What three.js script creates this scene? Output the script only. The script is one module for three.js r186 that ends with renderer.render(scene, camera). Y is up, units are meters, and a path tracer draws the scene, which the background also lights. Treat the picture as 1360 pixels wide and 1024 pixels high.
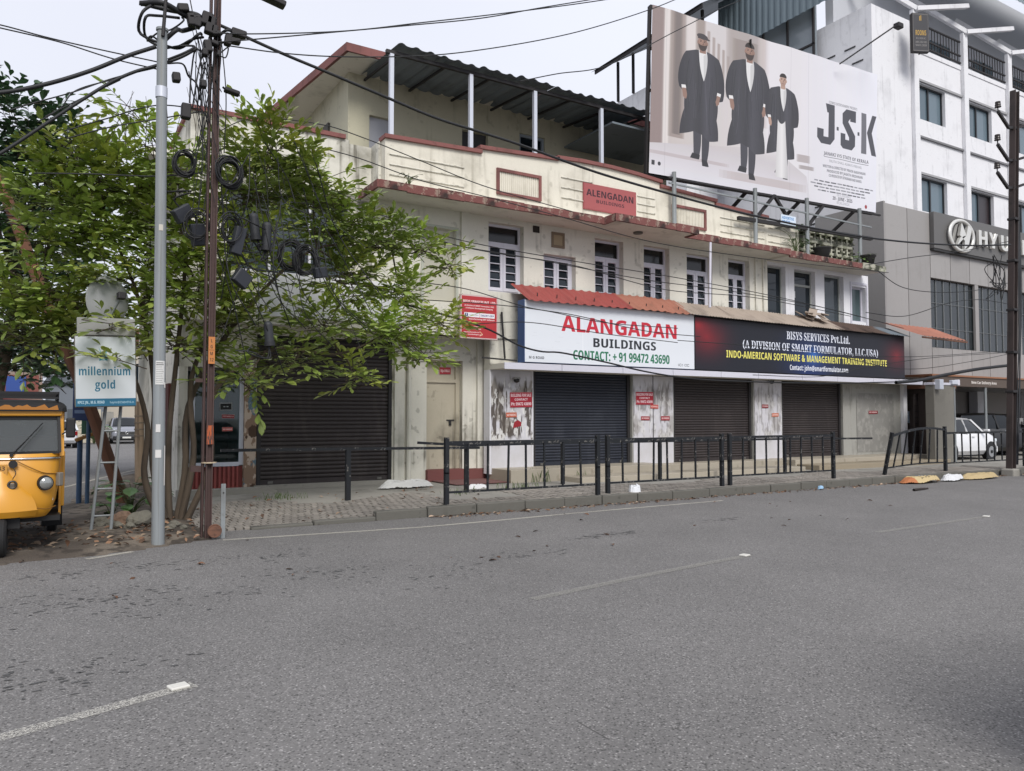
import * as THREE from 'three';
import { mergeGeometries, toCreasedNormals } from 'three/addons/utils/BufferGeometryUtils.js';
import { RoundedBoxGeometry } from 'three/addons/geometries/RoundedBoxGeometry.js';
import { TextGeometry } from 'three/addons/geometries/TextGeometry.js';
import { FontLoader } from 'three/addons/loaders/FontLoader.js';

// ---------------------------------------------------------------- camera, sky, sun, exposure
const scene = new THREE.Scene();
const W0 = 1360, H0 = 1024, FPX = 1023, EYE = 1.6, CAMZ = 15.5;
const pitch = Math.atan((555 - 512) / FPX), yaw = Math.atan((2370 - 680) / FPX * Math.cos(pitch));
const vDir = new THREE.Vector3(Math.cos(yaw) * Math.cos(pitch), Math.sin(pitch), -Math.sin(yaw) * Math.cos(pitch));
const camera = new THREE.PerspectiveCamera(2 * Math.atan(512 / FPX) * 180 / Math.PI, W0 / H0, 0.1, 3000);
camera.position.set(0, EYE, CAMZ);
camera.lookAt(camera.position.clone().add(vDir));
scene.add(camera);
const renderer = new THREE.WebGLRenderer();
renderer.toneMapping = THREE.LinearToneMapping;
renderer.toneMappingExposure = 1.9;
renderer.shadowMap.enabled = true;
{ // overcast sky: pale, faintly blue, soft cloud mottling
  const w = 512, h = 256, d = new Float32Array(w * h * 4);
  for (let j = 0; j < h; j++) for (let i = 0; i < w; i++) {
    const el = (j + .5) / h * Math.PI - Math.PI / 2, az = i / w * Math.PI * 2;
    const n = Math.sin(az * 3 + 1.3 * Math.sin(el * 5)) * .5 + Math.sin(az * 7 - el * 9 + 2) * .3 + Math.sin(az * 13 + el * 21) * .2;
    const L = .452 + .05 * Math.max(0, Math.sin(el)) + .022 * n;
    const k = (j * w + i) * 4; d[k] = L * .95; d[k + 1] = L * .985; d[k + 2] = L * 1.11; d[k + 3] = 1;
  }
  const t = new THREE.DataTexture(d, w, h, THREE.RGBAFormat, THREE.FloatType);
  t.mapping = THREE.EquirectangularReflectionMapping; t.magFilter = t.minFilter = THREE.LinearFilter; t.wrapS = THREE.RepeatWrapping; t.needsUpdate = true;
  scene.background = t; scene.environment = t;
}
const sun = new THREE.DirectionalLight(new THREE.Color(1, .965, .91), 1.5);   // the bright part of the overcast
sun.position.set(2, 34, 36); sun.target.position.set(10, 0, 0);
sun.castShadow = true; sun.shadow.radius = 50; sun.shadow.mapSize.set(4096, 4096);
Object.assign(sun.shadow.camera, { left: -45, right: 45, top: 45, bottom: -45, near: 1, far: 140 });
scene.add(sun, sun.target);

// ---------------------------------------------------------------- helpers
const V = (x, y, z) => new THREE.Vector3(x, y, z);
let seed = 7; const R = () => { seed |= 0; seed = seed + 0x6D2B79F5 | 0; let t = Math.imul(seed ^ seed >>> 15, 1 | seed); t = t + Math.imul(t ^ t >>> 7, 61 | t) ^ t; return ((t ^ t >>> 14) >>> 0) / 4294967296; };
const rr = (a, b) => a + (b - a) * R();
const rAx = V(Math.sin(yaw), 0, Math.cos(yaw)), uAx = rAx.clone().cross(vDir);
const ray = (px, py) => vDir.clone().addScaledVector(rAx, (px - 680) / FPX).addScaledVector(uAx, -(py - 512) / FPX);
const G = (px, py, y = 0) => { const d = ray(px, py); return V(0, EYE, CAMZ).addScaledVector(d, (y - EYE) / d.y); };      // on a level surface
const F = (px, py, z = 0) => { const d = ray(px, py); return V(0, EYE, CAMZ).addScaledVector(d, (z - CAMZ) / d.z); };    // on a plane parallel to the facade
const D = (px, py, t) => V(0, EYE, CAMZ).addScaledVector(ray(px, py), t);                                                // at t metres along the view
const names = {};
const numbered = n => { const k = names[n] = (names[n] ?? -1) + 1; return k ? `${n}_${String(k).padStart(3, '0')}` : n; };
function uvm(g) { // uv in metres from the dominant axis of each face
  const q = g.index ? g.toNonIndexed() : g; q.computeVertexNormals === undefined;
  const p = q.attributes.position, n = p.count, uv = new Float32Array(n * 2), a = V(), b = V(), c = V(), e = V(), f = V();
  for (let i = 0; i < n; i += 3) {
    a.fromBufferAttribute(p, i); b.fromBufferAttribute(p, i + 1); c.fromBufferAttribute(p, i + 2);
    e.subVectors(b, a).cross(f.subVectors(c, a));
    const X = Math.abs(e.x), Y = Math.abs(e.y), Z = Math.abs(e.z);
    [a, b, c].forEach((s, k) => { const j = (i + k) * 2;
      if (Y >= X && Y >= Z) { uv[j] = s.x; uv[j + 1] = s.z; } else if (X >= Z) { uv[j] = s.z; uv[j + 1] = s.y; } else { uv[j] = s.x; uv[j + 1] = s.y; } });
  }
  q.setAttribute('uv', new THREE.BufferAttribute(uv, 2));
  for (const k of Object.keys(q.attributes)) if (!['position', 'normal', 'uv', 'color'].includes(k)) q.deleteAttribute(k);
  return q;
}
const merge = a => { a = (Array.isArray(a) ? a : [a]).map(g => g.index ? g.toNonIndexed() : g); if (a.length === 1) return a[0]; return mergeGeometries(a, false); };
function bx(x0, x1, y0, y1, z0, z1) { const g = new THREE.BoxGeometry(Math.abs(x1 - x0), Math.abs(y1 - y0), Math.abs(z1 - z0)); g.translate((x0 + x1) / 2, (y0 + y1) / 2, (z0 + z1) / 2); return uvm(g); }
function rbx(x0, x1, y0, y1, z0, z1, r = .02, s = 2) { const g = new RoundedBoxGeometry(Math.abs(x1 - x0), Math.abs(y1 - y0), Math.abs(z1 - z0), s, r); g.translate((x0 + x1) / 2, (y0 + y1) / 2, (z0 + z1) / 2); return uvm(g); }
function rod(a, b, r, r2 = r, seg = 8) { const d = b.clone().sub(a), L = d.length(), g = new THREE.CylinderGeometry(r2, r, L, seg, 1); g.translate(0, L / 2, 0); g.applyQuaternion(new THREE.Quaternion().setFromUnitVectors(V(0, 1, 0), d.normalize())); g.translate(a.x, a.y, a.z); return g.toNonIndexed(); }
function bar(a, b, w, h = w) { const d = b.clone().sub(a), L = d.length(), g = new THREE.BoxGeometry(w, L, h); g.translate(0, L / 2, 0); d.normalize();
  const xa = Math.abs(d.y) > .99 ? V(1, 0, 0) : V(0, 1, 0).cross(d).normalize(), za = xa.clone().cross(d).normalize(); const m = new THREE.Matrix4().makeBasis(xa, d, za); m.setPosition(a); g.applyMatrix4(m); return uvm(g); }
function tube(pts, r, seg = 0, rad = 6) { const c = new THREE.CatmullRomCurve3(pts); const g = new THREE.TubeGeometry(c, seg || Math.max(8, pts.length * 4), r, rad, false); return g.toNonIndexed(); }
function taper(pts, r0, r1, seg = 14, rad = 7) { const c = new THREE.CatmullRomCurve3(pts), g = new THREE.TubeGeometry(c, seg, 1, rad, false), p = g.attributes.position, q = V();
  for (let i = 0; i <= seg; i++) { c.getPointAt(i / seg, q); const r = r0 + (r1 - r0) * i / seg; for (let j = 0; j <= rad; j++) { const k = i * (rad + 1) + j; p.setXYZ(k, q.x + (p.getX(k) - q.x) * r, q.y + (p.getY(k) - q.y) * r, q.z + (p.getZ(k) - q.z) * r); } }
  return g.toNonIndexed(); }
function quad(a, b, c, d) { const g = new THREE.BufferGeometry(); g.setAttribute('position', new THREE.Float32BufferAttribute([a, b, c, a, c, d].flatMap(v => [v.x, v.y, v.z]), 3)); g.setAttribute('uv', new THREE.Float32BufferAttribute([0, 0, 1, 0, 1, 1, 0, 0, 1, 1, 0, 1], 2)); g.computeVertexNormals(); return g; } // bl br tr tl, uv 0..1
function prism(pts, z0, z1) { const s = new THREE.Shape(pts.map(p => new THREE.Vector2(p[0], p[1]))); const g = new THREE.ExtrudeGeometry(s, { depth: z1 - z0, bevelEnabled: false }); g.translate(0, 0, z0); return uvm(g); }
function mesh(name, geo, mat, parent = scene) { const m = new THREE.Mesh(merge(geo), mat); m.name = parent === scene ? numbered(name) : name; m.castShadow = m.receiveShadow = true; parent.add(m); return m; }
function tag(o, label, category, group) { o.userData.label = label; o.userData.category = category; if (group) o.userData.group = group; return o; }
function thing(name, label, category, pos = [0, 0, 0], turn = 0, group) { const o = new THREE.Group(); o.name = numbered(name); o.position.set(...pos); o.rotation.y = turn; scene.add(o); return tag(o, label, category, group); }
function struct(o) { o.userData.kind = 'structure'; return o; }

// tileable value noise
function noise2(P, sd) { const g = new Float32Array(P * P); let s = sd * 9301 + 49297; for (let i = 0; i < P * P; i++) { s = (s * 1664525 + 1013904223) >>> 0; g[i] = s / 4294967296; }
  return (x, y) => { x *= P; y *= P; const xi = Math.floor(x), yi = Math.floor(y), fx = x - xi, fy = y - yi, u = fx * fx * (3 - 2 * fx), v = fy * fy * (3 - 2 * fy), X = ((xi % P) + P) % P, Y = ((yi % P) + P) % P, X1 = (X + 1) % P, Y1 = (Y + 1) % P; const a = g[Y * P + X], b = g[Y * P + X1], c = g[Y1 * P + X], d = g[Y1 * P + X1]; return a + (b - a) * u + (c - a) * v + (a - b - c + d) * u * v; }; }
function fbm(P, oct, sd) { const ns = []; for (let i = 0; i < oct; i++) ns.push(noise2(P << i, sd + i * 17)); return (x, y) => { let s = 0, a = .5, t = 0; for (const n of ns) { s += a * n(x, y); t += a; a *= .5; } return s / t; }; }
const sm = (a, b, x) => { const t = Math.min(1, Math.max(0, (x - a) / (b - a))); return t * t * (3 - 2 * t); };
const lin = h => { const c = new THREE.Color(h); return [c.r, c.g, c.b]; };
const mix = (a, b, t) => [a[0] + (b[0] - a[0]) * t, a[1] + (b[1] - a[1]) * t, a[2] + (b[2] - a[2]) * t];
const enc = v => { v = Math.min(1, Math.max(0, v)); return 255 * (v <= .0031308 ? 12.92 * v : 1.055 * v ** (1 / 2.4) - .055); };
function tex(w, h, fn, repX = 1, repY = 1) { // fn(u,v) -> linear rgb
  const d = new Uint8Array(w * h * 4); for (let j = 0; j < h; j++) for (let i = 0; i < w; i++) { const c = fn((i + .5) / w, (j + .5) / h), k = (j * w + i) * 4; d[k] = enc(c[0]); d[k + 1] = enc(c[1]); d[k + 2] = enc(c[2]); d[k + 3] = c[3] === undefined ? 255 : c[3] * 255; }
  const t = new THREE.DataTexture(d, w, h); t.colorSpace = THREE.SRGBColorSpace; t.wrapS = t.wrapT = THREE.RepeatWrapping; t.magFilter = THREE.LinearFilter; t.minFilter = THREE.LinearMipmapLinearFilter; t.generateMipmaps = true; t.repeat.set(repX, repY); t.needsUpdate = true; return t; }
function gtex(w, h, fn, repX = 1, repY = 1) { const t = tex(w, h, (u, v) => { const g = fn(u, v); return [g, g, g]; }, repX, repY); t.colorSpace = THREE.NoColorSpace; return t; }
function canvasTex(w, h, draw) { const c = document.createElement('canvas'); c.width = w; c.height = h; draw(c.getContext('2d'), w, h); const t = new THREE.CanvasTexture(c); t.colorSpace = THREE.SRGBColorSpace; t.magFilter = THREE.LinearFilter; return t; }
const M = (color, roughness = .8, o = {}) => new THREE.MeshStandardMaterial({ color, roughness, side: THREE.DoubleSide, ...o });
const fit = (g, s, x, y, w) => { const m = g.measureText(s).width; g.save(); g.translate(x, y); g.scale(w / m, 1); g.fillText(s, 0, 0); g.restore(); };   // lettering drawn to a given width
// ---------------------------------------------------------------- materials
const lut = (fn, N = 512) => { const a = new Float32Array(N * N); for (let j = 0; j < N; j++) for (let i = 0; i < N; i++) a[j * N + i] = fn(i / N, j / N); return (x, y) => { x = (x - Math.floor(x)) * N; y = (y - Math.floor(y)) * N; const i = Math.floor(x), j = Math.floor(y), fx = x - i, fy = y - j, i0 = i % N, j0 = j % N, i1 = (i0 + 1) % N, j1 = (j0 + 1) % N, p = a[j0 * N + i0], q = a[j0 * N + i1], r = a[j1 * N + i0], s = a[j1 * N + i1]; return p + (q - p) * fx + (r - p) * fy + (p - q - r + s) * fx * fy; }; };
const nA = lut(fbm(4, 6, 3)), nB = lut(fbm(8, 5, 11)), nC = lut(fbm(16, 4, 29)), nF = lut(noise2(256, 5)), nG = noise2(512, 8), nS = lut(noise2(128, 77));
const paintTex = (base, dirt, amt, streak = .5, sd = 0) => tex(512, 512, (u, v) => {
  const m = nA(u + sd, v), st = nB(u * 3 + sd, v * .15 + .3), sp = nC(u + .3, v + sd), f = nF(u, v);
  let t = amt * (sm(.5, .78, m) * .7 + streak * sm(.58, .85, st) * sm(.35, .6, m) + .35 * sm(.72, .8, sp)); const c = mix(lin(base), lin(dirt), Math.min(.85, t)); const k = .96 + .08 * f * (.5 + m); return [c[0] * k, c[1] * k, c[2] * k]; }, 1 / 3.1, 1 / 3.1);
const bumpFine = gtex(256, 256, (u, v) => .5 * nC(u, v) + .5 * nF(u, v), 1 / .9, 1 / .9);
const cream = M(0xffffff, .88, { map: paintTex('#d2cfc4', '#77756a', .85), bumpMap: bumpFine, bumpScale: .004 });
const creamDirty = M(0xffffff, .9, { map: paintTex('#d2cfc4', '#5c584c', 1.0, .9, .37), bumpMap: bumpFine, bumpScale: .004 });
const creamParapet = M(0xffffff, .88, { map: paintTex('#d6d1c3', '#7f7868', .55, .9, .61), bumpMap: bumpFine, bumpScale: .004 });
const whiteWall = M(0xffffff, .85, { map: paintTex('#dedee2', '#9a9a9c', .4, .6, .2), bumpMap: bumpFine, bumpScale: .003 });
const whiteTower = M(0xffffff, .85, { map: paintTex('#dcdcdf', '#97979a', .45, .9, .8) });
const soffitMat = M(0xffffff, .9, { map: paintTex('#d2cfc4', '#77756a', .7, 0, .5) });
const conc = M(0xffffff, .92, { map: paintTex('#8d8a83', '#4c4a45', .9, 0, .15), bumpMap: bumpFine, bumpScale: .006 });
const kerbMat = M(0xffffff, .93, { map: paintTex('#5f5d57', '#292823', 1.1, .2, .44), bumpMap: bumpFine, bumpScale: .012 });
const redPaint = M(0xffffff, .8, { map: paintTex('#7e4f4b', '#462d2a', .8, .7, .33), bumpMap: bumpFine, bumpScale: .003 });
const redPlaque = M(0x9a5152, .75);
const ledgeRed = M(0xffffff, .93, { map: tex(512, 512, (u, v) => { const m = nA(u * 2, v * 2), s = nC(u * 2 + .2, v * 2), f = nF(u * 2, v * 2); let c = mix(lin('#754a46'), lin('#382b28'), sm(.4, .66, m)); c = mix(c, lin('#a39384'), .55 * sm(.6, .72, s)); const k = .8 + .4 * f; return [c[0] * k, c[1] * k, c[2] * k]; }, 1 / 2.3, 1 / 2.3), bumpMap: bumpFine, bumpScale: .02 });
const mossy = M(0xffffff, .95, { map: tex(512, 512, (u, v) => { const m = nB(u, v), s = nC(u + .6, v); let c = mix(lin('#a9a899'), lin('#3d3f35'), sm(.4, .62, m)); return mix(c, lin('#56603c'), .5 * sm(.6, .72, s)); }, 1 / 1.7, 1 / 1.7), bumpMap: bumpFine, bumpScale: .015 });
const dustTex = (base, dust, sd) => tex(512, 512, (u, v) => { const a = nA(u + sd, v), b = nB(u * 2, v * .4 + sd), f = nF(u, v); const c = mix(lin(base), lin(dust), .55 * sm(.5, .75, a) + .35 * sm(.6, .8, b)); const k = .88 + .24 * f; return [c[0] * k, c[1] * k, c[2] * k]; }, 1 / 3.3, 1 / 3.3);
const shutterMat = M(0xffffff, .55, { metalness: .25, map: dustTex('#352f2f', '#4d4644', .2) });
const shutterNavy = M(0xffffff, .55, { metalness: .25, map: dustTex('#282c36', '#41444c', .6) });
const blackSteel = M(0xffffff, .55, { metalness: .3, map: tex(256, 256, (u, v) => { const s = nC(u, v); return mix(lin('#1e2125'), lin('#77746f'), .8 * sm(.72, .78, s)); }, 1 / .8, 1 / .8) });
const cableBlack = M(0x16171a, .6), cableGrey = M(0x2b2d31, .6);
const galv = M(0xffffff, .55, { metalness: .25, map: paintTex('#8b9092', '#62625e', .7, 1, .9) });
const brownSteel = M(0xffffff, .7, { metalness: .2, map: paintTex('#4c3a37', '#2b211f', .9, .8, .7), bumpMap: bumpFine, bumpScale: .006 });
const darkSteel = M(0x2e2c2d, .65, { metalness: .3 });
const whiteFrame = M(0xc9c8d2, .6), whiteMetal = M(0xc4c8d2, .45, { metalness: .2 });
const glassDark = M(0x0d0f12, .12), glassTint = M(0x1b242b, .06, { metalness: .1 }), glassBlue = M(0x3b4348, .1), glassPane = new THREE.MeshPhysicalMaterial({ color: 0xcfdedd, roughness: .03, transmission: 1, thickness: 0, side: THREE.DoubleSide });
const barkMat = M(0xffffff, .95, { map: paintTex('#564b3f', '#2a241e', 1, 1, .3), bumpMap: bumpFine, bumpScale: .02 });
const woodBrown = M(0xffffff, .9, { map: paintTex('#6d4a38', '#38241b', 1, 1, .2), bumpMap: bumpFine, bumpScale: .01 });
const cladTex = (c, sd) => M(0xffffff, .5, { map: paintTex(c, '#77746f', .35, 1, sd) }), cladA = cladTex('#908d8b', .11), cladB = cladTex('#979492', .53), cladDark = M(0x5f5e5d, .55);
const chrome = M(0xd8d8d8, .18, { metalness: 1 }), rubber = M(0x1a1a1b, .85), rust = M(0xffffff, .85, { map: paintTex('#6b4a3a', '#33251f', 1, .5, .1) });
const sheetRed = M(0xffffff, .6, { map: paintTex('#964a45', '#66332f', .8, .4, .25) }), sheetOrange = M(0xffffff, .7, { map: paintTex('#a06a58', '#74503f', .9, .4, .66) }), sheetBeige = M(0xffffff, .9, { map: paintTex('#a3968a', '#6a6058', 1, .3, .48) }), sheetRust = M(0xffffff, .9, { map: paintTex('#57473f', '#241d1a', 1, .3, .12) });
const sheetGrey = M(0xffffff, .6, { metalness: .1, map: paintTex('#6d767d', '#464b4f', .8, .4, .52) }), sheetBlue = M(0x66737a, .55, { metalness: .2 });

// ---------------------------------------------------------------- ground, road
const cellH = (() => { const N = 1024, a = new Float32Array(N * N); let s = 12345; for (let i = 0; i < N * N; i++) { s = (s * 1664525 + 1013904223) >>> 0; a[i] = s / 4294967296; } return (u, v, n) => a[((Math.floor(v * n) + 3 * n) % N) * N + (Math.floor(u * n) + 3 * n) % N]; })();
const asphaltTex = tex(1536, 1536, (u, v) => { // 5 m tile: stones of 5 to 12 mm in worn bitumen, ravelled flecks
  const c = nA(u, v), m = nB(u + .1, v), g = nG(u * 2, v * 2), f = nF(u * 2, v * 2), h = cellH(u, v, 512), h2 = cellH(u + .3, v + .7, 640);
  let L = .15 + .05 * (c - .5) + .025 * (m - .5); L *= .64 + .40 * g + .32 * f; if (h > .93) L += .07 + .13 * (h - .93) / .07 * f; if (h2 > .978) L += .13; if (h < .09) L *= .45;
    return [L * 1.035, L * .995, L * .965]; }, 1 / 5, 1 / 5);
const asphaltBump = gtex(1024, 1024, (u, v) => .6 * nG(u, v) + .4 * nF(u * 2, v * 2), 1 / 1.6, 1 / 1.6);
const roadMat = M(0xffffff, .82, { map: asphaltTex, bumpMap: asphaltBump, bumpScale: .008 });
{
  const xs = [-700, -250, -90, -40], zs = [-700, -250, -110, -70]; for (let x = -20; x <= 50; x += .35) xs.push(x); for (let z = -50; z < -6; z += 1.5) zs.push(z); for (let z = -6; z <= 20; z += .25) zs.push(z); xs.push(70, 120, 300, 700); zs.push(30, 60, 200, 700);
  const pos = [], uv = [], idx = [];
  zs.forEach(z => xs.forEach(x => { pos.push(x, 0, z); uv.push(x, z); }));
  const nx = xs.length; for (let j = 0; j < zs.length - 1; j++) for (let i = 0; i < nx - 1; i++) { const a = j * nx + i; idx.push(a, a + nx, a + 1, a + 1, a + nx, a + nx + 1); }
  const g = new THREE.BufferGeometry(); g.setAttribute('position', new THREE.Float32BufferAttribute(pos, 3)); g.setAttribute('uv', new THREE.Float32BufferAttribute(uv, 2)); g.setIndex(idx); g.computeVertexNormals();
  struct(mesh('road', g, roadMat));
}
{ // ravelled flecks where the top of the bitumen has worn away, in the patches the photograph shows
  const sh = new THREE.Shape(); for (let i = 0; i < 9; i++) { const a = i / 9 * 6.283, r = .5 + .5 * R(); i ? sh.lineTo(Math.cos(a) * r, Math.sin(a) * r) : sh.moveTo(r, 0); } const g = new THREE.ShapeGeometry(sh); g.rotateX(-Math.PI / 2); const L = []; for (const [px, py, sx, sz, n] of [[90, 795, 1.0, .5, 60], [200, 800, 1.2, .7, 70], [430, 760, 1.0, .5, 60], [350, 740, 1.4, .4, 70], [60, 900, .6, .5, 40], [120, 885, .5, .4, 24], [810, 710, .8, .14, 90], [680, 740, 1.2, .3, 50], [960, 690, .9, .15, 40], [150, 755, 1.2, .4, 70], [560, 770, 1.0, .5, 30]]) { const c = G(px, py); for (let i = 0; i < n; i++) { const a = rr(-1, 1) + rr(-1, 1), b = rr(-1, 1) + rr(-1, 1); L.push([c.x + a * sx * .5 + b * .2, c.z + b * sz * .5 - a * .06, rr(.012, .05) * (R() < .1 ? 2 : 1), rr(.008, .02)]); } }
  const im = new THREE.InstancedMesh(g, M(0xffffff, .9), L.length), q = new THREE.Quaternion(), m = new THREE.Matrix4(), c = new THREE.Color(); L.forEach(([x, z, a, b], i) => { q.setFromEuler(new THREE.Euler(0, rr(-.5, .5), 0)); m.compose(V(x, .003, z), q, V(a, 1, b)); im.setMatrixAt(i, m); const k = rr(.05, .085); im.setColorAt(i, c.setRGB(k, k, k)); }); im.name = numbered('bitumen_flecks'); im.userData = { label: 'dark ravelled flecks in the worn road surface', category: 'road wear', kind: 'stuff' }; im.receiveShadow = true; scene.add(im); }
// painted markings: worn thermoplastic
const wornAlpha = gtex(1024, 64, (u, v) => { const e = Math.min(v, 1 - v) * 4; const n = nG(u * 4, v * .3) * .55 + nF(u * 6, v * .5) * .45; return n > .53 + .25 * (1 - sm(0, .5, e)) ? 1 : 0; });
const paintMat = M(0xb9b6ae, .8, { alphaMap: wornAlpha, alphaTest: .5, transparent: true }), paintFaint = M(0x918f89, .85, { alphaMap: gtex(1024, 64, (u, v) => nG(u * 4, v * .3) * .6 + nF(u * 5, v * .5) * .4 > .5 ? 1 : 0), alphaTest: .5, transparent: true }), paintSolid = M(0xaaa69c, .8, { alphaMap: gtex(512, 64, (u, v) => (nC(u, v * .3) * .5 + nF(u * 2, v) * .5) > .40 ? 1 : 0), alphaTest: .5, transparent: true });
function strip(pts, w, y, mat, name, label, cat, group) { // a ribbon along ground points
  const pos = [], uv = [], idx = []; let L = 0; pts.forEach((p, i) => { const a = pts[Math.max(0, i - 1)], b = pts[Math.min(pts.length - 1, i + 1)], d = b.clone().sub(a).setY(0).normalize(), n = V(-d.z, 0, d.x); if (i) L += p.distanceTo(pts[i - 1]); pos.push(p.x + n.x * w / 2, y, p.z + n.z * w / 2, p.x - n.x * w / 2, y, p.z - n.z * w / 2); uv.push(L / 6, 0, L / 6, 1); if (i) { const k = i * 2; idx.push(k - 2, k - 1, k, k, k - 1, k + 1); } });
  const g = new THREE.BufferGeometry(); g.setAttribute('position', new THREE.Float32BufferAttribute(pos, 3)); g.setAttribute('uv', new THREE.Float32BufferAttribute(uv, 2)); g.setIndex(idx); g.computeVertexNormals(); return struct(mesh(name, g, mat)); }
strip([V(-3, 0, 11.7), V(-.16, 0, 10.82), V(.8, 0, 10.5)], .12, .004, paintMat, 'lane_dash');
strip([V(3.71, 0, 9.72), V(5.4, 0, 9.42), V(7.04, 0, 9.2)], .11, .004, paintFaint, 'lane_dash');
strip([V(10.0, 0, 8.87), V(13.1, 0, 8.74)], .11, .004, paintFaint, 'lane_dash');
strip([G(115, 743), G(176, 733)], .09, .004, paintSolid, 'edge_line');
strip([G(296, 717.5), G(420, 709.5), G(560, 700.4), G(660, 691.5), G(760, 682), G(870, 672.5), G(960, 665)], .085, .004, paintSolid, 'edge_line');
strip([G(60, 655), G(82, 648), G(130, 636), G(185, 623), G(210, 617)], .1, .004, paintSolid, 'edge_line');
[[237, 914], [989, 738.5], [1310, 686.5]].forEach(([a, b]) => { const p = G(a, b), t = thing('road_stud', 'small white raised reflector stud at the end of a worn lane dash', 'road stud', [p.x, .002, p.z], .22, 'reflector studs on the lane line'); mesh('body', rbx(-.055, .055, 0, .018, -.045, .045, .008), M(0xc9c7c0, .5), t); mesh('reflector', bx(.0555, .058, .004, .014, -.03, .03), M(0x3a3632, .3), t); });

// ---------------------------------------------------------------- pavement, kerb, pavers, dirt corner
const KZ = 4.06;
const padH = (x, z) => .03 + .135 * Math.max(sm(3.3, 5.6, x), sm(3.0, .9, z) * sm(1.6, 3.2, x));
{
  const xs = [], zs = []; for (let x = 1.9; x <= 60; x += x < 10 ? .16 : 1) xs.push(x); for (let z = -1.4; z <= KZ - .11; z += .16) zs.push(z); zs.push(KZ - .1);
  const pos = [], idx = [], uv = []; zs.forEach(z => xs.forEach(x => { pos.push(x, padH(x, z) - .012, z); uv.push(x, z); })); const nx = xs.length;
  for (let j = 0; j < zs.length - 1; j++) for (let i = 0; i < nx - 1; i++) { const a = j * nx + i; idx.push(a, a + nx, a + 1, a + 1, a + nx, a + nx + 1); }
  const g = new THREE.BufferGeometry(); g.setAttribute('position', new THREE.Float32BufferAttribute(pos, 3)); g.setAttribute('uv', new THREE.Float32BufferAttribute(uv, 2)); g.setIndex(idx); g.computeVertexNormals();
  const pv = struct(mesh('pavement', g, conc)); 
  // paving bricks, real pieces too small to tell one from the next
  const bw = .115, bd = .215, L = []; for (let x = 1.95; x < 24; x += bw) for (let k = 0, z = 1.35; z < KZ - .12; z += bd, k++) { const xx = x + (k % 2) * bw / 2 + rr(-.004, .004), edge = 1.9 + .35 * Math.sin(x * 1.7) - .25 * sm(6, 3, x); if (z < edge + (x > 9 ? .6 : 0) || (x > 6.2 && x < 7.6 && z < 3.3)) continue; L.push([xx, z]); }
  const bg = new RoundedBoxGeometry(bw - .02, .05, bd - .02, 1, .006), im = new THREE.InstancedMesh(bg, M(0xffffff, .9, { bumpMap: bumpFine, bumpScale: .004 }), L.length), m4 = new THREE.Matrix4(), q = new THREE.Quaternion(), cc = new THREE.Color();
  L.forEach(([x, z], i) => { const h = padH(x, z); q.setFromEuler(new THREE.Euler(rr(-.02, .02), rr(-.03, .03), Math.atan2(padH(x + .1, z) - padH(x - .1, z), .2) + rr(-.02, .02))); m4.compose(V(x, h - .022 + rr(-.004, .004), z), q, V(1, 1, 1)); im.setMatrixAt(i, m4); const s = nA(x / 7, z / 7), t = rr(.8, 1.12) * (.55 + .75 * s); cc.setRGB(.255 * t, .232 * t, .205 * t); im.setColorAt(i, cc); });
  im.name = 'paving_bricks'; im.userData.kind = 'stuff'; im.castShadow = im.receiveShadow = true; pv.add(im);
}
{ // kerb of separate concrete blocks
  const k = new THREE.Group(); k.name = numbered('kerb'); scene.add(k); struct(k);
  let x = 2.55; while (x < 26) { const L = rr(.82, 1.05), top = .165 + rr(-.006, .006), t = sm(3.3, 5.6, x + L / 2), h = .03 + .135 * t; const dz = rr(-.012, .012); const b = mesh('kerb_block', rbx(x, x + L - .012, -.08, Math.min(top, h + .012), KZ - .1 + dz, KZ + .06 + dz, .022), kerbMat, k); b.rotation.x = 0; x += L; }
}
const dirtMat = M(0xffffff, .97, { map: tex(1024, 1024, (u, v) => { const a = nA(u, v), b = nC(u, v), g = nF(u * 2, v * 2); let c = mix(lin('#4d453d'), lin('#7c7266'), sm(.35, .7, a)); c = mix(c, lin('#2e2822'), .7 * sm(.55, .7, b)); const k = .75 + .5 * g; return [c[0] * k, c[1] * k, c[2] * k]; }, 1 / 2.6, 1 / 2.6), bumpMap: bumpFine, bumpScale: .03 });
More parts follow.
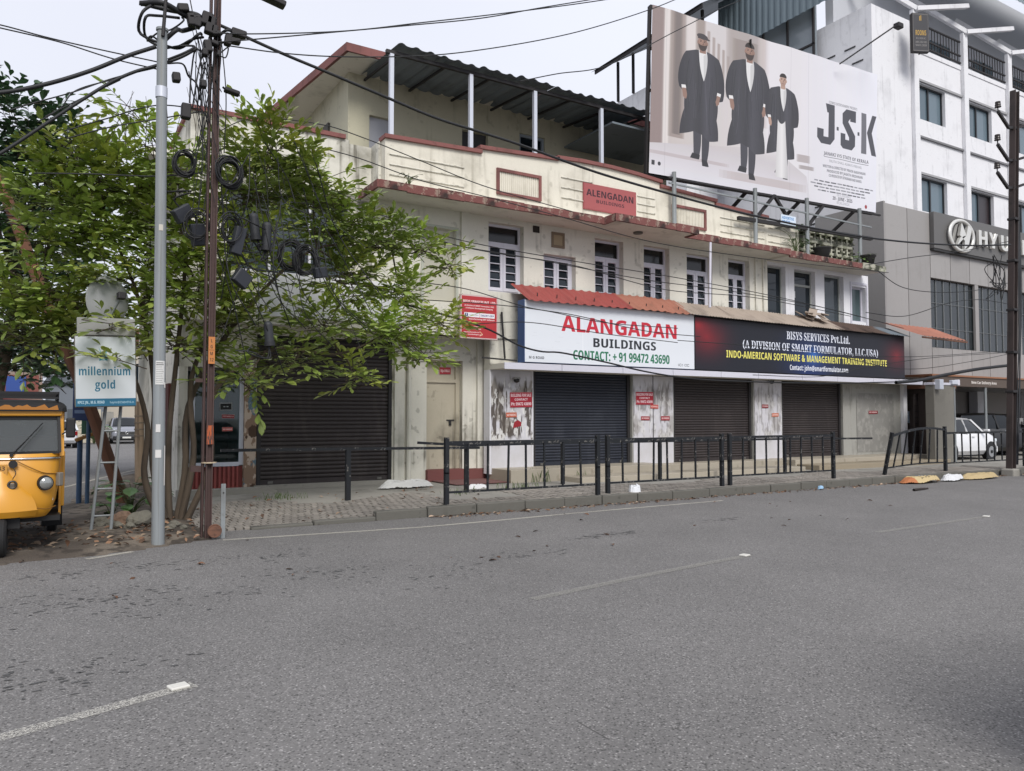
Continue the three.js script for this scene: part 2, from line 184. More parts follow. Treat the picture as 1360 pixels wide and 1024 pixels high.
{ // bare earth at the street corner
  const pts = [[-7, 5.6], [-2, 5.55], [-.4, 5.42], [.6, 5.3], [1.25, 5.05], [1.95, 4.75], [2.1, 4.0], [2.15, 1.2], [2.2, -1.4], [2.35, -6], [2.5, -9.6], [1.9, -8.6], [1.2, -5.8], [.75, -3.4], [.35, -1.2], [-.1, .6], [-.9, 1.9], [-2.4, 2.6], [-7, 3.0]];
  const s = new THREE.Shape(pts.map(p => new THREE.Vector2(p[0], -p[1]))), tri = new THREE.ShapeGeometry(s, 1); const g0 = tri.toNonIndexed(); g0.rotateX(-Math.PI / 2);
  const inside = (x, z) => { let c = false; for (let i = 0, j = pts.length - 1; i < pts.length; j = i++) { const [xi, zi] = pts[i], [xj, zj] = pts[j]; if ((zi > z) !== (zj > z) && x < (xj - xi) * (z - zi) / (zj - zi) + xi) c = !c; } return c; };
  const edge = (x, z) => { let m = 9; for (let i = 0; i < pts.length; i++) { const [ax, az] = pts[i], [bx_, bz] = pts[(i + 1) % pts.length], dx = bx_ - ax, dz = bz - az, t = Math.min(1, Math.max(0, ((x - ax) * dx + (z - az) * dz) / (dx * dx + dz * dz))); m = Math.min(m, Math.hypot(x - ax - dx * t, z - az - dz * t)); } return m; };
  const st = .14, pos = [], uv = []; const hh = (x, z) => inside(x, z) ? .005 + .05 * sm(0, .5, edge(x, z)) * (.5 + nB(x / 5, z / 5)) : -.03;
  for (let x = -7.2; x < 2.7; x += st) for (let z = -10; z < 5.9; z += st) { const q = [[x, z], [x + st, z], [x + st, z + st], [x, z + st]]; if (!q.some(p => inside(...p))) continue; const v = q.map(p => [p[0], hh(...p), p[1]]); for (const k of [0, 2, 1, 0, 3, 2]) { pos.push(...v[k]); uv.push(v[k][0], v[k][2]); } }
  const g = new THREE.BufferGeometry(); g.setAttribute('position', new THREE.Float32BufferAttribute(pos, 3)); g.setAttribute('uv', new THREE.Float32BufferAttribute(uv, 2)); g.computeVertexNormals(); struct(mesh('bare_earth', g, dirtMat));
}
// ---------------------------------------------------------------- the old commercial building
const bld = thing('commercial_building', 'old cream two-storey commercial building with red coping and stepped parapet', 'building');
// upper front wall: piers and lintels round real openings
const wins = [[8.75, 9.72, 4.55, 6.18], [10.29, 11.25, 4.55, 5.6], [11.85, 12.78, 4.5, 6.17], [13.47, 14.38, 4.45, 6.18], [15.01, 15.98, 4.4, 6.14], [16.62, 17.5, 4.4, 6.17]];
const wins2 = [[18.23, 19.05, 4.3, 6.16], [19.44, 20.42, 4.3, 6.14], [20.86, 21.82, 4.3, 6.12], [22.21, 22.96, 4.72, 5.86]];
function pierced(x0, x1, y0, y1, z0, z1, ops) { const g = []; let x = x0; for (const [a, b, c, d] of ops) { if (a > x) g.push(bx(x, a, y0, y1, z0, z1)); g.push(bx(a, b, y0, c, z0, z1)); if (d < y1) g.push(bx(a, b, d, y1, z0, z1)); x = b; } if (x < x1) g.push(bx(x, x1, y0, y1, z0, z1)); return g; }
mesh('upper_front_wall', pierced(6.0, 18.2, 3.46, 6.3, -.28, 0, [[7.1, 7.9, 4.2, 5.86], ...wins]), cream, bld);
mesh('upper_front_wall', pierced(18.2, 23.1, 3.46, 6.26, -.28, .012, wins2), whiteWall, bld);
mesh('blocked_window', bx(7.1, 7.9, 4.2, 5.86, -.14, -.1), M(0xb9b6a8, .85), bld);
mesh('blocked_window_frame', [bx(7.04, 7.1, 4.2, 5.92, 0, .02), bx(7.9, 7.96, 4.2, 5.92, 0, .02), bx(7.1, 7.9, 5.86, 5.92, 0, .02)], M(0xaeb0a4, .7), bld);
// pilaster strips on the upper wall
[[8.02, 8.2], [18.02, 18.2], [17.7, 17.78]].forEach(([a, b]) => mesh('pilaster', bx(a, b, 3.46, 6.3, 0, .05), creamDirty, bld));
function louvreWindow(x0, x1, y0, y1, transom) {
  const w = new THREE.Group(); w.name = 'window'; bld.add(w); const z = -.2, f = .055, yt = transom ? y1 - .42 : y1, xm = (x0 + x1) / 2;
  mesh('frame', [bx(x0, x0 + f, y0, y1, z - .04, z + .03), bx(x1 - f, x1, y0, y1, z - .04, z + .03), bx(x0 + f, x1 - f, y1 - f, y1, z - .04, z + .03), bx(x0 + f, x1 - f, y0, y0 + f, z - .04, z + .03), ...(transom ? [bx(x0 + f, x1 - f, yt - f, yt, z - .04, z + .03)] : [])], whiteFrame, w);
  if (transom) mesh('transom_pane', bx(x0 + f, x1 - f, yt, y1 - f, z - .02, z - .01), glassDark, w);
  const top = yt - (transom ? f : f);
  for (const [a, b] of [[x0 + f, xm], [xm, x1 - f]]) {
    const s = .075; mesh('sash', [bx(a + .004, a + s, y0 + f, top, z - .02, z + .045), bx(b - s, b - .004, y0 + f, top, z - .02, z + .045), bx(a + s, b - s, top - s, top, z - .02, z + .045), bx(a + s, b - s, y0 + f, y0 + f + s, z - .02, z + .045)], whiteFrame, w);
    const n = Math.max(4, Math.round((top - y0 - .25) / .2)), ph = (top - s - y0 - f - s) / n;
    for (let i = 0; i < n; i++) { const yy = y0 + f + s + i * ph; const p = mesh('louvre_pane', bx(a + s, b - s, -ph / 2 + .008, ph / 2 - .008, -.003, .003), glassTint, w); p.position.set(0, yy + ph / 2, z + .005); p.rotation.x = -.22 + rr(-.08, .08); if (i) mesh('glazing_bar', bx(a + s, b - s, yy - .009, yy + .009, z, z + .035), whiteFrame, w); }
    mesh('backing', bx(a + s, b - s, y0 + f, top, z - .12, z - .1), M(0x4a4640, .9), w);
  }
}
wins.forEach((w, i) => louvreWindow(...w, i !== 1));
wins2.forEach(([x0, x1, y0, y1], i) => { const w = new THREE.Group(); w.name = 'window'; bld.add(w); const z = -.17, f = .05; const ys = i === 1 ? y1 - .42 : null;
  mesh('frame', [bx(x0, x0 + f, y0, y1, z - .03, z + .03), bx(x1 - f, x1, y0, y1, z - .03, z + .03), bx(x0 + f, x1 - f, y1 - f, y1, z - .03, z + .03), bx(x0 + f, x1 - f, y0, y0 + f, z - .03, z + .03), ...(ys ? [bx(x0 + f, x1 - f, ys - .07, ys, z - .03, z + .03)] : [])], i === 3 ? whiteFrame : M(0x9da09c, .6), w);
  if (ys) { mesh('pane', bx(x0 + f, x1 - f, ys, y1 - f, z - .01, z), glassTint, w); mesh('pane', bx(x0 + f, x1 - f, y0 + f, ys - .07, z - .01, z), glassTint, w); mesh('paper_sticker', bx(x0 + .14, x0 + .26, 5.3, 5.5, z + .002, z + .004), M(0xc9c9c9), w); } else mesh('pane', bx(x0 + f, x1 - f, y0 + f, y1 - f, z - .01, z), i === 2 ? glassBlue : i === 3 ? M(0x4a5a5c, .15) : glassTint, w); });
mesh('door_leaf', [bx(22.14, 22.2, 4.0, 6.0, .012, .04), bx(22.97, 23.03, 4.0, 6.0, .012, .04), bx(22.2, 22.97, 5.93, 6.0, .012, .04)], whiteFrame, bld);
mesh('vent_frame', [bx(10.52, 10.9, 5.78, 5.84, 0, .03), bx(10.52, 10.9, 6.1, 6.16, 0, .03), bx(10.52, 10.57, 5.84, 6.1, 0, .03), bx(10.85, 10.9, 5.84, 6.1, 0, .03)], M(0x7a6a58, .8), bld); mesh('vent_panel', bx(10.57, 10.85, 5.84, 6.1, .001, .012), M(0x9a8a70, .85), bld);
mesh('vent_hole', bx(9.98, 10.16, 6.08, 6.24, .001, .02), M(0x2b2622, .9), bld);
// projecting ledge with weathered red edge
const bumpA = 11.5, bumpB = 14.1;
mesh('ledge', [bx(5.7, bumpA, 6.3, 6.42, -.2, .86), bx(bumpA, bumpB, 6.3, 6.42, -.2, 1.3), bx(bumpB, 18.2, 6.3, 6.42, -.2, .86)], soffitMat, bld);
{ const seg = (a, b, z) => { let x = a; while (x < b - .01) { const L = Math.min(b - x, rr(.5, 1.0)); mesh('ledge_edge', rbx(x, x + L, 6.27 + rr(-.015, .012), 6.45 + rr(-.012, .012), z, z + .05 + rr(0, .012), .012, 1), ledgeRed, bld); x += L; } }; seg(5.7, bumpA, .86); seg(bumpA, bumpB, 1.3); seg(bumpB, 18.2, .86);
  for (const q of [bx(bumpA - .05, bumpA, 6.27, 6.45, .92, 1.35), bx(bumpB, bumpB + .05, 6.27, 6.45, .92, 1.35), bx(5.65, 5.7, 6.28, 6.44, -.2, .91)]) mesh('ledge_edge', q, ledgeRed, bld); }
mesh('side_ledge', bx(18.2, 22.75, 6.25, 6.36, -.2, .82), soffitMat, bld);
{ let x = 18.2; while (x < 22.7) { const L = Math.min(22.78 - x, rr(.5, .9)); mesh('side_ledge_edge', rbx(x, x + L, 6.22 + rr(-.015, .01), 6.40 + rr(-.02, .02), .82, .87 + rr(0, .02), .014, 1), x < 21 ? ledgeRed : mossy, bld); x += L; } }
{ const g = new THREE.CylinderGeometry(.12, .12, .04, 16); g.translate(12.75, 6.28, .62); mesh('ceiling_lamp', g, M(0x55524c, .6), bld); }
// stepped, gently arched parapet with coping
const PZ = .3, top1 = [[6.06, 7.54], [8.36, 7.62]], top2 = [[8.36, 7.72], [10.49, 7.83]], top3 = [[10.49, 7.86], [11.2, 7.9], [12.1, 7.905], [13.0, 7.87], [13.8, 7.80]], top4 = [[13.8, 7.68], [15.82, 7.59]], top5 = [[15.82, 7.49], [17.9, 7.41]];
const tops = [top1, top2, top3, top4, top5];
tops.forEach(t => { mesh('parapet', prism([[t[0][0], 6.42], [t[t.length - 1][0], 6.42], ...[...t].reverse()], .06, PZ), creamParapet, bld);
  const up = [...t].map(p => [p[0], p[1] + .085]), a = t[0], b = t[t.length - 1]; mesh('coping', prism([...t.map((p, i) => [p[0] + (i === 0 ? -.03 : i === t.length - 1 ? .03 : 0), p[1] + .001]), ...[...up].reverse().map((p, i) => [p[0] + (i === 0 ? .03 : i === up.length - 1 ? -.03 : 0), p[1]])], .0, PZ + .07), redPaint, bld); });
mesh('parapet', bx(17.9, 19.3, 6.42, 7.36, .06, PZ), creamParapet, bld);
// grooves as thin raised beads, framed panels and the name plaque
[[6.15, 7.95, [6.78, 7.0, 7.22]], [10.6, 11.55, [6.95, 7.2, 7.45]], [13.0, 13.6, [6.95, 7.15, 7.35]], [16.0, 17.8, [6.8, 7.0, 7.2]], [17.95, 19.2, [6.75, 6.95, 7.15]]].forEach(([a, b, ys]) => ys.forEach(y => mesh('moulding', rbx(a, b, y - .012, y + .012, PZ, PZ + .03, .008, 1), creamDirty, bld)));
function framed(px0, py0, px1, py1) { const a = F(px0, py0, PZ), b = F(px1, py1, PZ), x0 = a.x, x1 = b.x, y1 = a.y, y0 = b.y, f = .07; mesh('panel_frame', [bx(x0, x1, y1 - f, y1, PZ, PZ + .05), bx(x0, x1, y0, y0 + f, PZ, PZ + .05), bx(x0, x0 + f, y0 + f, y1 - f, PZ, PZ + .05), bx(x1 - f, x1, y0 + f, y1 - f, PZ, PZ + .05)], redPaint, bld);
  const g = []; for (let x = x0 + f + .02; x < x1 - f - .02; x += .055) g.push(bx(x, x + .03, y0 + f, y1 - f, PZ, PZ + .015)); mesh('fluted_panel', g, creamParapet, bld); }
framed(659, 223, 718, 268); framed(892, 271, 937, 307);
{ const a = F(775, 242, PZ + .04), b = F(845, 289, PZ + .04); mesh('name_plaque', bx(a.x, b.x, b.y, a.y, PZ, PZ + .04), redPlaque, bld);
  const t = canvasTex(512, 300, (g, w, h) => { g.fillStyle = '#9a5152'; g.fillRect(0, 0, w, h); g.fillStyle = '#3a1f28'; g.font = 'bold 120px monospace'; g.textBaseline = 'middle'; g.font = 'bold 112px sans-serif'; fit(g, 'ALENGADAN', 22, 102, 474); fit(g, 'ALENGADAN', 20, 100, 474); g.font = 'bold 58px sans-serif'; fit(g, 'BUILDINGS', 112, 196, 284); });
  mesh('plaque_face', quad(V(a.x + .02, b.y + .02, PZ + .044), V(b.x - .02, b.y + .02, PZ + .044), V(b.x - .02, a.y - .02, PZ + .044), V(a.x + .02, a.y - .02, PZ + .044)), M(0xffffff, .75, { map: t }), bld); }
// left wing along the corner
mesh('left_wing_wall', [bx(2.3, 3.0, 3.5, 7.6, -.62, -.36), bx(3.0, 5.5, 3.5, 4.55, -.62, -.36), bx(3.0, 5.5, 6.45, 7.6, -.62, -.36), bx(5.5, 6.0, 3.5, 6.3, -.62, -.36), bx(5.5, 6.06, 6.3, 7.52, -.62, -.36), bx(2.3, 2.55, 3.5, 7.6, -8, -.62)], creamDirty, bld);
mesh('wing_coping', [bx(2.25, 5.4, 7.6, 7.69, -.68, -.3), bx(2.25, 2.6, 7.6, 7.69, -8, -.68)], redPaint, bld);
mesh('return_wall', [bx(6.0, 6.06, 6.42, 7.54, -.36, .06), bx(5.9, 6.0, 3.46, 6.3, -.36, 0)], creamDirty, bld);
mesh('side_overhang', bx(1.55, 2.3, 6.55, 6.7, -7, -.2), soffitMat, bld);
{ for (let i = 0; i < 3; i++) { const a = 3.02 + i * .83; mesh('wing_window_pane', bx(a, a + .79, 4.6, 6.42, -.52, -.5), glassBlue, bld); mesh('wing_window_frame', [bx(a - .02, a + .03, 4.55, 6.45, -.5, -.44), bx(a + .03, a + .79, 6.4, 6.45, -.5, -.44), bx(a + .03, a + .79, 4.55, 4.6, -.5, -.44)], whiteFrame, bld); } }
// roof slab behind the parapet
mesh('roof_slab', bx(2.55, 18.2, 6.2, 6.4, -12, -.3), conc, bld);
// penthouse storey set back
mesh('penthouse_wall', [...pierced(6.2, 16.6, 6.4, 10.1, -2.75, -2.5, [[6.75, 7.35, 6.45, 9.15], [9.35, 10.15, 6.45, 9.3], [11.15, 12.0, 7.3, 9.55], [14.35, 15.0, 6.45, 9.2]]), bx(6.2, 6.45, 6.4, 10.1, -9, -2.75), bx(16.35, 16.6, 6.4, 10.1, -9, -2.75)], M(0xffffff, .9, { map: paintTex('#b9b59f', '#77735f', .7, .5, .7) }), bld);
mesh('penthouse_shutter', bx(6.75, 7.35, 6.45, 9.15, -2.66, -2.62), M(0xa9abb2, .6), bld); mesh('penthouse_door', bx(9.35, 10.15, 6.45, 9.3, -2.68, -2.64), M(0x3a3a3c, .7), bld); mesh('penthouse_door', bx(14.35, 15.0, 6.45, 9.2, -2.68, -2.64), M(0x8a8878, .8), bld);
{ const w = new THREE.Group(); w.name = 'window'; bld.add(w); mesh('frame', [bx(11.15, 11.22, 7.3, 9.55, -2.66, -2.56), bx(11.93, 12, 7.3, 9.55, -2.66, -2.56), bx(11.22, 11.93, 9.48, 9.55, -2.66, -2.56), bx(11.22, 11.93, 8.85, 8.93, -2.66, -2.56), bx(11.54, 11.61, 7.3, 8.85, -2.66, -2.56)], M(0x8d97a0, .6), w); for (const [a, b, c, d] of [[11.22, 11.93, 8.93, 9.48], [11.22, 11.54, 7.3, 8.85], [11.61, 11.93, 7.3, 8.85]]) mesh('pane', bx(a, b, c, d, -2.63, -2.62), glassTint, w); }
mesh('side_window', bx(6.14, 6.2, 8.3, 9.3, -4.9, -3.9), M(0x4d4a45, .7), bld);
{ // flat roof slab of the penthouse, left eave running slightly askew
  const s = new THREE.Shape([[5.85, 1.5], [17.4, 1.5], [17.4, 9], [4.95, 9]].map(p => new THREE.Vector2(p[0], p[1]))); const g = new THREE.ExtrudeGeometry(s, { depth: .16, bevelEnabled: false }); g.rotateX(Math.PI / 2); g.scale(1, 1, -1); g.translate(0, 10.26, 0);
  const gg = g.toNonIndexed(); const p = gg.attributes.position; for (let i = 0; i < p.count; i += 3) { for (const k of ['position', 'normal', 'uv']) { const A = gg.attributes[k], n = A.itemSize; for (let c = 0; c < n; c++) { const t = A.array[(i + 1) * n + c]; A.array[(i + 1) * n + c] = A.array[(i + 2) * n + c]; A.array[(i + 2) * n + c] = t; } } } gg.computeVertexNormals();
  mesh('penthouse_roof', uvm(gg), soffitMat, bld);
  mesh('fascia', [bar(V(5.82, 10.2, -1.44), V(4.92, 10.2, -9), .07, .2), bx(5.8, 17.4, 10.1, 10.3, -1.5, -1.44)], redPaint, bld); }
{ const t = [V(4.0, 8.55, -7.2), V(4.75, 9.35, -8.2), V(6.4, 9.2, -8.4)]; mesh('rear_roof', [bx(3.6, 6.3, 8.45, 8.6, -10, -7)], M(0x6a6863, .9), bld); mesh('rear_fascia', [bx(3.5, 6.3, 8.6, 8.7, -7.06, -6.95), bx(3.45, 3.6, 8.6, 8.7, -10, -6.95)], redPaint, bld); mesh('rear_room', bx(3.9, 6.2, 6.4, 8.45, -9.8, -7.4), creamDirty, bld); }
// lattice of pierced blocks on the right extension, mossy
{ const z0 = .1, z1 = .26; for (let r = 0; r < 4; r++) mesh('lattice_course', rbx(19.3, 22.0, 6.36 + r * .3, 6.36 + r * .3 + .085, z0 - .02, z1 + .02, .012, 1), mossy, bld);
  for (let r = 0; r < 3; r++) for (let i = 0; i < 11; i++) { const x = 19.32 + i * .26, y = 6.445 + r * .3; mesh('lattice_block', [bx(x, x + .06, y, y + .215, z0, z1), bx(x + .06, x + .2, y + .08, y + .13, z0 + .02, z1 - .02)], mossy, bld); } mesh('lattice_backing', bx(19.3, 22.0, 6.36, 7.2, -.05, -.02), mossy, bld); }
// ground floor: left part recessed at z = -.5
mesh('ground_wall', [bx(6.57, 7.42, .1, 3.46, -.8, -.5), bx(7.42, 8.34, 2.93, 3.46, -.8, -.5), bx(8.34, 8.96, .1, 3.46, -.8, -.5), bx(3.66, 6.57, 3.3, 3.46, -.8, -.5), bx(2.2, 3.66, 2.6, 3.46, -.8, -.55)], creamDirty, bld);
mesh('floor_slab', bx(2.2, 9.0, 3.46, 3.6, -.8, .02), soffitMat, bld);
mesh('wall_pilaster', bx(6.62, 6.86, .15, 3.46, -.5, -.44), cream, bld); mesh('wall_pilaster', bx(8.7, 8.92, .15, 3.46, -.5, -.42), cream, bld);
mesh('drain_pipe', [rod(V(6.95, .2, -.42), V(6.95, 3.4, -.42), .05, .05, 10)], cream, bld); mesh('drain_pipe', rod(V(14.9, 4.5, .95), V(15.0, 6.25, .9), .035, .035, 8), whiteFrame, bld);
{ const d = new THREE.Group(); d.name = 'door'; bld.add(d); const pd = M(0xffffff, .85, { map: paintTex('#b4ac9a', '#5a554a', .9, .7, .57) });
  mesh('leaf', bx(7.5, 8.24, .42, 2.42, -.74, -.7), pd, d); mesh('frame', [bx(7.42, 7.5, .42, 2.93, -.78, -.66), bx(8.24, 8.34, .42, 2.93, -.78, -.66), bx(7.5, 8.24, 2.42, 2.5, -.78, -.66), bx(7.5, 8.24, 2.88, 2.93, -.78, -.66)], pd, d); mesh('transom_panel', bx(7.5, 8.24, 2.5, 2.88, -.74, -.71), pd, d); mesh('hasp', [bx(8.02, 8.22, 1.53, 1.56, -.7, -.68), bx(8.08, 8.14, 1.42, 1.53, -.7, -.67)], darkSteel, d); mesh('threshold', bx(7.4, 8.9, .16, .42, -.8, -.38), M(0x6f4340, .85), d); }
mesh('entrance_mat', bx(7.5, 9.6, .17, .185, -.38, .8), M(0x6e4d4a, .92), bld);
// rolling shutters: ribbed curtains in guide rails
function shutter(x0, x1, y0, y1, z, mat, pitch) { const s = new THREE.Group(); s.name = 'rolling_shutter'; bld.add(s); const g = [], pts = []; const n = Math.floor((y1 - y0 - .1) / pitch); for (let i = 0; i <= n * 6; i++) { const t = i / 6; pts.push([y0 + .1 + t * pitch, Math.abs(Math.sin(t * Math.PI)) ** .7 * .02]); }
  const pos = []; for (let i = 0; i < pts.length - 1; i++) { const [ya, da] = pts[i], [yb, db] = pts[i + 1]; pos.push(x0, ya, z + da, x1, ya, z + da, x1, yb, z + db, x0, ya, z + da, x1, yb, z + db, x0, yb, z + db); } const q = new THREE.BufferGeometry(); q.setAttribute('position', new THREE.Float32BufferAttribute(pos, 3)); q.computeVertexNormals(); mesh('ribbed_curtain', uvm(q), mat, s);
  mesh('bottom_rail', bx(x0, x1, y0, y0 + .1, z - .01, z + .03), mat, s); mesh('guide_rail', bx(x0 - .03, x0 + .05, y0, y1, z - .02, z + .06), darkSteel, s); mesh('guide_rail', bx(x1 - .05, x1 + .03, y0, y1, z - .02, z + .06), darkSteel, s); for (const q of [x0 + .2, x1 - .3]) mesh('lock', bx(q, q + .1, y0 + .02, y0 + .07, z + .03, z + .05), M(0x6c6a66, .5, { metalness: .6 }), s); mesh('backing', bx(x0, x1, y0, y1 + .3, z - .08, z - .05), darkSteel, s); }
shutter(3.7, 6.55, .24, 3.3, -.56, shutterMat, .085);
mesh('shutter_sill', bx(3.62, 6.6, .14, .24, -.7, -.42), conc, bld);
// shop front block
const pillarTex = (k, sd) => tex(512, 1024, (u, v) => { const y = v, st = nB(u * 2 + sd, v * .3), p = nA(u + sd, v * 1.6), sc = nC(u * 1.2, v * .45 + sd), f = nF(u * 1.5, v * 1.5); let c = mix(lin('#cdccd4'), lin('#b4b2b0'), p); const zone = sm(.26, .34, y + (p - .5) * .25) * sm(.95, .86, y + (st - .5) * .2); const g = zone * k; c = mix(c, lin('#8b857e'), g * sm(.38, .58, p)); c = mix(c, lin('#4d453f'), g * sm(.5, .66, sc) * .95); c = mix(c, lin('#d8d7d4'), g * sm(.62, .68, nC(u + .4 + sd, v * .8)) * .8); const q = .94 + .1 * f; return [c[0] * q, c[1] * q, c[2] * q]; });
const pillarM = [pillarTex(1, .1), pillarTex(.55, .45), pillarTex(.45, .7), pillarTex(.5, .88)].map(t => M(0xffffff, .85, { map: t }));
const greyWall = M(0xffffff, .9, { map: paintTex('#9b9a94', '#67655f', .9, .6, .42), bumpMap: bumpFine, bumpScale: .004 });
const piers = [[8.8, 10.0], [13.05, 14.5], [17.6, 18.84], [21.72, 24.8]];
piers.forEach(([a, b], i) => { mesh('shop_pier', bx(a, b, .3, 2.72, -.3, -.02), i ? greyWall : whiteWall, bld); if (i < 3) mesh('pier_facing', quad(V(a + .03, .34, -.006), V(b - .03, .34, -.006), V(b - .03, 2.7, -.006), V(a + .03, 2.7, -.006)), pillarM[i], bld); });
mesh('wall_facing', quad(V(22.4, .5, -.006), V(24.4, .5, -.006), V(24.4, 2.4, -.006), V(22.4, 2.4, -.006)), M(0xffffff, .9, { map: tex(512, 512, (u, v) => { const p = nA(u, v), s = nC(u, v * .8); let c = mix(lin('#8b8a86'), lin('#706e6a'), p); return mix(c, lin('#a3a19b'), sm(.5, .75, s) * .45 + .25 * nF(u, v)); }) }), bld);
mesh('corner_column', bx(24.8, 25.0, .2, 2.72, -.3, .1), whiteWall, bld);
mesh('pier_joint', [bx(13.75, 13.77, .3, 2.72, -.02, .0)], darkSteel, bld);
shutter(10.05, 13.0, .44, 2.72, -.14, shutterNavy, .07); shutter(14.55, 17.55, .4, 2.74, -.14, shutterMat, .07); shutter(18.9, 21.66, .42, 2.74, -.14, shutterMat, .07);
mesh('lintel_slab', [bx(8.8, 25.0, 2.72, 2.84, -.3, .62)], soffitMat, bld);
for (let x = 8.8; x < 24.9;) { const L = Math.min(25.02 - x, rr(1.3, 1.9)); mesh('lintel_edge', rbx(x, x + L - .012, 2.7, 2.85, .62, .655, .006, 1), whiteFrame, bld); x += L; }
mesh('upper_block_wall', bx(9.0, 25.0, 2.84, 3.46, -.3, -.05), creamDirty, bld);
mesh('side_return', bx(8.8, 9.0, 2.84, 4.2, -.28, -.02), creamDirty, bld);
const tileMat = M(0xffffff, .55, { map: paintTex('#a39b8c', '#68604f', .8, 0, .77) });
mesh('plinth', [rbx(8.85, 13.4, .1, .44, -.14, .85, .012), rbx(13.4, 18.2, .1, .4, -.14, .55, .012), rbx(18.2, 24.9, .1, .41, -.14, .95, .012)], tileMat, bld);
mesh('plinth_step', [rbx(10.2, 17.8, .1, .27, .86, 1.6, .012)], tileMat, bld);
mesh('terrace_step', rbx(18.25, 24.7, .1, .29, .96, 1.7, .012), M(0xffffff, .7, { map: paintTex('#8f8471', '#5f5440', .9, 0, .34) }), bld);
// show window and peeling pier left of the big shutter, dark porch behind the tree
mesh('peeling_pier', bx(3.42, 3.66, .15, 2.6, -.75, -.5), M(0xffffff, .9, { map: tex(256, 512, (u, v) => { const p = nB(u, v), s = nC(u, v); let c = mix(lin('#86705f'), lin('#5d7482'), sm(.57, .6, p)); c = mix(c, lin('#b9a99a'), sm(.56, .6, s)); return mix(c, lin('#4d3b30'), sm(.62, .66, nB(u + .4, v + .3))); }, 1 / 1.7, 1 / 2.9) }), bld);
{ const w = new THREE.Group(); w.name = 'show_window'; bld.add(w); mesh('pane', bx(2.5, 3.36, .72, 2.55, -.62, -.61), glassPane, w); mesh('frame', [bx(3.34, 3.42, .66, 2.6, -.64, -.57), bx(2.4, 3.34, .64, .72, -.64, -.57), bx(2.42, 2.5, .72, 2.6, -.64, -.57)], whiteMetal, w); mesh('interior', bx(2.3, 3.66, .2, 2.6, -2.2, -2.1), M(0x6a6f70, .8), w); mesh('interior_side', bx(3.42, 3.5, .2, 2.6, -2.1, -.76), M(0x8a979c, .8), w);
  const g = []; for (let i = 0; i < 12; i++) { const x = 2.36 + i * .085; g.push(rbx(x, x + .05, .16, .64, -.62, -.57, .02, 1)); } mesh('corrugated_skirt', [...g, bx(2.34, 3.42, .16, .64, -.64, -.62)], sheetRed, w); }
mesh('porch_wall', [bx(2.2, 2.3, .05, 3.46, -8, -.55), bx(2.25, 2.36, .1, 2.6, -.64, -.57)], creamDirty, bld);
mesh('porch_door', bx(2.12, 2.2, .05, 2.3, -2.6, -1.4), M(0x4f2520, .8), bld);
mesh('fascia_board', bx(3.5, 6.6, 3.62, 4.5, .021, .07), whiteWall, bld);
mesh('stair_ramp', prism([[2.1, .04], [4.15, .04], [3.75, .26], [2.1, .26]], .0, .25), conc, bld);
// back yard mass so that nothing shows through
mesh('rear_wall', bx(2.55, 23.1, .1, 6.2, -12, -11.8), creamDirty, bld); mesh('right_wall', bx(22.95, 23.1, 3.4, 6.3, -12, -.28), greyWall, bld); mesh('extension_roof', bx(18.2, 23.1, 6.1, 6.25, -12, -.2), conc, bld); mesh('first_floor', bx(2.55, 23, 3.3, 3.45, -12, -.9), conc, bld);
// long tin roof over the terrace on white posts
const tin = thing('terrace_roof', 'grey corrugated sheet roof on thin white posts above the red-edged parapet', 'roof');
function corrugated(a, b, c, d, pitch, amp, mat, name, parent, thick = true) { // a->b front edge, d->c back edge; ribs run front to back
  const L = a.distanceTo(b), n = Math.max(8, Math.round(L / pitch * 8)), pos = [], nrm = b.clone().sub(a).cross(d.clone().sub(a)).normalize(); const row = (t, back) => { const k = t * L / pitch * Math.PI * 2, o = Math.max(-.3, Math.sin(k)) * amp; const p = back ? d.clone().lerp(c, t) : a.clone().lerp(b, t); return p.addScaledVector(nrm, o); };
  const uv = []; for (let i = 0; i < n; i++) { const p0 = row(i / n, 0), p1 = row((i + 1) / n, 0), q0 = row(i / n, 1), q1 = row((i + 1) / n, 1); for (const v of [p0, p1, q1, p0, q1, q0]) pos.push(v.x, v.y, v.z); } const g = new THREE.BufferGeometry(); g.setAttribute('position', new THREE.Float32BufferAttribute(pos, 3)); g.computeVertexNormals(); return mesh(name, uvm(g), mat, parent); }
for (let i = 0; i < 7; i++) { const x = 6.5 + i * 1.05, dy = rr(-.03, .03); corrugated(V(x, 9.86 + dy, -.1 + rr(-.05, .05)), V(x + 1.12, 9.83 + dy + .02, -.1), V(x + 1.12, 10.06 + dy, -2.45), V(x, 10.08 + dy, -2.45), .36, .035, sheetGrey, 'sheet', tin); }
[6.43, 8.43, 10.23, 12.3].forEach(x => mesh('post', bx(x - .045, x + .045, 6.4, 9.7, -.34, -.25), whiteMetal, tin)); mesh('beam', bx(6.3, 13.9, 9.7, 9.78, -.34, -.26), darkSteel, tin);
for (let x = 6.6; x < 13.8; x += 1.2) mesh('rafter', bar(V(x, 9.76, -.3), V(x, 9.97, -2.45), .05), darkSteel, tin);
mesh('lower_sheet', bx(12.6, 15.5, 9.35, 9.4, -2.4, -.2), sheetGrey, tin);
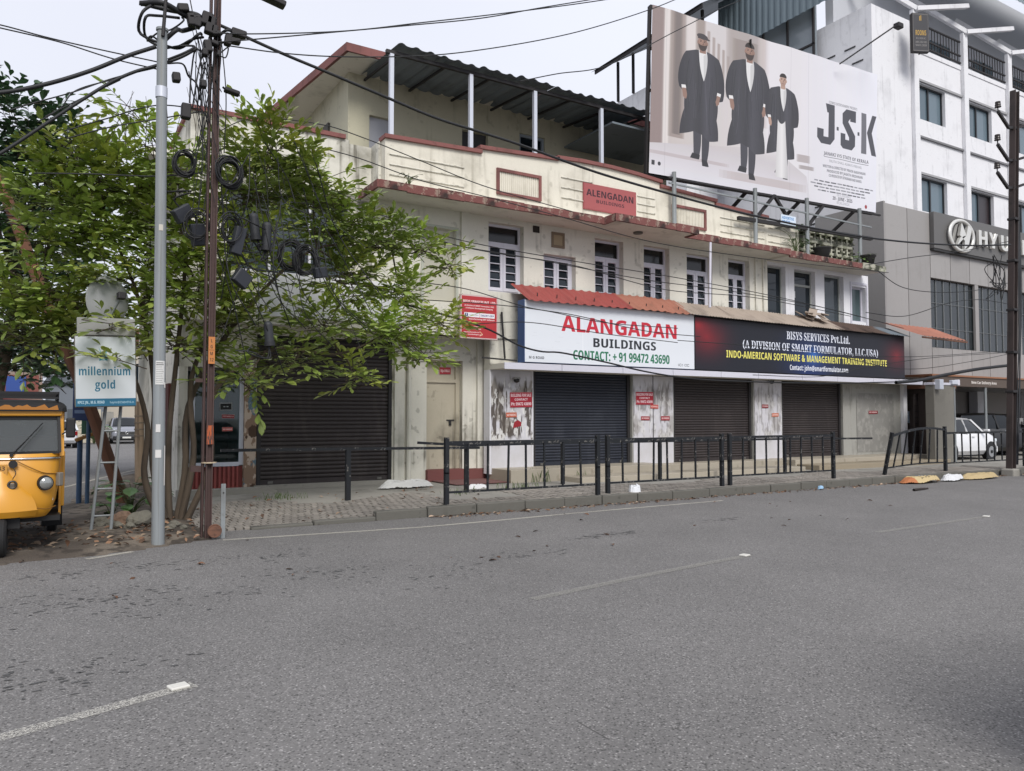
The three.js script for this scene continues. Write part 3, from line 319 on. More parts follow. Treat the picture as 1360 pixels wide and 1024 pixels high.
// ---------------------------------------------------------------- signs, sheet canopies, billboard
function board(name, label, cat, x0, x1, y0, y1, z0, z1, faceTex, bodyMat, group) { const t = thing(name, label, cat, [(x0 + x1) / 2, y0, (z0 + z1) / 2], 0, group), w = (x1 - x0) / 2, h = y1 - y0, d = (z1 - z0) / 2; mesh('box', rbx(-w, w, 0, h, -d, d, Math.min(.01, d * .45), 1), bodyMat, t); mesh('printed_face', quad(V(-w + .012, .012, d + .004), V(w - .012, .012, d + .004), V(w - .012, h - .012, d + .004), V(-w + .012, h - .012, d + .004)), M(0xffffff, .45, { map: faceTex }), t); return t; }
const signA = board('shop_signboard', 'long white signboard with red, black and green lettering above the navy shutter', 'signboard', 9.32, 14.62, 2.87, 4.32, .36, .66, canvasTex(2048, 560, (g, w, h) => {
  g.fillStyle = '#d9dde3'; g.fillRect(0, 0, w, h); g.fillStyle = 'rgba(120,125,130,.18)'; for (let i = 0; i < 60; i++) g.fillRect(R() * w, R() * h, rr(2, 60), rr(1, 3)); g.fillStyle = 'rgba(255,255,255,.6)'; g.fillRect(Math.round(w * .31), 0, 3, h);
  g.textBaseline = 'alphabetic'; g.fillStyle = '#bf2436'; g.font = 'bold 196px sans-serif'; g.lineWidth = 10; g.strokeStyle = '#bf2436'; fit(g, 'ALANGADAN', 395, 258, 1430); fit(g, 'ALANGADAN', 399, 258, 1430); fit(g, 'ALANGADAN', 397, 261, 1430);
  g.fillStyle = '#1c1f26'; g.font = 'bold 118px sans-serif'; fit(g, 'BUILDINGS', 745, 392, 790); fit(g, 'BUILDINGS', 748, 392, 790); g.fillStyle = '#116a48'; g.font = 'bold 124px sans-serif'; fit(g, 'CONTACT: + 91 99472 43690', 520, 520, 1190); fit(g, 'CONTACT: + 91 99472 43690', 523, 520, 1190);
  g.fillStyle = '#23262b'; g.font = 'bold 34px sans-serif'; g.fillText('M G ROAD', 40, 530); g.font = '34px sans-serif'; g.lineWidth = 3.5; g.strokeStyle = '#23262b'; for (const [x, r] of [[1836, 10], [1858, 12], [1884, 9], [1922, 11], [1944, 10], [1966, 12]]) { g.beginPath(); g.arc(x, 524, r, .6, 5.6); g.stroke(); } }), M(0x35507e, .5));
const signB = board('institute_signboard', 'long dark navy signboard with red ends and white and yellow lettering', 'signboard', 14.64, 24.0, 2.87, 4.28, .42, .66, canvasTex(2048, 420, (g, w, h) => {
  g.fillStyle = '#12141f'; g.fillRect(0, 0, w, h); const G1 = (x, y, r, c) => { const q = g.createRadialGradient(x, y, 0, x, y, r); q.addColorStop(0, c); q.addColorStop(1, 'rgba(15,17,28,0)'); g.fillStyle = q; g.fillRect(0, 0, w, h); };
  G1(90, 150, 330, 'rgba(150,26,34,1)'); G1(20, 60, 200, 'rgba(170,30,38,.8)'); G1(1960, 200, 280, 'rgba(126,26,34,1)'); G1(1020, 300, 480, 'rgba(22,60,140,.95)'); G1(1050, 250, 170, 'rgba(46,110,190,.9)');
  g.fillStyle = '#dfe3ee'; g.font = 'bold 96px serif'; fit(g, 'BISYS SERVICES Pvt.Ltd.', 790, 120, 640); g.font = 'bold 90px serif'; fit(g, '(A DIVISION OF SMART FORMULATOR, LLC.USA)', 390, 222, 1350); g.fillStyle = '#e6dd6a'; g.font = 'bold 82px sans-serif'; fit(g, 'INDO-AMERICAN SOFTWARE & MANAGEMENT TRAINING INSTITUTE', 250, 310, 1590); g.fillStyle = '#e6e8ee'; g.font = 'bold 62px sans-serif'; fit(g, 'Contact: john@smartformulator.com', 815, 388, 590); }), M(0x1c1d22, .6));
mesh('bracket', [bar(V(-4.9, .1, -.12), V(-4.9, .1, -.5), .04), bar(V(-4.9, 1.3, -.12), V(-4.9, 1.3, -.5), .04)], darkSteel, signB);
mesh('bracket', [bar(V(-2.66, .05, -.15), V(-3.4, .12, -.5), .035), bar(V(-2.9, .1, -.3), V(-2.9, 1.2, -.45), .035)], darkSteel, signA);
board('company_sign', 'red square company sign with white lettering on the wall beside the white signboard', 'sign', 7.86, 8.83, 3.37, 4.37, .24, .3, canvasTex(512, 540, (g, w, h) => { g.fillStyle = '#ad2c30'; g.fillRect(0, 0, w, h); g.strokeStyle = '#c9b3b1'; g.lineWidth = 12; g.strokeRect(6, 6, w - 12, h - 12); g.fillStyle = '#e8dcdc'; g.font = 'bold 52px sans-serif'; fit(g, 'BISYS SERVICES PVT. LTD', 30, 100, 452); g.font = 'bold 24px sans-serif'; fit(g, '(A Division of SMART Formulator, USA)', 50, 138, 412); fit(g, 'A Software Development Company', 66, 170, 380);
  g.fillStyle = '#e5e2e6'; g.fillRect(48, 218, 210, 56); g.fillRect(262, 218, 210, 56); g.fillStyle = '#28336b'; g.fillRect(58, 226, 40, 40); g.fillStyle = '#fff'; g.font = 'bold 34px sans-serif'; g.fillText('f', 72, 258); g.fillStyle = '#7c7f96'; g.font = '24px sans-serif'; fit(g, 'SmartFormulator', 106, 254, 142); g.fillStyle = '#28336b'; g.font = 'bold 34px sans-serif'; fit(g, 'SMART-ERP', 272, 258, 190); g.fillStyle = '#e8dcdc'; g.font = 'bold 26px sans-serif'; fit(g, 'Manufacturing ERP Software', 110, 306, 360); g.font = 'bold 20px sans-serif'; g.fillText('Contact Us:', 40, 366); fit(g, 'info@smartformulator.com', 40, 396, 220); fit(g, 'john@smartformulator.com', 40, 426, 240); fit(g, 'www.smartformulator.com', 40, 468, 220); fit(g, 'www.smartdevelopers.com', 40, 496, 260); g.strokeStyle = '#e3c9a0'; g.lineWidth = 7; g.beginPath(); g.moveTo(262, 448); g.lineTo(300, 482); g.lineTo(262, 506); g.stroke(); }), M(0xb39a98, .6));
// small printed notices pasted on the front
const notice = (px, py, w, h, z, label, draw) => { const p = F(px, py, z); const t = tag(new THREE.Mesh(rbx(-w / 2, w / 2, -h / 2, h / 2, -.003, .003, .002, 1), M(0xcac6c2, .8)), label, 'notice'); t.name = numbered('pasted_notice'); t.position.copy(p); t.rotation.z = rr(-.03, .03); scene.add(t); mesh('print', quad(V(-w / 2 + .003, -h / 2 + .003, .006), V(w / 2 - .003, -h / 2 + .003, .006), V(w / 2 - .003, h / 2 - .003, .006), V(-w / 2 + .003, h / 2 - .003, .006)), M(0xffffff, .7, { map: canvasTex(256, Math.round(256 * h / w), draw) }), t); };
const sale = (g, w, h) => { g.fillStyle = '#9c1f30'; g.fillRect(0, 0, w, h); g.fillStyle = '#e4d4d6'; g.font = `bold ${h * .27}px sans-serif`; fit(g, 'BUILDING FOR SALE', 8, h * .3, w - 16); g.font = `bold ${h * .2}px sans-serif`; fit(g, 'CONTACT', w * .2, h * .55, w * .6); g.font = `bold ${h * .28}px sans-serif`; fit(g, 'Ph: 99472 43690', 10, h * .87, w - 20); };
const nop = col => (g, w, h) => { g.fillStyle = col; g.fillRect(0, 0, w, h); g.fillStyle = '#e2c9c6'; g.font = `bold ${h * .6}px sans-serif`; fit(g, 'NO PARKING', w * .08, h * .72, w * .84); };
notice(692, 531, .62, .36, .006, 'dark red for-sale notice on the stained white pier beside the navy shutter', sale); notice(856, 529, .6, .34, .006, 'dark red for-sale notice on the jointed pier between two shutters', sale);
notice(679, 551, .3, .12, .006, 'orange notice below the for-sale notice on the stained pier', nop('#b0593f')); notice(869, 540, .28, .11, .006, 'orange-red notice under the for-sale notice on the jointed pier', nop('#b5483c')); notice(857, 555.5, .3, .11, .006, 'small dark red notice low on the left half of the jointed pier', nop('#8e2630')); notice(883.5, 555.5, .32, .12, .006, 'small dark red notice low on the right half of the jointed pier', nop('#8e2630')); notice(1016, 539.5, .28, .11, .006, 'small dark red notice on the pier between the two brown shutters', nop('#7c2229')); notice(1029.5, 551, .3, .11, .006, 'orange notice on the pier between the two brown shutters', nop('#b96a50')); notice(1159.5, 547.5, .5, .11, .006, 'long dark red notice on the grey end wall', nop('#7e2227'));
notice(591, 492.5, .3, .17, -.7, 'small red notice on the transom over the side door', (g, w, h) => { g.fillStyle = '#9c2d36'; g.fillRect(0, 0, w, h); g.fillStyle = '#e2d0d0'; g.font = `bold ${h * .5}px sans-serif`; fit(g, 'Rijo CHILLI', w * .1, h * .68, w * .8); });
{ const p = F(300, 552, -.6); notice(302, 570, .2, .08, -.6, 'red and white no-parking sticker low on the show window', (g, w, h) => { g.fillStyle = '#b23b33'; g.fillRect(0, 0, w, h); g.fillStyle = '#e9dfdd'; g.font = `bold ${h * .62}px sans-serif`; fit(g, 'NO PARKING', w * .05, h * .74, w * .9); }); notice(303, 553, .24, .08, -.6, 'dark red sticker in the middle of the show window', (g, w, h) => { g.fillStyle = '#7d2028'; g.fillRect(0, 0, w, h); g.fillStyle = '#d9c2c2'; g.font = `bold ${h * .5}px sans-serif`; fit(g, 'STICK WORLD LA', w * .06, h * .68, w * .88); }); notice(300, 540, .24, .15, -.6, 'black framed sticker high on the show window', (g, w, h) => { g.fillStyle = '#101214'; g.fillRect(0, 0, w, h); g.strokeStyle = '#aab0b4'; g.lineWidth = 8; g.strokeRect(8, 8, w - 16, h - 16); g.fillStyle = '#aab0b4'; g.fillRect(w * .3, h * .45, w * .15, h * .12); g.fillRect(w * .55, h * .45, w * .15, h * .12); }); }
{ const t = thing('torn_sticker', 'torn dark red sticker peeling off the stained white pier', 'sticker', F(687, 563, .008).toArray()); const g = new THREE.ShapeGeometry(new THREE.Shape([[-.12, -.1], [.1, -.05], [.12, .03], [.03, .09], [-.08, .05]].map(p => new THREE.Vector2(...p)))); mesh('print', g, M(0x8f2029, .75), t); }
// canopies of corrugated sheet over the signboards
{ const c = thing('sheet_canopy', 'sloping corrugated sheet canopy, red then orange, over the white signboard', 'canopy'); const S = (x, w, m, dy = 0) => corrugated(V(x, 4.27 + dy, .82), V(x + w, 4.28 + dy, .82), V(x + w - .05, 4.76 + dy, .08), V(x - .05, 4.75 + dy, .08), .25, .022, m, 'sheet', c);
  S(9.35, 1.62, sheetRed); S(10.85, 1.6, sheetRed, .012); S(12.4, 1.3, sheetOrange, .022); S(13.5, 1.0, sheetOrange, .012); mesh('purlin', bx(9.4, 14.5, 4.3, 4.34, .6, .64), darkSteel, c); for (let i = 0; i < 9; i++) mesh('bolt', rod(V(9.7 + i * .55, 4.42, .62), V(9.7 + i * .55, 4.5, .63), .012, .012, 5), darkSteel, c);
  const d = thing('worn_sheet_canopy', 'worn beige and rusty corrugated sheet canopy over the navy signboard', 'canopy'); const T = (x, w, m, dy, lift) => corrugated(V(x, 4.26 + dy, .84), V(x + w, 4.24 + dy, .84), V(x + w, 4.72 + lift, .08), V(x, 4.74 + lift, .08), .11, .014, m, 'sheet', d);
  T(14.35, 1.75, sheetBeige, .045, 0); T(16.0, 1.7, sheetBeige, .03, .0); T(17.6, 1.6, sheetBeige, .02, -.02); T(19.1, 1.6, sheetBeige, .015, -.04); T(20.5, 1.5, sheetRust, 0, -.1); T(21.9, 1.3, sheetRust, .005, -.12); T(23.0, 1.1, sheetGrey, 0, -.14); mesh('purlin', bx(14.6, 23.9, 4.29, 4.33, .6, .64), darkSteel, d);
  const e = thing('broken_tiles', 'heap of broken beige sheet pieces lying on the worn canopy', 'rubble', [19.9, 4.62, .3]); for (let i = 0; i < 9; i++) { const m = mesh('fragment', rbx(-.22, .22, -.012, .012, -.12, .12, .005, 1), sheetBeige, e); m.position.set(rr(-.4, .4), rr(0, .16), rr(-.15, .2)); m.rotation.set(rr(.2, .7), rr(0, 3), rr(-.4, .4)); }
  const f = thing('orange_canopy', 'thin orange sheet canopy beside the end of the navy signboard', 'canopy'); corrugated(V(24.1, 4.24, 1.25), V(26.7, 4.2, 1.25), V(26.6, 4.74, .1), V(23.6, 4.76, .1), .22, .018, sheetOrange, 'sheet', f); mesh('edge_rail', bar(V(24.1, 4.2, 1.22), V(26.7, 4.16, 1.22), .05), rust, f); }
// film billboard on the roof
const bill = thing('billboard', 'large film billboard with three black-robed figures on the parapet', 'billboard');
{ const tl = V(13.48, 12.5, .42), tr = V(23.5, 13.05, .22), bl = V(13.3, 7.97, .42), br = V(23.28, 8.36, .22);
  const P = canvasTex(2048, 944, (g, w, h) => {
    const lg = (x0, y0, x1, y1, ...st) => { const q = g.createLinearGradient(x0 * w, y0 * h, x1 * w, y1 * h); st.forEach(([t, c]) => q.addColorStop(t, c)); return q; };
    g.fillStyle = lg(0, 0, 1, 0, [0, '#b5aca8'], [.3, '#c3bdbc'], [.5, '#cecbce'], [1, '#dadae2']); g.fillRect(0, 0, w, h);
    const soft = (x, y, a, b, c, e = .006) => { for (let i = 0; i < 5; i++) { g.globalAlpha = .3; g.fillStyle = c; g.fillRect((x - e + e * i * .4) * w, y * h, (a + 2 * e - e * i * .8) * w, b * h); } g.globalAlpha = 1; };
    soft(-.01, 0, .05, .82, '#7b6d68'); soft(.045, 0, .018, .86, '#d2ccca', .003); soft(.068, 0, .05, .76, '#8a7c77'); soft(.082, 0, .022, .74, '#6d615e'); soft(.13, 0, .03, .62, '#cbc5c4'); soft(.165, 0, .028, .48, '#887b77'); soft(.2, 0, .085, .52, '#c4bdbc'); for (let i = 0; i < 5; i++) soft(.205 + i * .02, .06 + i * .03, .007, .44 - i * .06, '#94877f', .003); soft(.29, 0, .14, .44, '#968c88', .012); soft(.315, .05, .09, .28, '#857b77', .01); soft(.42, 0, .035, .58, '#b7afac', .01); soft(.46, 0, .17, .8, '#d2d0d3', .012);
    g.fillStyle = lg(0, .72, 0, 1, [0, 'rgba(176,168,168,.2)'], [.3, '#bdb7ba'], [1, '#cfcdd3']); g.beginPath(); g.moveTo(0, .82 * h); g.lineTo(.5 * w, .7 * h); g.lineTo(.64 * w, .84 * h); g.lineTo(.66 * w, h); g.lineTo(0, h); g.fill(); soft(0, .86, .28, .02, '#b0a6a5', .02); soft(.3, .9, .3, .05, '#b3a9a9', .04); soft(.6, .7, .05, .05, '#9d9494'); soft(.61, .77, .06, .025, '#938a89');
    // three generic figures in gowns, drawn with soft cloth folds
    const fig = (cx, top, s, kind) => { const X = v => cx * w + v * s * w * 1.75, Y = v => top * h + v * s * w, U = s * w; const path = p => { g.beginPath(); p.forEach(([a, b], i) => { if (!i) g.moveTo(X(a), Y(b)); else { const [c, d] = p[i - 1]; g.quadraticCurveTo(X(c + (a - c) * .5 + (b - d) * .06), Y(d + (b - d) * .5 - (a - c) * .06), X(a), Y(b)); } }); g.closePath(); }; const poly = (c, ...p) => { path(p); g.fillStyle = c; g.fill(); };
      const skin = kind === 2 ? '#a58778' : '#87695c', cloth = g.createLinearGradient(X(-.36), 0, X(.36), 0); [[0, '#2b2a2e'], [.3, '#39383d'], [.46, '#2f2e32'], [.6, '#3f3e44'], [.8, '#343338'], [1, '#29282c']].forEach(([t, c]) => cloth.addColorStop(t, c));
      poly('#3b3a40', [-.12, 1.9], [-.01, 1.9], [-.02, 2.48], [-.1, 2.48]); poly('#36353b', [.01, 1.9], [.12, 1.9], [.1, 2.56], [.02, 2.56]); poly('#252428', [-.12, 2.42], [-.01, 2.44], [-.02, 2.53], [-.15, 2.52]); poly('#252428', [.02, 2.52], [.1, 2.53], [.13, 2.64], [.03, 2.64]);
      poly(cloth, [-.09, .41], [.1, .41], [.25, .5], [.31, .7], [.35, 1.05], [.33, 1.3], [.25, 1.34], [.24, 1.7], [.27, 2.1], [.12, 2.15], [.02, 2.05], [-.1, 2.0], [-.31, 2.1], [-.25, 1.6], [-.24, 1.3], [-.33, 1.2], [-.35, 1.0], [-.3, .65], [-.24, .49]);
      for (let i = 0; i < 26; i++) { const a = rr(-.26, .26), y0 = rr(.6, 1.3), y1 = y0 + rr(.3, .8); g.strokeStyle = R() > .5 ? 'rgba(92,91,100,.25)' : 'rgba(24,24,28,.3)'; g.lineWidth = U * rr(.006, .02); g.beginPath(); g.moveTo(X(a), Y(y0)); g.quadraticCurveTo(X(a + rr(-.03, .03)), Y((y0 + y1) / 2), X(a * 1.08 + rr(-.03, .03)), Y(Math.min(2.02, y1))); g.stroke(); }
      g.strokeStyle = 'rgba(20,20,24,.5)'; g.lineWidth = U * .012; for (const q of [-1, 1]) { g.beginPath(); g.moveTo(X(q * .19), Y(.62)); g.quadraticCurveTo(X(q * .24), Y(.95), X(q * .22), Y(1.3)); g.stroke(); }
      poly('#d2d1d1', [-.05, .4], [.06, .4], [.08, .55], [.03, 1.0], [-.04, .6]); poly('#bdbcbc', [.02, .5], [.06, .45], [.08, .55], [.03, .98]);
      for (const q of kind === 2 ? [-1] : [-1, 1]) { poly('#d6d4d3', [q * .3, 1.16], [q * .24, 1.15], [q * .23, 1.22], [q * .29, 1.24]); poly(skin, [q * .29, 1.22], [q * .235, 1.21], [q * .215, 1.34], [q * .23, 1.42], [q * .27, 1.38]); }
      poly(skin, [-.035, .32], [.045, .32], [.055, .45], [-.04, .45]); const fg = g.createRadialGradient(X(-.02), Y(.2), U * .02, X(.01), Y(.24), U * .2); fg.addColorStop(0, kind === 2 ? '#b59686' : '#977768'); fg.addColorStop(1, kind === 2 ? '#8d7163' : '#6b5248'); g.fillStyle = fg; g.beginPath(); g.ellipse(X(.005), Y(.235), U * .115, U * .15, 0, 0, 7); g.fill(); for (const q of [-1, 1]) { g.fillStyle = skin; g.beginPath(); g.ellipse(X(.005) + q * U * .118, Y(.25), U * .018, U * .035, 0, 0, 7); g.fill(); g.fillStyle = '#2d2320'; g.fillRect(X(.005) + q * U * .05 - U * .025, Y(.195), U * .05, U * .011); g.beginPath(); g.ellipse(X(.005) + q * U * .048, Y(.225), U * .016, U * .009, 0, 0, 7); g.fill(); }
      g.strokeStyle = 'rgba(70,45,38,.8)'; g.lineWidth = U * .01; g.beginPath(); g.moveTo(X(.008), Y(.22)); g.lineTo(X(.018), Y(.275)); g.lineTo(X(0), Y(.28)); g.stroke(); g.beginPath(); g.moveTo(X(-.02), Y(.318)); g.quadraticCurveTo(X(.005), Y(.326), X(.03), Y(.318)); g.stroke(); g.fillStyle = '#29221f'; g.beginPath(); g.ellipse(X(.005), Y(.17), U * .125, U * .1, 0, Math.PI, 0); g.fill(); if (kind < 2) { g.globalAlpha = .8; g.beginPath(); g.moveTo(X(-.06), Y(.27)); g.quadraticCurveTo(X(-.055), Y(.4), X(.005), Y(.41)); g.quadraticCurveTo(X(.07), Y(.4), X(.072), Y(.27)); g.quadraticCurveTo(X(.05), Y(.3), X(.005), Y(.298)); g.quadraticCurveTo(X(-.04), Y(.3), X(-.06), Y(.27)); g.fill(); g.globalAlpha = 1; } if (kind === 1) { g.fillStyle = '#3a3536'; g.beginPath(); g.ellipse(X(0), Y(.125), U * .14, U * .055, .1, 0, 7); g.fill(); g.beginPath(); g.ellipse(X(.04), Y(.155), U * .13, U * .022, .12, 0, 7); g.fill(); } };
    fig(.185, .065, .146, 1); fig(.375, .03, .157, 0); fig(.525, .17, .125, 2); g.fillStyle = lg(.5, 0, .55, 0, [0, '#c3c1c1'], [.5, '#d8d6d6'], [1, '#b9b7b8']); g.beginPath(); g.moveTo(.505 * w, .5 * h); g.quadraticCurveTo(.52 * w, .55 * h, .54 * w, .5 * h); g.lineTo(.556 * w, .88 * h); g.lineTo(.496 * w, .88 * h); g.fill();
    g.fillStyle = 'rgba(215,213,216,.07)'; g.fillRect(0, 0, w, h);
    g.fillStyle = '#45454a'; g.font = '24px sans-serif'; fit(g, 'COSMOS ENTERTAINMENT PRESENTS', .745 * w, .305 * h, 300); g.textBaseline = 'alphabetic'; const pl = (...p) => { g.beginPath(); p.forEach(([a, b], i) => i ? g.lineTo(a * w, b * h) : g.moveTo(a * w, b * h)); g.closePath(); g.fill(); };
    g.fillStyle = '#47474d'; const x0 = .69; pl([x0 + .04, .31], [x0 + .085, .31], [x0 + .085, .545], [x0 + .065, .59], [x0 + .02, .59], [x0, .555], [x0, .49], [x0 + .032, .49], [x0 + .032, .54], [x0 + .055, .54], [x0 + .055, .37], [x0 + .048, .37]); pl([x0 + .095, .455], [x0 + .105, .455], [x0 + .105, .48], [x0 + .095, .48]); const x1 = .805; pl([x1 + .01, .35], [x1 + .03, .315], [x1 + .08, .315], [x1 + .08, .395], [x1 + .05, .395], [x1 + .05, .375], [x1 + .04, .4], [x1 + .078, .49], [x1 + .078, .56], [x1 + .06, .595], [x1 + .012, .595], [x1 + .0, .575], [x1, .49], [x1 + .025, .49], [x1 + .025, .53], [x1 + .045, .53], [x1 + .045, .51], [x1 + .01, .42]); pl([x1 + .09, .455], [x1 + .1, .455], [x1 + .1, .48], [x1 + .09, .48]); g.fillStyle = '#66666c'; pl([.915, .31], [.942, .31], [.942, .6], [.915, .6]); g.fillStyle = '#47474d'; pl([.975, .31], [.998, .31], [.972, .44], [.998, .6], [.97, .6], [.945, .445]);
    g.fillStyle = '#55555b'; g.font = 'bold 30px sans-serif'; fit(g, 'JANAKI V/S STATE OF KERALA', .725 * w, .665 * h, 470); g.fillRect(.725 * w, .675 * h, 470, 3); g.font = '22px sans-serif'; g.fillStyle = '#77777d'; fit(g, 'TRUTH SHALL ALWAYS PREVAIL', .75 * w, .71 * h, 350); g.fillStyle = '#5a5a60'; g.font = 'bold 24px sans-serif'; fit(g, 'WRITTEN & DIRECTED BY PRAVIN NARAYANAN', .72 * w, .75 * h, 450); fit(g, 'PRODUCED BY JAGATH KRISHNAN', .74 * w, .78 * h, 380); fit(g, 'CO-PRODUCED BY SETHURAMAN NAIR KANKOL', .75 * w, .81 * h, 350); g.font = '15px sans-serif'; for (let i = 0; i < 4; i++) { let x = (.66 + .018 * Math.abs(i - 1)) * w; while (x < (.98 - .02 * i) * w) { const L = rr(20, 62); g.fillStyle = R() > .4 ? '#5d5d63' : '#8a8a90'; g.fillRect(x, (.845 + i * .021) * h, L, 8); x += L + rr(6, 12); } } g.fillStyle = '#9a9aa0'; g.font = '22px sans-serif'; fit(g, 'IN CINEMAS', .79 * w, .935 * h, 150); g.fillStyle = '#44444a'; g.font = 'bold 30px sans-serif'; fit(g, '20 - JUNE - 2025', .77 * w, .962 * h, 210); g.fillStyle = '#9a9aa0'; g.font = '24px sans-serif'; fit(g, 'WORLDWIDE', .79 * w, .988 * h, 140); g.fillStyle = '#93373a'; g.beginPath(); g.arc(.945 * w, .972 * h, 13, 0, 7); g.fill(); g.fillStyle = '#3a3a3d'; g.beginPath(); g.arc(.035 * w, .935 * h, 11, 0, 7); g.fill(); g.fillRect(.008 * w, .92 * h, 22, 26); g.strokeStyle = 'rgba(120,118,120,.35)'; g.lineWidth = 2; for (const x of [.05, .56, .645]) { g.beginPath(); g.moveTo(x * w, 0); g.lineTo((x + .004) * w, h); g.stroke(); } });
  // sheet of flex vinyl, very slightly rippled
  const nx = 60, ny = 26, pos = [], uv = [], idx = []; for (let j = 0; j <= ny; j++) for (let i = 0; i <= nx; i++) { const u = i / nx, v = j / ny, a = bl.clone().lerp(br, u), b = tl.clone().lerp(tr, u), p = a.lerp(b, v); p.z += .012 * Math.sin(u * 40 + 2 * v) * Math.sin(v * 5) + .012 * Math.sin(u * 9) * Math.sin(v * Math.PI); p.y += .006 * Math.sin(u * 23) * (v > .99 ? 1 : 0); pos.push(p.x, p.y, p.z); uv.push(u, v); if (i && j) { const k = j * (nx + 1) + i; idx.push(k - nx - 2, k - nx - 1, k, k - nx - 2, k, k - 1); } }
  const g = new THREE.BufferGeometry(); g.setAttribute('position', new THREE.Float32BufferAttribute(pos, 3)); g.setAttribute('uv', new THREE.Float32BufferAttribute(uv, 2)); g.setIndex(idx); g.computeVertexNormals(); mesh('printed_sheet', g, M(0xffffff, .5, { map: P }), bill);
  const back = (a, b, w) => mesh('frame_bar', bar(a.clone().add(V(0, 0, -.12)), b.clone().add(V(0, 0, -.12)), w), darkSteel, bill); back(tl, tr, .08); back(bl, br, .1); back(tl, bl, .08); back(tr, br, .08); for (let i = 1; i < 9; i++) back(bl.clone().lerp(br, i / 9), tl.clone().lerp(tr, i / 9), .06); for (let j = 1; j < 4; j++) back(bl.clone().lerp(tl, j / 4), br.clone().lerp(tr, j / 4), .06);
  mesh('catwalk_rail', bar(V(13.9, 7.93, .5), V(23.3, 8.24, .36), .05), darkSteel, bill); mesh('catwalk_rail', bar(V(13.9, 7.78, .52), V(22.6, 7.72, .5), .04), galv, bill); mesh('lower_beam', bar(V(16.5, 7.2, .5), V(22.6, 7.35, .5), .1), darkSteel, bill);
  [14.1, 17.2, 19.45, 22.0].forEach((x, i) => { mesh('support_post', rod(V(x, 6.4, .5), V(x, 8.1 + i * .05, .5), .06, .06, 10), galv, bill); mesh('back_brace', bar(V(x, 8.2, .3), V(x, 6.4, -2.6), .08), darkSteel, bill); }); for (const [a, b] of [[17.3, 18.1], [18.9, 18.1], [19.5, 20.3]]) mesh('brace', bar(V(a, 7.3, .42), V(b, 8.1, .42), .08), darkSteel, bill);
  mesh('lamp_arm', rod(F(1115, 85, .5), F(1188, 35, 1.6), .022, .022, 6), darkSteel, bill); { const p = F(1193, 34, 1.6); mesh('flood_lamp', rbx(p.x - .12, p.x + .14, p.y - .09, p.y + .07, p.z - .1, p.z + .1, .03), darkSteel, bill); } mesh('lamp_arm', rod(F(997, 70, .3), F(997, 52, .4), .03, .03, 6), darkSteel, bill); }
board('blue_hoarding_tag', 'small blue and white agency tag hung under the billboard', 'sign', F(1037, 285, .58).x, F(1057, 285, .58).x, F(1037, 297, .58).y, F(1037, 284, .58).y, .55, .58, canvasTex(128, 80, (g, w, h) => { g.fillStyle = '#ccd8e6'; g.fillRect(0, 0, w, h); g.fillStyle = '#2a6cab'; g.font = 'bold 34px sans-serif'; fit(g, 'ADVERTISE', 8, 36, 104); fit(g, '98470', 8, 70, 70); }), M(0xb9c3cc, .6));
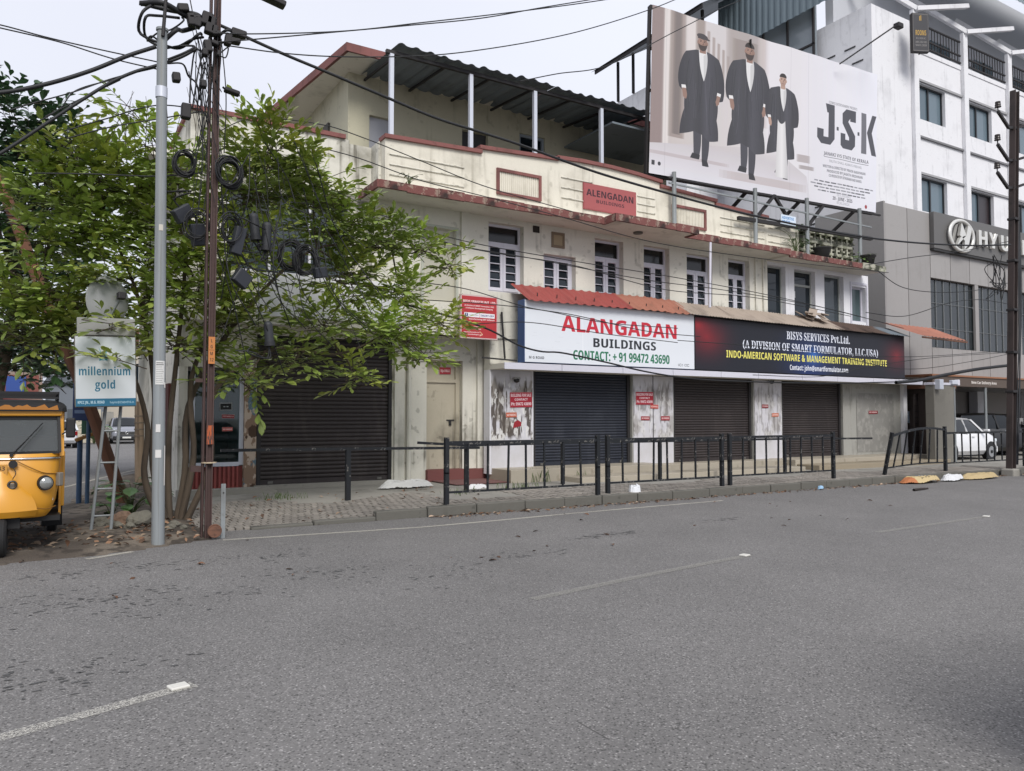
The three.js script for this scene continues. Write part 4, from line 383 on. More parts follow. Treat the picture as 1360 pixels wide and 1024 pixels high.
// ---------------------------------------------------------------- car showroom with rooms above
const shw = thing('car_showroom', 'tall white building with grey clad car showroom below and balconies above', 'building');
{ const Z = -.7;
  // cladding: separate vertical panels with open joints on a dark frame
  mesh('cladding_backing', [bx(25.2, 27.95, 2.9, 9.2, -1.0, Z - .05), bx(27.95, 46, 6.78, 9.2, -1.0, Z - .05), bx(27.95, 46, 2.9, 4.22, -1.0, Z - .05)], M(0x5f5c5a, .8), shw);
  for (let i = 0; i < 16; i++) { const x = 25.22 + i * 1.33, w = 1.3; if (x < 27.8) mesh('cladding_panel', rbx(x, x + w + (i === 1 ? .08 : 0), 3.0, 9.2, Z - .05, Z, .006, 1), i % 2 ? cladA : cladB, shw); else { mesh('cladding_panel', rbx(x + .08, x + w + .08, 6.8, 7.84, Z - .05, Z, .006, 1), i % 2 ? cladA : cladB, shw); mesh('cladding_panel', rbx(x + .08, x + w + .08, 3.0, 4.2, Z - .05, Z, .006, 1), i % 3 ? cladA : cladB, shw); } }
  mesh('side_cladding', bx(25.1, 25.2, 3.0, 9.25, -3.5, Z + .02), cladA, shw);
  mesh('sign_band', rbx(27.96, 46, 7.88, 9.24, Z - .03, Z + .16, .01), cladDark, shw); mesh('band_trim', bx(27.96, 46, 7.8, 7.87, Z, Z + .14), M(0x2a2a2a, .6), shw);
  for (let i = 0; i < 5; i++) { const a = 27.96 + i * 3.25; mesh('show_pane', bx(a, a + 3.0, 4.24, 6.76, Z - .16, Z - .14), new THREE.MeshPhysicalMaterial({ color: 0x7f8b90, roughness: .03, transmission: .9, thickness: 0, side: THREE.DoubleSide }), shw); mesh('mullion', bx(a + 3.0, a + 3.25, 4.2, 6.8, Z - .1, Z - .01), cladA, shw); for (const k of [.5, 1.0, 1.5, 2.0, 2.5]) mesh('glazing_joint', bx(a + k - .02, a + k + .02, 4.24, 6.76, Z - .14, Z - .11), M(0x6a6d6e, .5), shw); for (const y of [4.95, 5.9]) mesh('glazing_joint', bx(a, a + 3.0, y - .015, y + .015, Z - .139, Z - .115), M(0x55585a, .5), shw); }
  // emblem and letters
  const f = await new FontLoader().loadAsync('fonts/droid/droid_sans_bold.typeface.json'); const silver = M(0xd2d1cc, .3, { metalness: .35 });
  const tor = new THREE.TorusGeometry(.58, .065, 10, 40); tor.scale(1.4, 1, .9); tor.translate(29.62, 8.5, Z + .26); const slab = (p) => prism(p, Z + .2, Z + .31); const em = mesh('emblem', [tor.toNonIndexed(), slab([[28.98, 8.2], [29.22, 8.08], [29.45, 8.42], [29.86, 8.54], [30.02, 8.95], [30.26, 8.84], [30.02, 8.2], [29.7, 7.98], [29.76, 8.32], [29.42, 8.5], [29.56, 9.0], [29.3, 8.9]])].map(uvm), silver, shw); em.name = 'emblem';
  [...'HYUNDAI'].forEach((c, i) => { const tg = new TextGeometry(c, { font: f, size: .6, depth: .1, curveSegments: 6, bevelEnabled: true, bevelThickness: .012, bevelSize: .01, bevelSegments: 1 }); tg.scale(1.3, 1, 1); tg.translate(30.68 + i * .82, 8.27, Z + .2); mesh('letter', uvm(tg), silver, shw); });
  // ground floor: deep open bay with columns and a fascia
  mesh('canopy_fascia', rbx(26.2, 40, 2.72, 3.06, .1, .3, .01), M(0x544840, .7), shw); mesh('canopy_sheet', [bx(26.1, 40, 3.06, 3.12, -.7, .34)], M(0x8a5f44, .7), shw); { const a = V(28.6, 2.78, .304), t = canvasTex(512, 64, (g, w, h) => { g.fillStyle = '#544840'; g.fillRect(0, 0, w, h); g.fillStyle = '#d8d2cc'; g.font = 'bold 44px sans-serif'; fit(g, 'New Car Delivery Area', 10, 46, w - 20); }); mesh('fascia_lettering', quad(a, V(30.4, 2.78, .304), V(30.4, 2.98, .304), V(28.6, 2.98, .304)), M(0xffffff, .7, { map: t }), shw); }
  mesh('showroom_back', bx(27.95, 46, 4.2, 6.8, -4.4, -4.3), M(0x8d8a86, .85), shw); mesh('showroom_floor', bx(27.95, 46, 4.1, 4.2, -4.3, -1.0), M(0x8d8a86, .7), shw); mesh('showroom_ceiling', bx(27.95, 46, 6.82, 6.9, -4.3, -1.0), M(0xb5b2ae, .85), shw); mesh('showroom_end', bx(27.8, 27.95, 4.2, 6.8, -4.3, -1.0), M(0x8d8a86, .85), shw); for (let i = 0; i < 4; i++) mesh('hanging_banner', bx(28.6 + i * 2.9, 28.68 + i * 2.9, 4.5, 6.6, -1.5, -1.2), M(0xa9acae, .8), shw);
  mesh('bay_back_wall', [bx(25.3, 46, 0.1, 2.9, -5.2, -5)], M(0x8d8884, .8), shw); mesh('bay_window', bx(27.5, 33.5, .4, 2.6, -4.98, -4.96), glassTint, shw); [38.2, 43.0].forEach(x => mesh("bay_column", bx(x, x + .8, .1, 2.9, -4.9, -4.5), whiteWall, shw)); mesh('bay_side_wall', bx(25.3, 25.5, .1, 2.9, -5, -.75), cladA, shw); mesh('canopy_post', rod(V(29.68, .15, .24), V(29.68, 2.72, .24), .05, .05, 10), galv, shw); mesh('bay_ceiling', bx(25.3, 46, 2.86, 2.9, -5, -.8), cladA, shw);
  // white tower
  const Y = -1.1; const ops = []; for (let i = 0; i < 6; i++) ops.push([28.0 + i * 3.42, 29.9 + i * 3.42]);
  const lvl = [[9.2, 9.42, 10.78], [10.78 + .0, 12.95, 14.35]]; const opAll = y => ops.map(([a, b]) => [a, b, y[1], y[2]]);
  mesh('front_wall', [...pierced(25.26, 46, 9.2, 11.0, Y - .3, Y, ops.map(([a, b]) => [a, b, 9.42, 10.76])), ...pierced(25.26, 46, 11.0, 14.55, Y - .3, Y, ops.map(([a, b]) => [a, b, 12.95, 14.34])), bx(25.26, 46, 14.55, 15.6, Y - .3, Y), bx(25.26, 27.7, 15.6, 16.6, Y - .3, Y)], whiteTower, shw);
  ops.forEach(([a, b], i) => [[9.42, 10.76], [12.95, 14.34]].forEach(([c, d], k) => { const w = new THREE.Group(); w.name = 'window'; shw.add(w); const z = Y - .2; mesh('frame', [bx(a, a + .06, c, d, z, z + .08), bx(b - .06, b, c, d, z, z + .08), bx(a + .06, b - .06, c, c + .06, z, z + .08), bx(a + .06, b - .06, d - .06, d, z, z + .08), bx((a + b) / 2 - .04, (a + b) / 2 + .04, c + .06, d - .06, z, z + .08)], M(0x23262a, .5), w); mesh('pane', bx(a + .06, (a + b) / 2 - .04, c + .06, d - .06, z + .02, z + .03), M(0x55656f, .06), w); mesh('pane', bx((a + b) / 2 + .04, b - .06, c + .06, d - .06, z + .02, z + .03), (i === 1 && k === 0) ? M(0x2a2224, .3) : M(0x62727c, .06), w); }));
  for (let i = 0; i < 6; i++) { const x = 27.62 + i * 3.42; mesh('pilaster', rbx(x, x + .3, 9.2, 17.0, Y, Y + .16, .02), whiteTower, shw); mesh('drip_sill', bx(x + .3, x + 3.42, 10.8, 10.88, Y, Y + .07), M(0x9a9a9c, .8), shw); mesh('drip_sill', bx(x + .3, x + 3.42, 14.38, 14.46, Y, Y + .07), M(0x9a9a9c, .8), shw); mesh('string_course', bx(x + .3, x + 3.42, 12.2, 12.27, Y, Y + .08), M(0x77777a, .8), shw);
    mesh('balcony_slab', bx(x + .3, x + 3.42, 15.5, 15.68, Y - 1.6, Y + .03), whiteTower, shw); const rail = new THREE.Group(); rail.name = 'balcony_railing'; shw.add(rail); for (const y of [15.76, 16.05, 16.62]) mesh('rail', bx(x + .3, x + 3.42, y, y + .05, Y - .02, Y + .04), darkSteel, rail); for (let k = 0; k < 15; k++) { const q = x + .42 + k * .2; mesh('baluster', bx(q, q + .025, 15.8, 16.06, Y, Y + .025), darkSteel, rail); mesh('baluster', bx(q, q + .025, 16.1, 16.62, Y, Y + .025), darkSteel, rail); }
    mesh('roof_strut', [bar(V(x + .15, 17.0, Y + .2), V(x - 1.5, 18.6, Y - 1.2), .16), bar(V(x + .1, 17.0, Y + .2), V(x + 3.3, 17.9, Y + .4), .16)], whiteTower, shw); mesh('balcony_window', bx(x + .7, x + 2.2, 15.7, 17.6, Y - 1.62, Y - 1.58), M(0x5b6970, .08), shw); mesh('balcony_window_bar', bx(x + 1.4, x + 1.48, 15.7, 17.6, Y - 1.58, Y - 1.54), darkSteel, shw); }
  mesh('balcony_back_wall', bx(25.4, 46, 15.6, 21, Y - 2.0, Y - 1.66), M(0xb9bbc0, .8), shw);
  for (let i = 0; i < 9; i++) corrugated(V(27.2 + i * 2.1, 18.6, Y + 1.0), V(29.3 + i * 2.1, 18.6, Y + 1.0), V(29.3 + i * 2.1, 21.5, Y - .6), V(27.2 + i * 2.1, 21.5, Y - .6), .3, .03, sheetBlue, 'roof_sheet', shw);
  mesh('side_wall', [bx(25.26, 25.5, 0, 16.6, -9, Y - .3)], whiteTower, shw);
  for (let r = 0; r < 14; r++) for (let k = 0; k < 3; k++) mesh('vent_slot', bx(25.235, 25.262, 7.2 + r * .62, 7.25 + r * .62, -1.9 - k * .85 - (r % 2) * .3, -1.45 - k * .85 - (r % 2) * .3), M(0x39393b, .8), shw);
  mesh('gallery_glazing', bx(24.9, 25.0, 13.6, 17.6, -12, -3.2), M(0x7d858b, .1), shw); for (let i = 0; i < 6; i++) mesh('gallery_mullion', bx(24.84, 24.9, 13.6, 17.6, -3.3 - i * 1.2, -3.22 - i * 1.2), darkSteel, shw); mesh('gallery_rail', bx(24.84, 24.9, 15.9, 15.97, -12, -3.2), darkSteel, shw); mesh('gallery_floor', bx(23.6, 25.26, 13.2, 13.6, -12, -4.4), whiteTower, shw);
  corrugated(V(24.3, 17.0, -2.2), V(24.3, 17.0, -7.6), V(24.35, 19.4, -7.6), V(24.35, 19.4, -2.2), .3, .03, sheetBlue, 'side_roof_sheet', shw);
  mesh('annex_wall', bx(23.0, 24.8, 0, 16.6, -14, -8.2), whiteTower, shw); mesh('annex_roof', [bar(V(22.0, 18.0, -6.2), V(22.0, 18.0, -13.2), .05, .2)], darkSteel, shw); mesh('annex_roof_sheet', quad(V(21.9, 18.05, -13.4), V(21.9, 18.05, -6.2), V(27, 21, -6.2), V(27, 21, -13.4)), sheetGrey, shw); for (let i = 0; i < 6; i++) mesh('annex_post', bx(22.9, 23.0, 16.6, 18.5, -7.2 - i * 1.1, -7.1 - i * 1.1), darkSteel, shw);
}
{ const a = F(1208, 20, -.4), b = F(1234, 13, -.4), x0 = 26.78, x1 = 27.42; const t = board('rooms_sign', 'narrow black lightbox sign with yellow lettering on the white tower', 'sign', x0, x1, 14.95, 16.4, -.5, -.34, canvasTex(256, 330, (g, w, h) => { g.fillStyle = '#26252a'; g.fillRect(0, 0, w, h); g.fillStyle = '#b08a2a'; g.fillRect(108, 24, 12, 40); g.fillRect(128, 18, 12, 46); g.font = 'bold 60px sans-serif'; fit(g, 'ROOMS', 40, 190, 176); g.fillStyle = '#8f8a86'; g.font = '22px sans-serif'; fit(g, 'AC & NON AC', 50, 224, 156); fit(g, '0484 2362 000', 40, 256, 180); fit(g, '94470 23620', 40, 284, 180); g.strokeStyle = '#6a6664'; g.lineWidth = 5; g.strokeRect(8, 8, w - 16, h - 16); }), darkSteel); t.rotation.y = -.45; mesh('arm', rod(V(.2, .2, -.06), V(.3, .2, -.5), .03, .03, 6), darkSteel, t); }
// narrow shop in the gap, gate pier
{ const t = thing('narrow_shop', 'small dark shuttered shop squeezed between the grey end wall and gate pier', 'shop', [25.0, 0, 0]); mesh('side_wall', bx(.24, .32, .1, 2.7, -1.2, .7), M(0x3a3230, .9), t); mesh('back_wall', bx(.02, .24, .1, 4.2, -.9, -.3), M(0x2a2524, .9), t); mesh('shutter', bx(.01, .24, .2, 2.4, .3, .34), shutterMat, t); mesh('post', bx(.2, .28, .15, 2.6, .71, .78), M(0x8a6a5e, .8), t); mesh('lintel', bx(.02, 1.2, 2.58, 2.7, -.3, 1.1), rust, t); mesh('meter_box', rbx(.2, .3, 1.6, 1.9, .78, .84, .01), M(0xb9b3aa, .7), t); mesh('base_step', bx(.02, .32, .1, .25, .71, 1.2), conc, t); for (let i = 0; i < 10; i++) mesh('shutter_rib', bx(.02, .23, .4 + i * .2, .42 + i * .2, .34, .355), darkSteel, t);
  notice(1203, 554, .5, .4, .02, 'pale blue notice hung beside the grey end wall', (g, w, h) => { g.fillStyle = '#b9c8d6'; g.fillRect(0, 0, w, h); g.fillStyle = '#5b7c9a'; for (let i = 0; i < 4; i++) g.fillRect(w * .12, h * (.2 + .17 * i), w * (.5 + .25 * R()), h * .06); g.fillRect(w * .3, h * .86, w * .5, h * .06); });
  const p = thing('gate_pier', 'broad olive grey gate pier in front of the white hatchback', 'gate pier', [24.7, .1, 1.45]); mesh('slab', rbx(-.62, .5, 0, 2.55, -.18, .12, .02), M(0xffffff, .9, { map: paintTex('#74716a', '#55534c', .8, .5, .6) }), p); mesh('edge_pipe', rod(V(.55, 0, .1), V(.55, 2.5, .1), .035, .035, 8), galv, p); mesh('cap', rbx(-.66, .62, 2.55, 2.63, -.2, .14, .01), whiteFrame, p); mesh('junction_box', rbx(-.6, -.38, 2.4, 2.72, .12, .3, .02), whiteMetal, p); const cm = thing('security_camera', 'white security camera on top of the gate pier', 'camera', [25.2, 2.75, 1.6]); mesh('housing', rbx(-.22, .14, -.07, .07, -.06, .06, .02), whiteMetal, cm); mesh('hood', rbx(.08, .2, -.1, .09, -.07, .07, .02), whiteFrame, cm); }
[[1025, 507, 'black dome camera on the pier between the two brown shutters'], [686, 505, 'small dark camera high on the stained white pier']].forEach(([a, b, l]) => { const p = F(a, b, .12), t = thing('wall_camera', l, 'camera', p.toArray()); mesh('bracket', rod(V(0, 0, -.12), V(0, 0, -.02), .03, .03, 8), whiteFrame, t); const s = new THREE.SphereGeometry(.075, 14, 10); s.scale(1, .85, 1); mesh('dome', s, M(0x161616, .2), t); mesh('collar', rbx(-.08, .08, .02, .07, -.06, .06, .015), M(0x8a8a88, .6), t); });
// ---------------------------------------------------------------- street railings
function railing(x0, x1, z, label, opt = {}) { const t = thing('guard_railing', label, 'railing', [x0, .165, z], 0, 'black guard railings along the kerb'); const L = x1 - x0, h = 1.06, n = opt.n || Math.round(L / .38);
  const warp = opt.warp || (() => [0, 0]); const P = (x, y) => { const [dy, dz] = warp(x / L, y); return V(x, y + dy, dz); };
  for (const [x, ext] of [[0, .05], [L, .05]]) mesh('post', [bar(V(x, -.05, 0).add(V(0, 0, 0)), P(x, h * .5), .072), bar(P(x, h * .5 - .02), P(x, h + ext), .072)], blackSteel, t);
  const seg = opt.warp ? 6 : 1; for (let i = 0; i < seg; i++) mesh('top_rail', bar(P(L * i / seg, h - .04), P(L * (i + 1) / seg, h - .04), .05, .055), blackSteel, t); for (let i = 0; i < seg; i++) mesh('bottom_rail', bar(P(L * i / seg, .2), P(L * (i + 1) / seg, .2), .028, .035), blackSteel, t);
  for (let i = 1; i < n; i++) { const x = L * i / n + rr(-.012, .012); mesh('baluster', bar(P(x, .2), P(x + rr(-.02, .02), h - .06), .03), blackSteel, t); } return t; }
railing(5.71, 8.85, 3.98, 'black guard railing starting where the kerb rises beside the side door');
railing(9.15, 12.18, 3.9, 'black guard railing in front of the navy shutter');
railing(12.5, 15.95, 3.82, 'straight black guard railing in front of the middle shutter');
railing(18.1, 20.85, 3.7, 'bent black guard railing with a bowed top bulging upward', { warp: (u, y) => [.16 * Math.sin(u * Math.PI * .8) * (y > .5 ? 1 : .35) - .04 * (1 - u), (y > .3 ? .22 * (1 - u) * y : 0)] });
railing(21.0, 25.2, 3.62, 'black guard railing in front of the white hatchback and gate pier', { n: 10 });
{ // inner barrier of thin pipe nearer the shop fronts
  const t = thing('pipe_barrier', 'thin black pipe barrier on slim posts near the shop steps', 'barrier', [0, 0, 0]); const rp = [[7.24, 1.78], [9.72, 1.6], [12.4, 1.75], [14.32, 1.85], [16.59, 1.9]]; rp.forEach(([x, z]) => mesh('post', bar(V(x, .15, z), V(x, 1.08, z), .07), blackSteel, t)); for (let i = 0; i < 4; i++) mesh('rail', bar(V(rp[i][0], 1.05, rp[i][1]), V(rp[i + 1][0], 1.05, rp[i + 1][1]), .05), blackSteel, t); mesh('rail', bar(V(16.59, 1.05, 1.9), V(18.1, 1.08, 3.4), .045), blackSteel, t); mesh('rail', bar(F(555, 588, 1.9), V(7.24, 1.05, 1.78), .05), blackSteel, t);
  const u = thing('pipe_rail', 'long thin black pipe rail on one post before the wide brown shutter', 'barrier'); mesh('post', bar(V(4.72, .1, 1.97), V(4.72, 1.02, 1.97), .085), blackSteel, u); mesh('rail', [bar(V(2.5, 1.06, 2.05), V(4.72, 1.04, 1.97), .05), bar(V(4.72, 1.04, 1.97), V(7.5, 1.0, 1.85), .05)], blackSteel, u); }
// ---------------------------------------------------------------- poles
const gp = thing('lamp_pole', 'pale grey galvanised round pole at the road edge', 'pole', [1.25, .0, 4.85]); mesh('shaft', rod(V(0, -.1, 0), V(-.06, 6.6, -.05), .078, .062, 20), galv, gp); mesh('clamp', rod(V(-.055, 5.72, -.045), V(-.056, 5.86, -.045), .072, .072, 16), whiteMetal, gp); mesh('cap', rod(V(-.06, 6.6, -.05), V(-.06, 6.63, -.05), .075, .075, 16), galv, gp); mesh('top_rod', rod(V(-.06, 6.5, .03), V(.02, 7.9, 0), .025, .02, 6), darkSteel, gp);
{ const rect = (y0, y1, a0, a1, mat, name, draw) => { const r = .081 - .016 * y0 / 6.6, g = new THREE.CylinderGeometry(r, r + .002, y1 - y0, 12, 1, true, a0, a1 - a0); g.translate(-.06 * (y0 + y1) / 13.2, (y0 + y1) / 2, -.05 * (y0 + y1) / 13.2); mesh(name, g, mat, gp); };
  rect(2.02, 2.32, -.75, .75, M(0xffffff, .8, { map: canvasTex(128, 200, (g, w, h) => { g.fillStyle = '#c9c9c6'; g.fillRect(0, 0, w, h); g.fillStyle = '#5c5c5c'; for (let i = 0; i < 12; i++) g.fillRect(10, 14 + i * 15, rr(70, 106), i < 2 ? 7 : 3); }) }), 'pasted_leaflet'); rect(1.42, 1.52, -.6, .1, M(0xc9c7c4, .8), 'torn_paper'); rect(1.1, 1.2, -.65, .25, M(0xc9c7c4, .8), 'torn_paper'); rect(3.98, 4.06, -.4, .3, M(0xb9b4aa, .8), 'torn_paper'); rect(.75, 1.25, .75, 1.0, M(0xd0cdc8, .8), 'torn_paper'); rect(1.98, 2.05, .7, 1.0, M(0xd0cdc8, .8), 'torn_paper'); }
const bp = thing('steel_pole', 'dark brown steel girder pole with an orange number plate', 'pole', [1.86, 0, 4.62]); // two channels joined into an H
mesh('channel', [bar(V(-.06, -.1, -.04), V(-.045, 9.2, -.04), .016, .11), bar(V(-.045, -.1, -.085), V(-.03, 9.2, -.085), .04, .014)], brownSteel, bp); mesh('channel', [bar(V(.015, -.1, 0), V(.035, 9.2, 0), .085, .018), bar(V(-.02, -.1, .028), V(0, 9.2, .028), .016, .05), bar(V(.05, -.1, .02), V(.07, 9.2, .02), .016, .05)], brownSteel, bp);
{ const tq = (y0, y1, mat, n) => mesh(n, quad(V(-.026 + .0022 * y0, y0, .058), V(.056 + .0022 * y0, y0, .058), V(.056 + .0022 * y1, y1, .058), V(-.026 + .0022 * y1, y1, .058)), mat, bp); tq(2.32, 2.68, M(0xffffff, .7, { map: canvasTex(80, 260, (g, w, h) => { g.fillStyle = '#b5743e'; g.fillRect(0, 0, w, h); g.fillStyle = '#3a2a1e'; g.font = 'bold 46px sans-serif'; g.fillText('L', 26, 54); g.fillText('G', 22, 112); g.fillRect(10, 126, 60, 4); g.fillText('M', 18, 178); g.fillText('12', 16, 238); }) }), 'number_plate'); tq(1.25, 1.5, M(0xffffff, .85, { map: tex(64, 128, (u, v) => mix(lin('#a8552f'), lin('#4c3a37'), sm(.45, .55, nB(u, v * .5 + .2)))) }), 'orange_paint_patch'); mesh('tie_wire', rod(V(.02, 1.0, 0), V(.02, 1.012, 0), .1, .1, 8), M(0xb5a58c, .7), bp); mesh('climbing_lug', bar(V(-.2, .93, -.06), V(-.05, .92, -.06), .03, .08), brownSteel, bp); mesh('climbing_lug', bar(V(-.16, 2.1, -.06), V(-.05, 2.1, -.06), .02, .05), brownSteel, bp); }
const stub = thing('marker_stub', 'short pale steel post with a bolt hole beside the brown girder pole', 'post', [2.06, 0, 4.66]); mesh('bar', rbx(-.03, .03, -.05, .72, -.012, .012, .006, 1), galv, stub); mesh('bolt_hole', rod(V(0, .6, .012), V(0, .6, .014), .012, .012, 8), darkSteel, stub);
const disc = thing('rusty_disc', 'round rusty metal plate leaning at the foot of the girder pole', 'disc', [1.94, .115, 4.76]); { const g = new THREE.CylinderGeometry(.085, .085, .02, 24); g.rotateX(Math.PI / 2 - .12); mesh('plate', g, rust, disc); mesh('rim', new THREE.TorusGeometry(.083, .008, 6, 24), rust, disc); }
const rp = thing('utility_pole', 'tall dark steel utility pole with three insulator arms before the showroom', 'pole', [22.9, 0, 4.35]); mesh('girder', [bar(V(-.1, 0, 0), V(.68, 11, 0), .025, .16), bar(V(.1, 0, 0), V(.88, 11, 0), .025, .16), bar(V(.0, 0, 0), V(.78, 11, 0), .19, .025)], M(0xffffff, .75, { map: paintTex('#3c3230', '#211c1b', .9, .8, .27) }), rp); mesh('pole_foot', rbx(-.2, .22, -.05, .2, -.18, .18, .05), conc, rp);
[[9.9], [8.95], [8.15]].forEach(([y]) => { const a = new THREE.Group(); a.name = 'insulator_arm'; a.position.set(.071 * y, y, 0); rp.add(a); mesh('bar', [bar(V(0, 0, 0), V(-.38, -.06, .02), .07), bar(V(-.36, -.06, .02), V(-.95, .28, .04), .07), bar(V(0, 0, 0), V(.6, .2, .0), .07)], darkSteel, a); mesh('pin', rod(V(-.95, .2, .04), V(-.95, .48, .04), .016, .016, 6), darkSteel, a); for (let k = 0; k < 3; k++) mesh('insulator_disc', rod(V(-.95, .4 + k * .055, .04), V(-.95, .44 + k * .055, .04), .085 - k * .008, .07, 12), M(0x2b2320, .3), a); });
for (const y of [7.2, 6.0, 4.6, 3.4, 2.3]) mesh('clamp', rbx(-.13 + .071 * y, .13 + .071 * y, y, y + .07, -.11, .11, .01), darkSteel, rp); for (let k = 0; k < 5; k++) mesh('riser_cable', tube([V(.16 + k * .03, .3, .05), V(.32 + k * .03 + rr(-.05, .05), 2.5, .1), V(.5 + k * .03 + rr(-.05, .1), 5, .08), V(.66 + k * .02, 7.6, .06)], .017, 24), cableGrey, rp);
{ const t = thing('grey_duct', 'stout grey plastic duct standing beside the tall utility pole', 'duct', [23.1, 0, 4.75]); mesh('pipe', rod(V(0, 0, 0), V(.02, 1.25, 0), .14, .14, 16), M(0x4d5054, .6), t); mesh('collar', rod(V(0.02, 1.2, 0), V(.02, 1.3, 0), .155, .155, 16), M(0x3c3f43, .6), t); const s = thing('cable_box', 'small grey electrical box on the showroom wall', 'box', F(1354, 567, -.3).toArray()); mesh('body', rbx(-.15, .15, -.35, .35, -.08, .08, .02), M(0x7d7d7c, .6), s); mesh('dial', rod(V(0, .15, .08), V(0, .15, .1), .07, .07, 12), darkSteel, s); }
{ const p0 = V(1.3, -.05, -.35), p1 = F(0, 240, -.35), p2 = F(-70, 65, -.35); const t = thing('leaning_trunk', 'reddish brown bare trunk leaning steeply to the left behind the white sign', 'trunk'); mesh('stem', taper([p0, p0.clone().lerp(p1, .33).add(V(.05, 0, 0)), p0.clone().lerp(p1, .66), p1, p2], .11, .085, 20, 9), woodBrown, t); for (let i = 0; i < 4; i++) { const c = p1.clone().lerp(p0, .09 + i * .012), g = new THREE.TorusGeometry(.11, .009, 5, 14); g.rotateX(Math.PI / 2 + .2); g.translate(c.x, c.y, c.z); mesh('wire_ring', g, cableGrey, t); } const w = thing('wooden_post', 'weathered wooden post with grooved top behind the leafy plant', 'post', [2.0, 0, -5.2]); mesh('shaft', rod(V(0, -.1, 0), V(-.05, 2.0, 0), .11, .1, 12), M(0xffffff, .9, { map: paintTex('#7a6a58', '#4a3d31', 1, 1, .6) }), w); for (let i = 0; i < 4; i++) mesh('band', rod(V(-.04, 1.15 + i * .16, 0), V(-.04, 1.18 + i * .16, 0), .112, .112, 12), M(0x5b5046, .9), w); }
// white hanging sign on a ladder frame, dish behind
{ const t = thing('ladder_frame', 'narrow pale steel ladder standing on bare earth under the white sign', 'ladder', [.68, 0, 3.4]); mesh('stile', rod(V(-.115, -.05, 0), V(.06, 2.0, 0), .022, .022, 8), galv, t); mesh('stile', rod(V(.13, -.05, .02), V(.24, 2.0, 0), .022, .022, 8), galv, t); for (const y of [.25, .62, .98, 1.42]) mesh('rung', rod(V(-.115 + .0875 * y, y, 0), V(.13 + .055 * y, y, .01), .014, .014, 6), galv, t);
  const s = board('hanging_signboard', 'white square signboard with teal lettering on a ladder frame', 'signboard', .34, 1.09, 1.75, 2.72, 3.5, 3.62, canvasTex(512, 640, (g, w, h) => { g.fillStyle = '#c3c8cb'; g.fillRect(0, 0, w, h); g.fillStyle = '#1d6280'; g.fillRect(0, h - 70, w, 70); g.fillStyle = '#bcd0d8'; g.font = 'bold 36px sans-serif'; fit(g, 'KPCC JN., M.G. ROAD', 14, h - 24, 228); g.font = '28px sans-serif'; fit(g, 'hayinc@23abn916.in', 286, h - 24, 210); g.fillStyle = '#1b6884'; g.font = 'bold 108px sans-serif'; fit(g, 'millennium', 22, 356, 450); fit(g, 'gold', 160, 480, 180); g.fillStyle = '#2f93a8'; for (const s of [-1, 1]) { g.beginPath(); g.moveTo(235 + s * 42, 92); g.quadraticCurveTo(235 + s * 14, 150, 235 + s * 36, 222); g.lineTo(235 + s * 16, 216); g.quadraticCurveTo(235 + s * 8, 150, 235 + s * 42, 92); g.fill(); } for (let i = -2; i < 3; i++) { g.fillRect(233 + i * 10, 150 + Math.abs(i) * 6, 5, 56 - Math.abs(i) * 7); } g.fillRect(200, 210, 70, 6); }), M(0x6d6a64, .7)); s.rotation.z = .03; mesh('header_box', rbx(-.34, .37, .98, 1.22, -.05, .04, .01), M(0x8a8a86, .7), s);
  const d = thing('satellite_dish', 'grey oval satellite dish standing above the white sign', 'dish', [.74, 3.28, 3.2]); const g = new THREE.SphereGeometry(.55, 20, 10, 0, 6.3, 0, .62); g.rotateX(Math.PI / 2); g.scale(.9, 1.12, 1); g.translate(0, 0, -.5); mesh('reflector', g, M(0x8b8d8c, .6), d); d.rotation.set(-.1, .25, 0); mesh('arm', rod(V(0, -.3, 0), V(.05, -.02, .35), .015, .015, 6), galv, d); mesh('receiver', rbx(.0, .1, -.06, .04, .3, .4, .015), darkSteel, d); mesh('mount', rod(V(0, -.6, -.06), V(0, -.1, -.02), .025, .025, 8), galv, d); }
{ const t = thing('blue_post_sign', 'blue post carrying a small dark blue sign panel by the side street', 'sign', [.68, 0, -.4]); mesh('post', rod(V(0, 0, 0), V(0, 2.2, 0), .035, .035, 8), M(0x29435c, .6), t); mesh('panel', rbx(-.26, -.02, 1.55, 2.25, .03, .06, .008, 1), M(0x27375f, .5), t); for (let i = 0; i < 3; i++) mesh('text_band', bx(-.23, -.06, 1.68 + i * .18, 1.74 + i * .18, .06, .064), M(0x6d7fa0, .6), t); const u = thing('letter_stand', 'thin blue stand with a slanted orange-brown tray', 'stand', [.56, 0, -.7]); mesh('post', rod(V(0, 0, 0), V(0, 1.2, 0), .045, .045, 8), M(0x27415e, .6), u); const q = mesh('tray', rbx(-.14, .2, -.03, .03, -.12, .12, .01), M(0x8a6434, .8), u); q.position.set(.05, 1.24, 0); q.rotation.z = .38; mesh('back_board', bx(.02, .22, 1.3, 1.6, -.06, -.04), M(0x3a5d4c, .7), u); }
{ const t = thing('street_light_arm', 'dark street light head hanging into the sky on its arm', 'street light', F(360, 0, 4.6).toArray()); mesh('head', rbx(-.25, .2, -.03, .05, -.08, .08, .02), darkSteel, t); mesh('arm', rod(V(-.2, .02, 0), V(-.78, .55, 0), .03, .03, 8), darkSteel, t); t.rotation.z = -.2; }
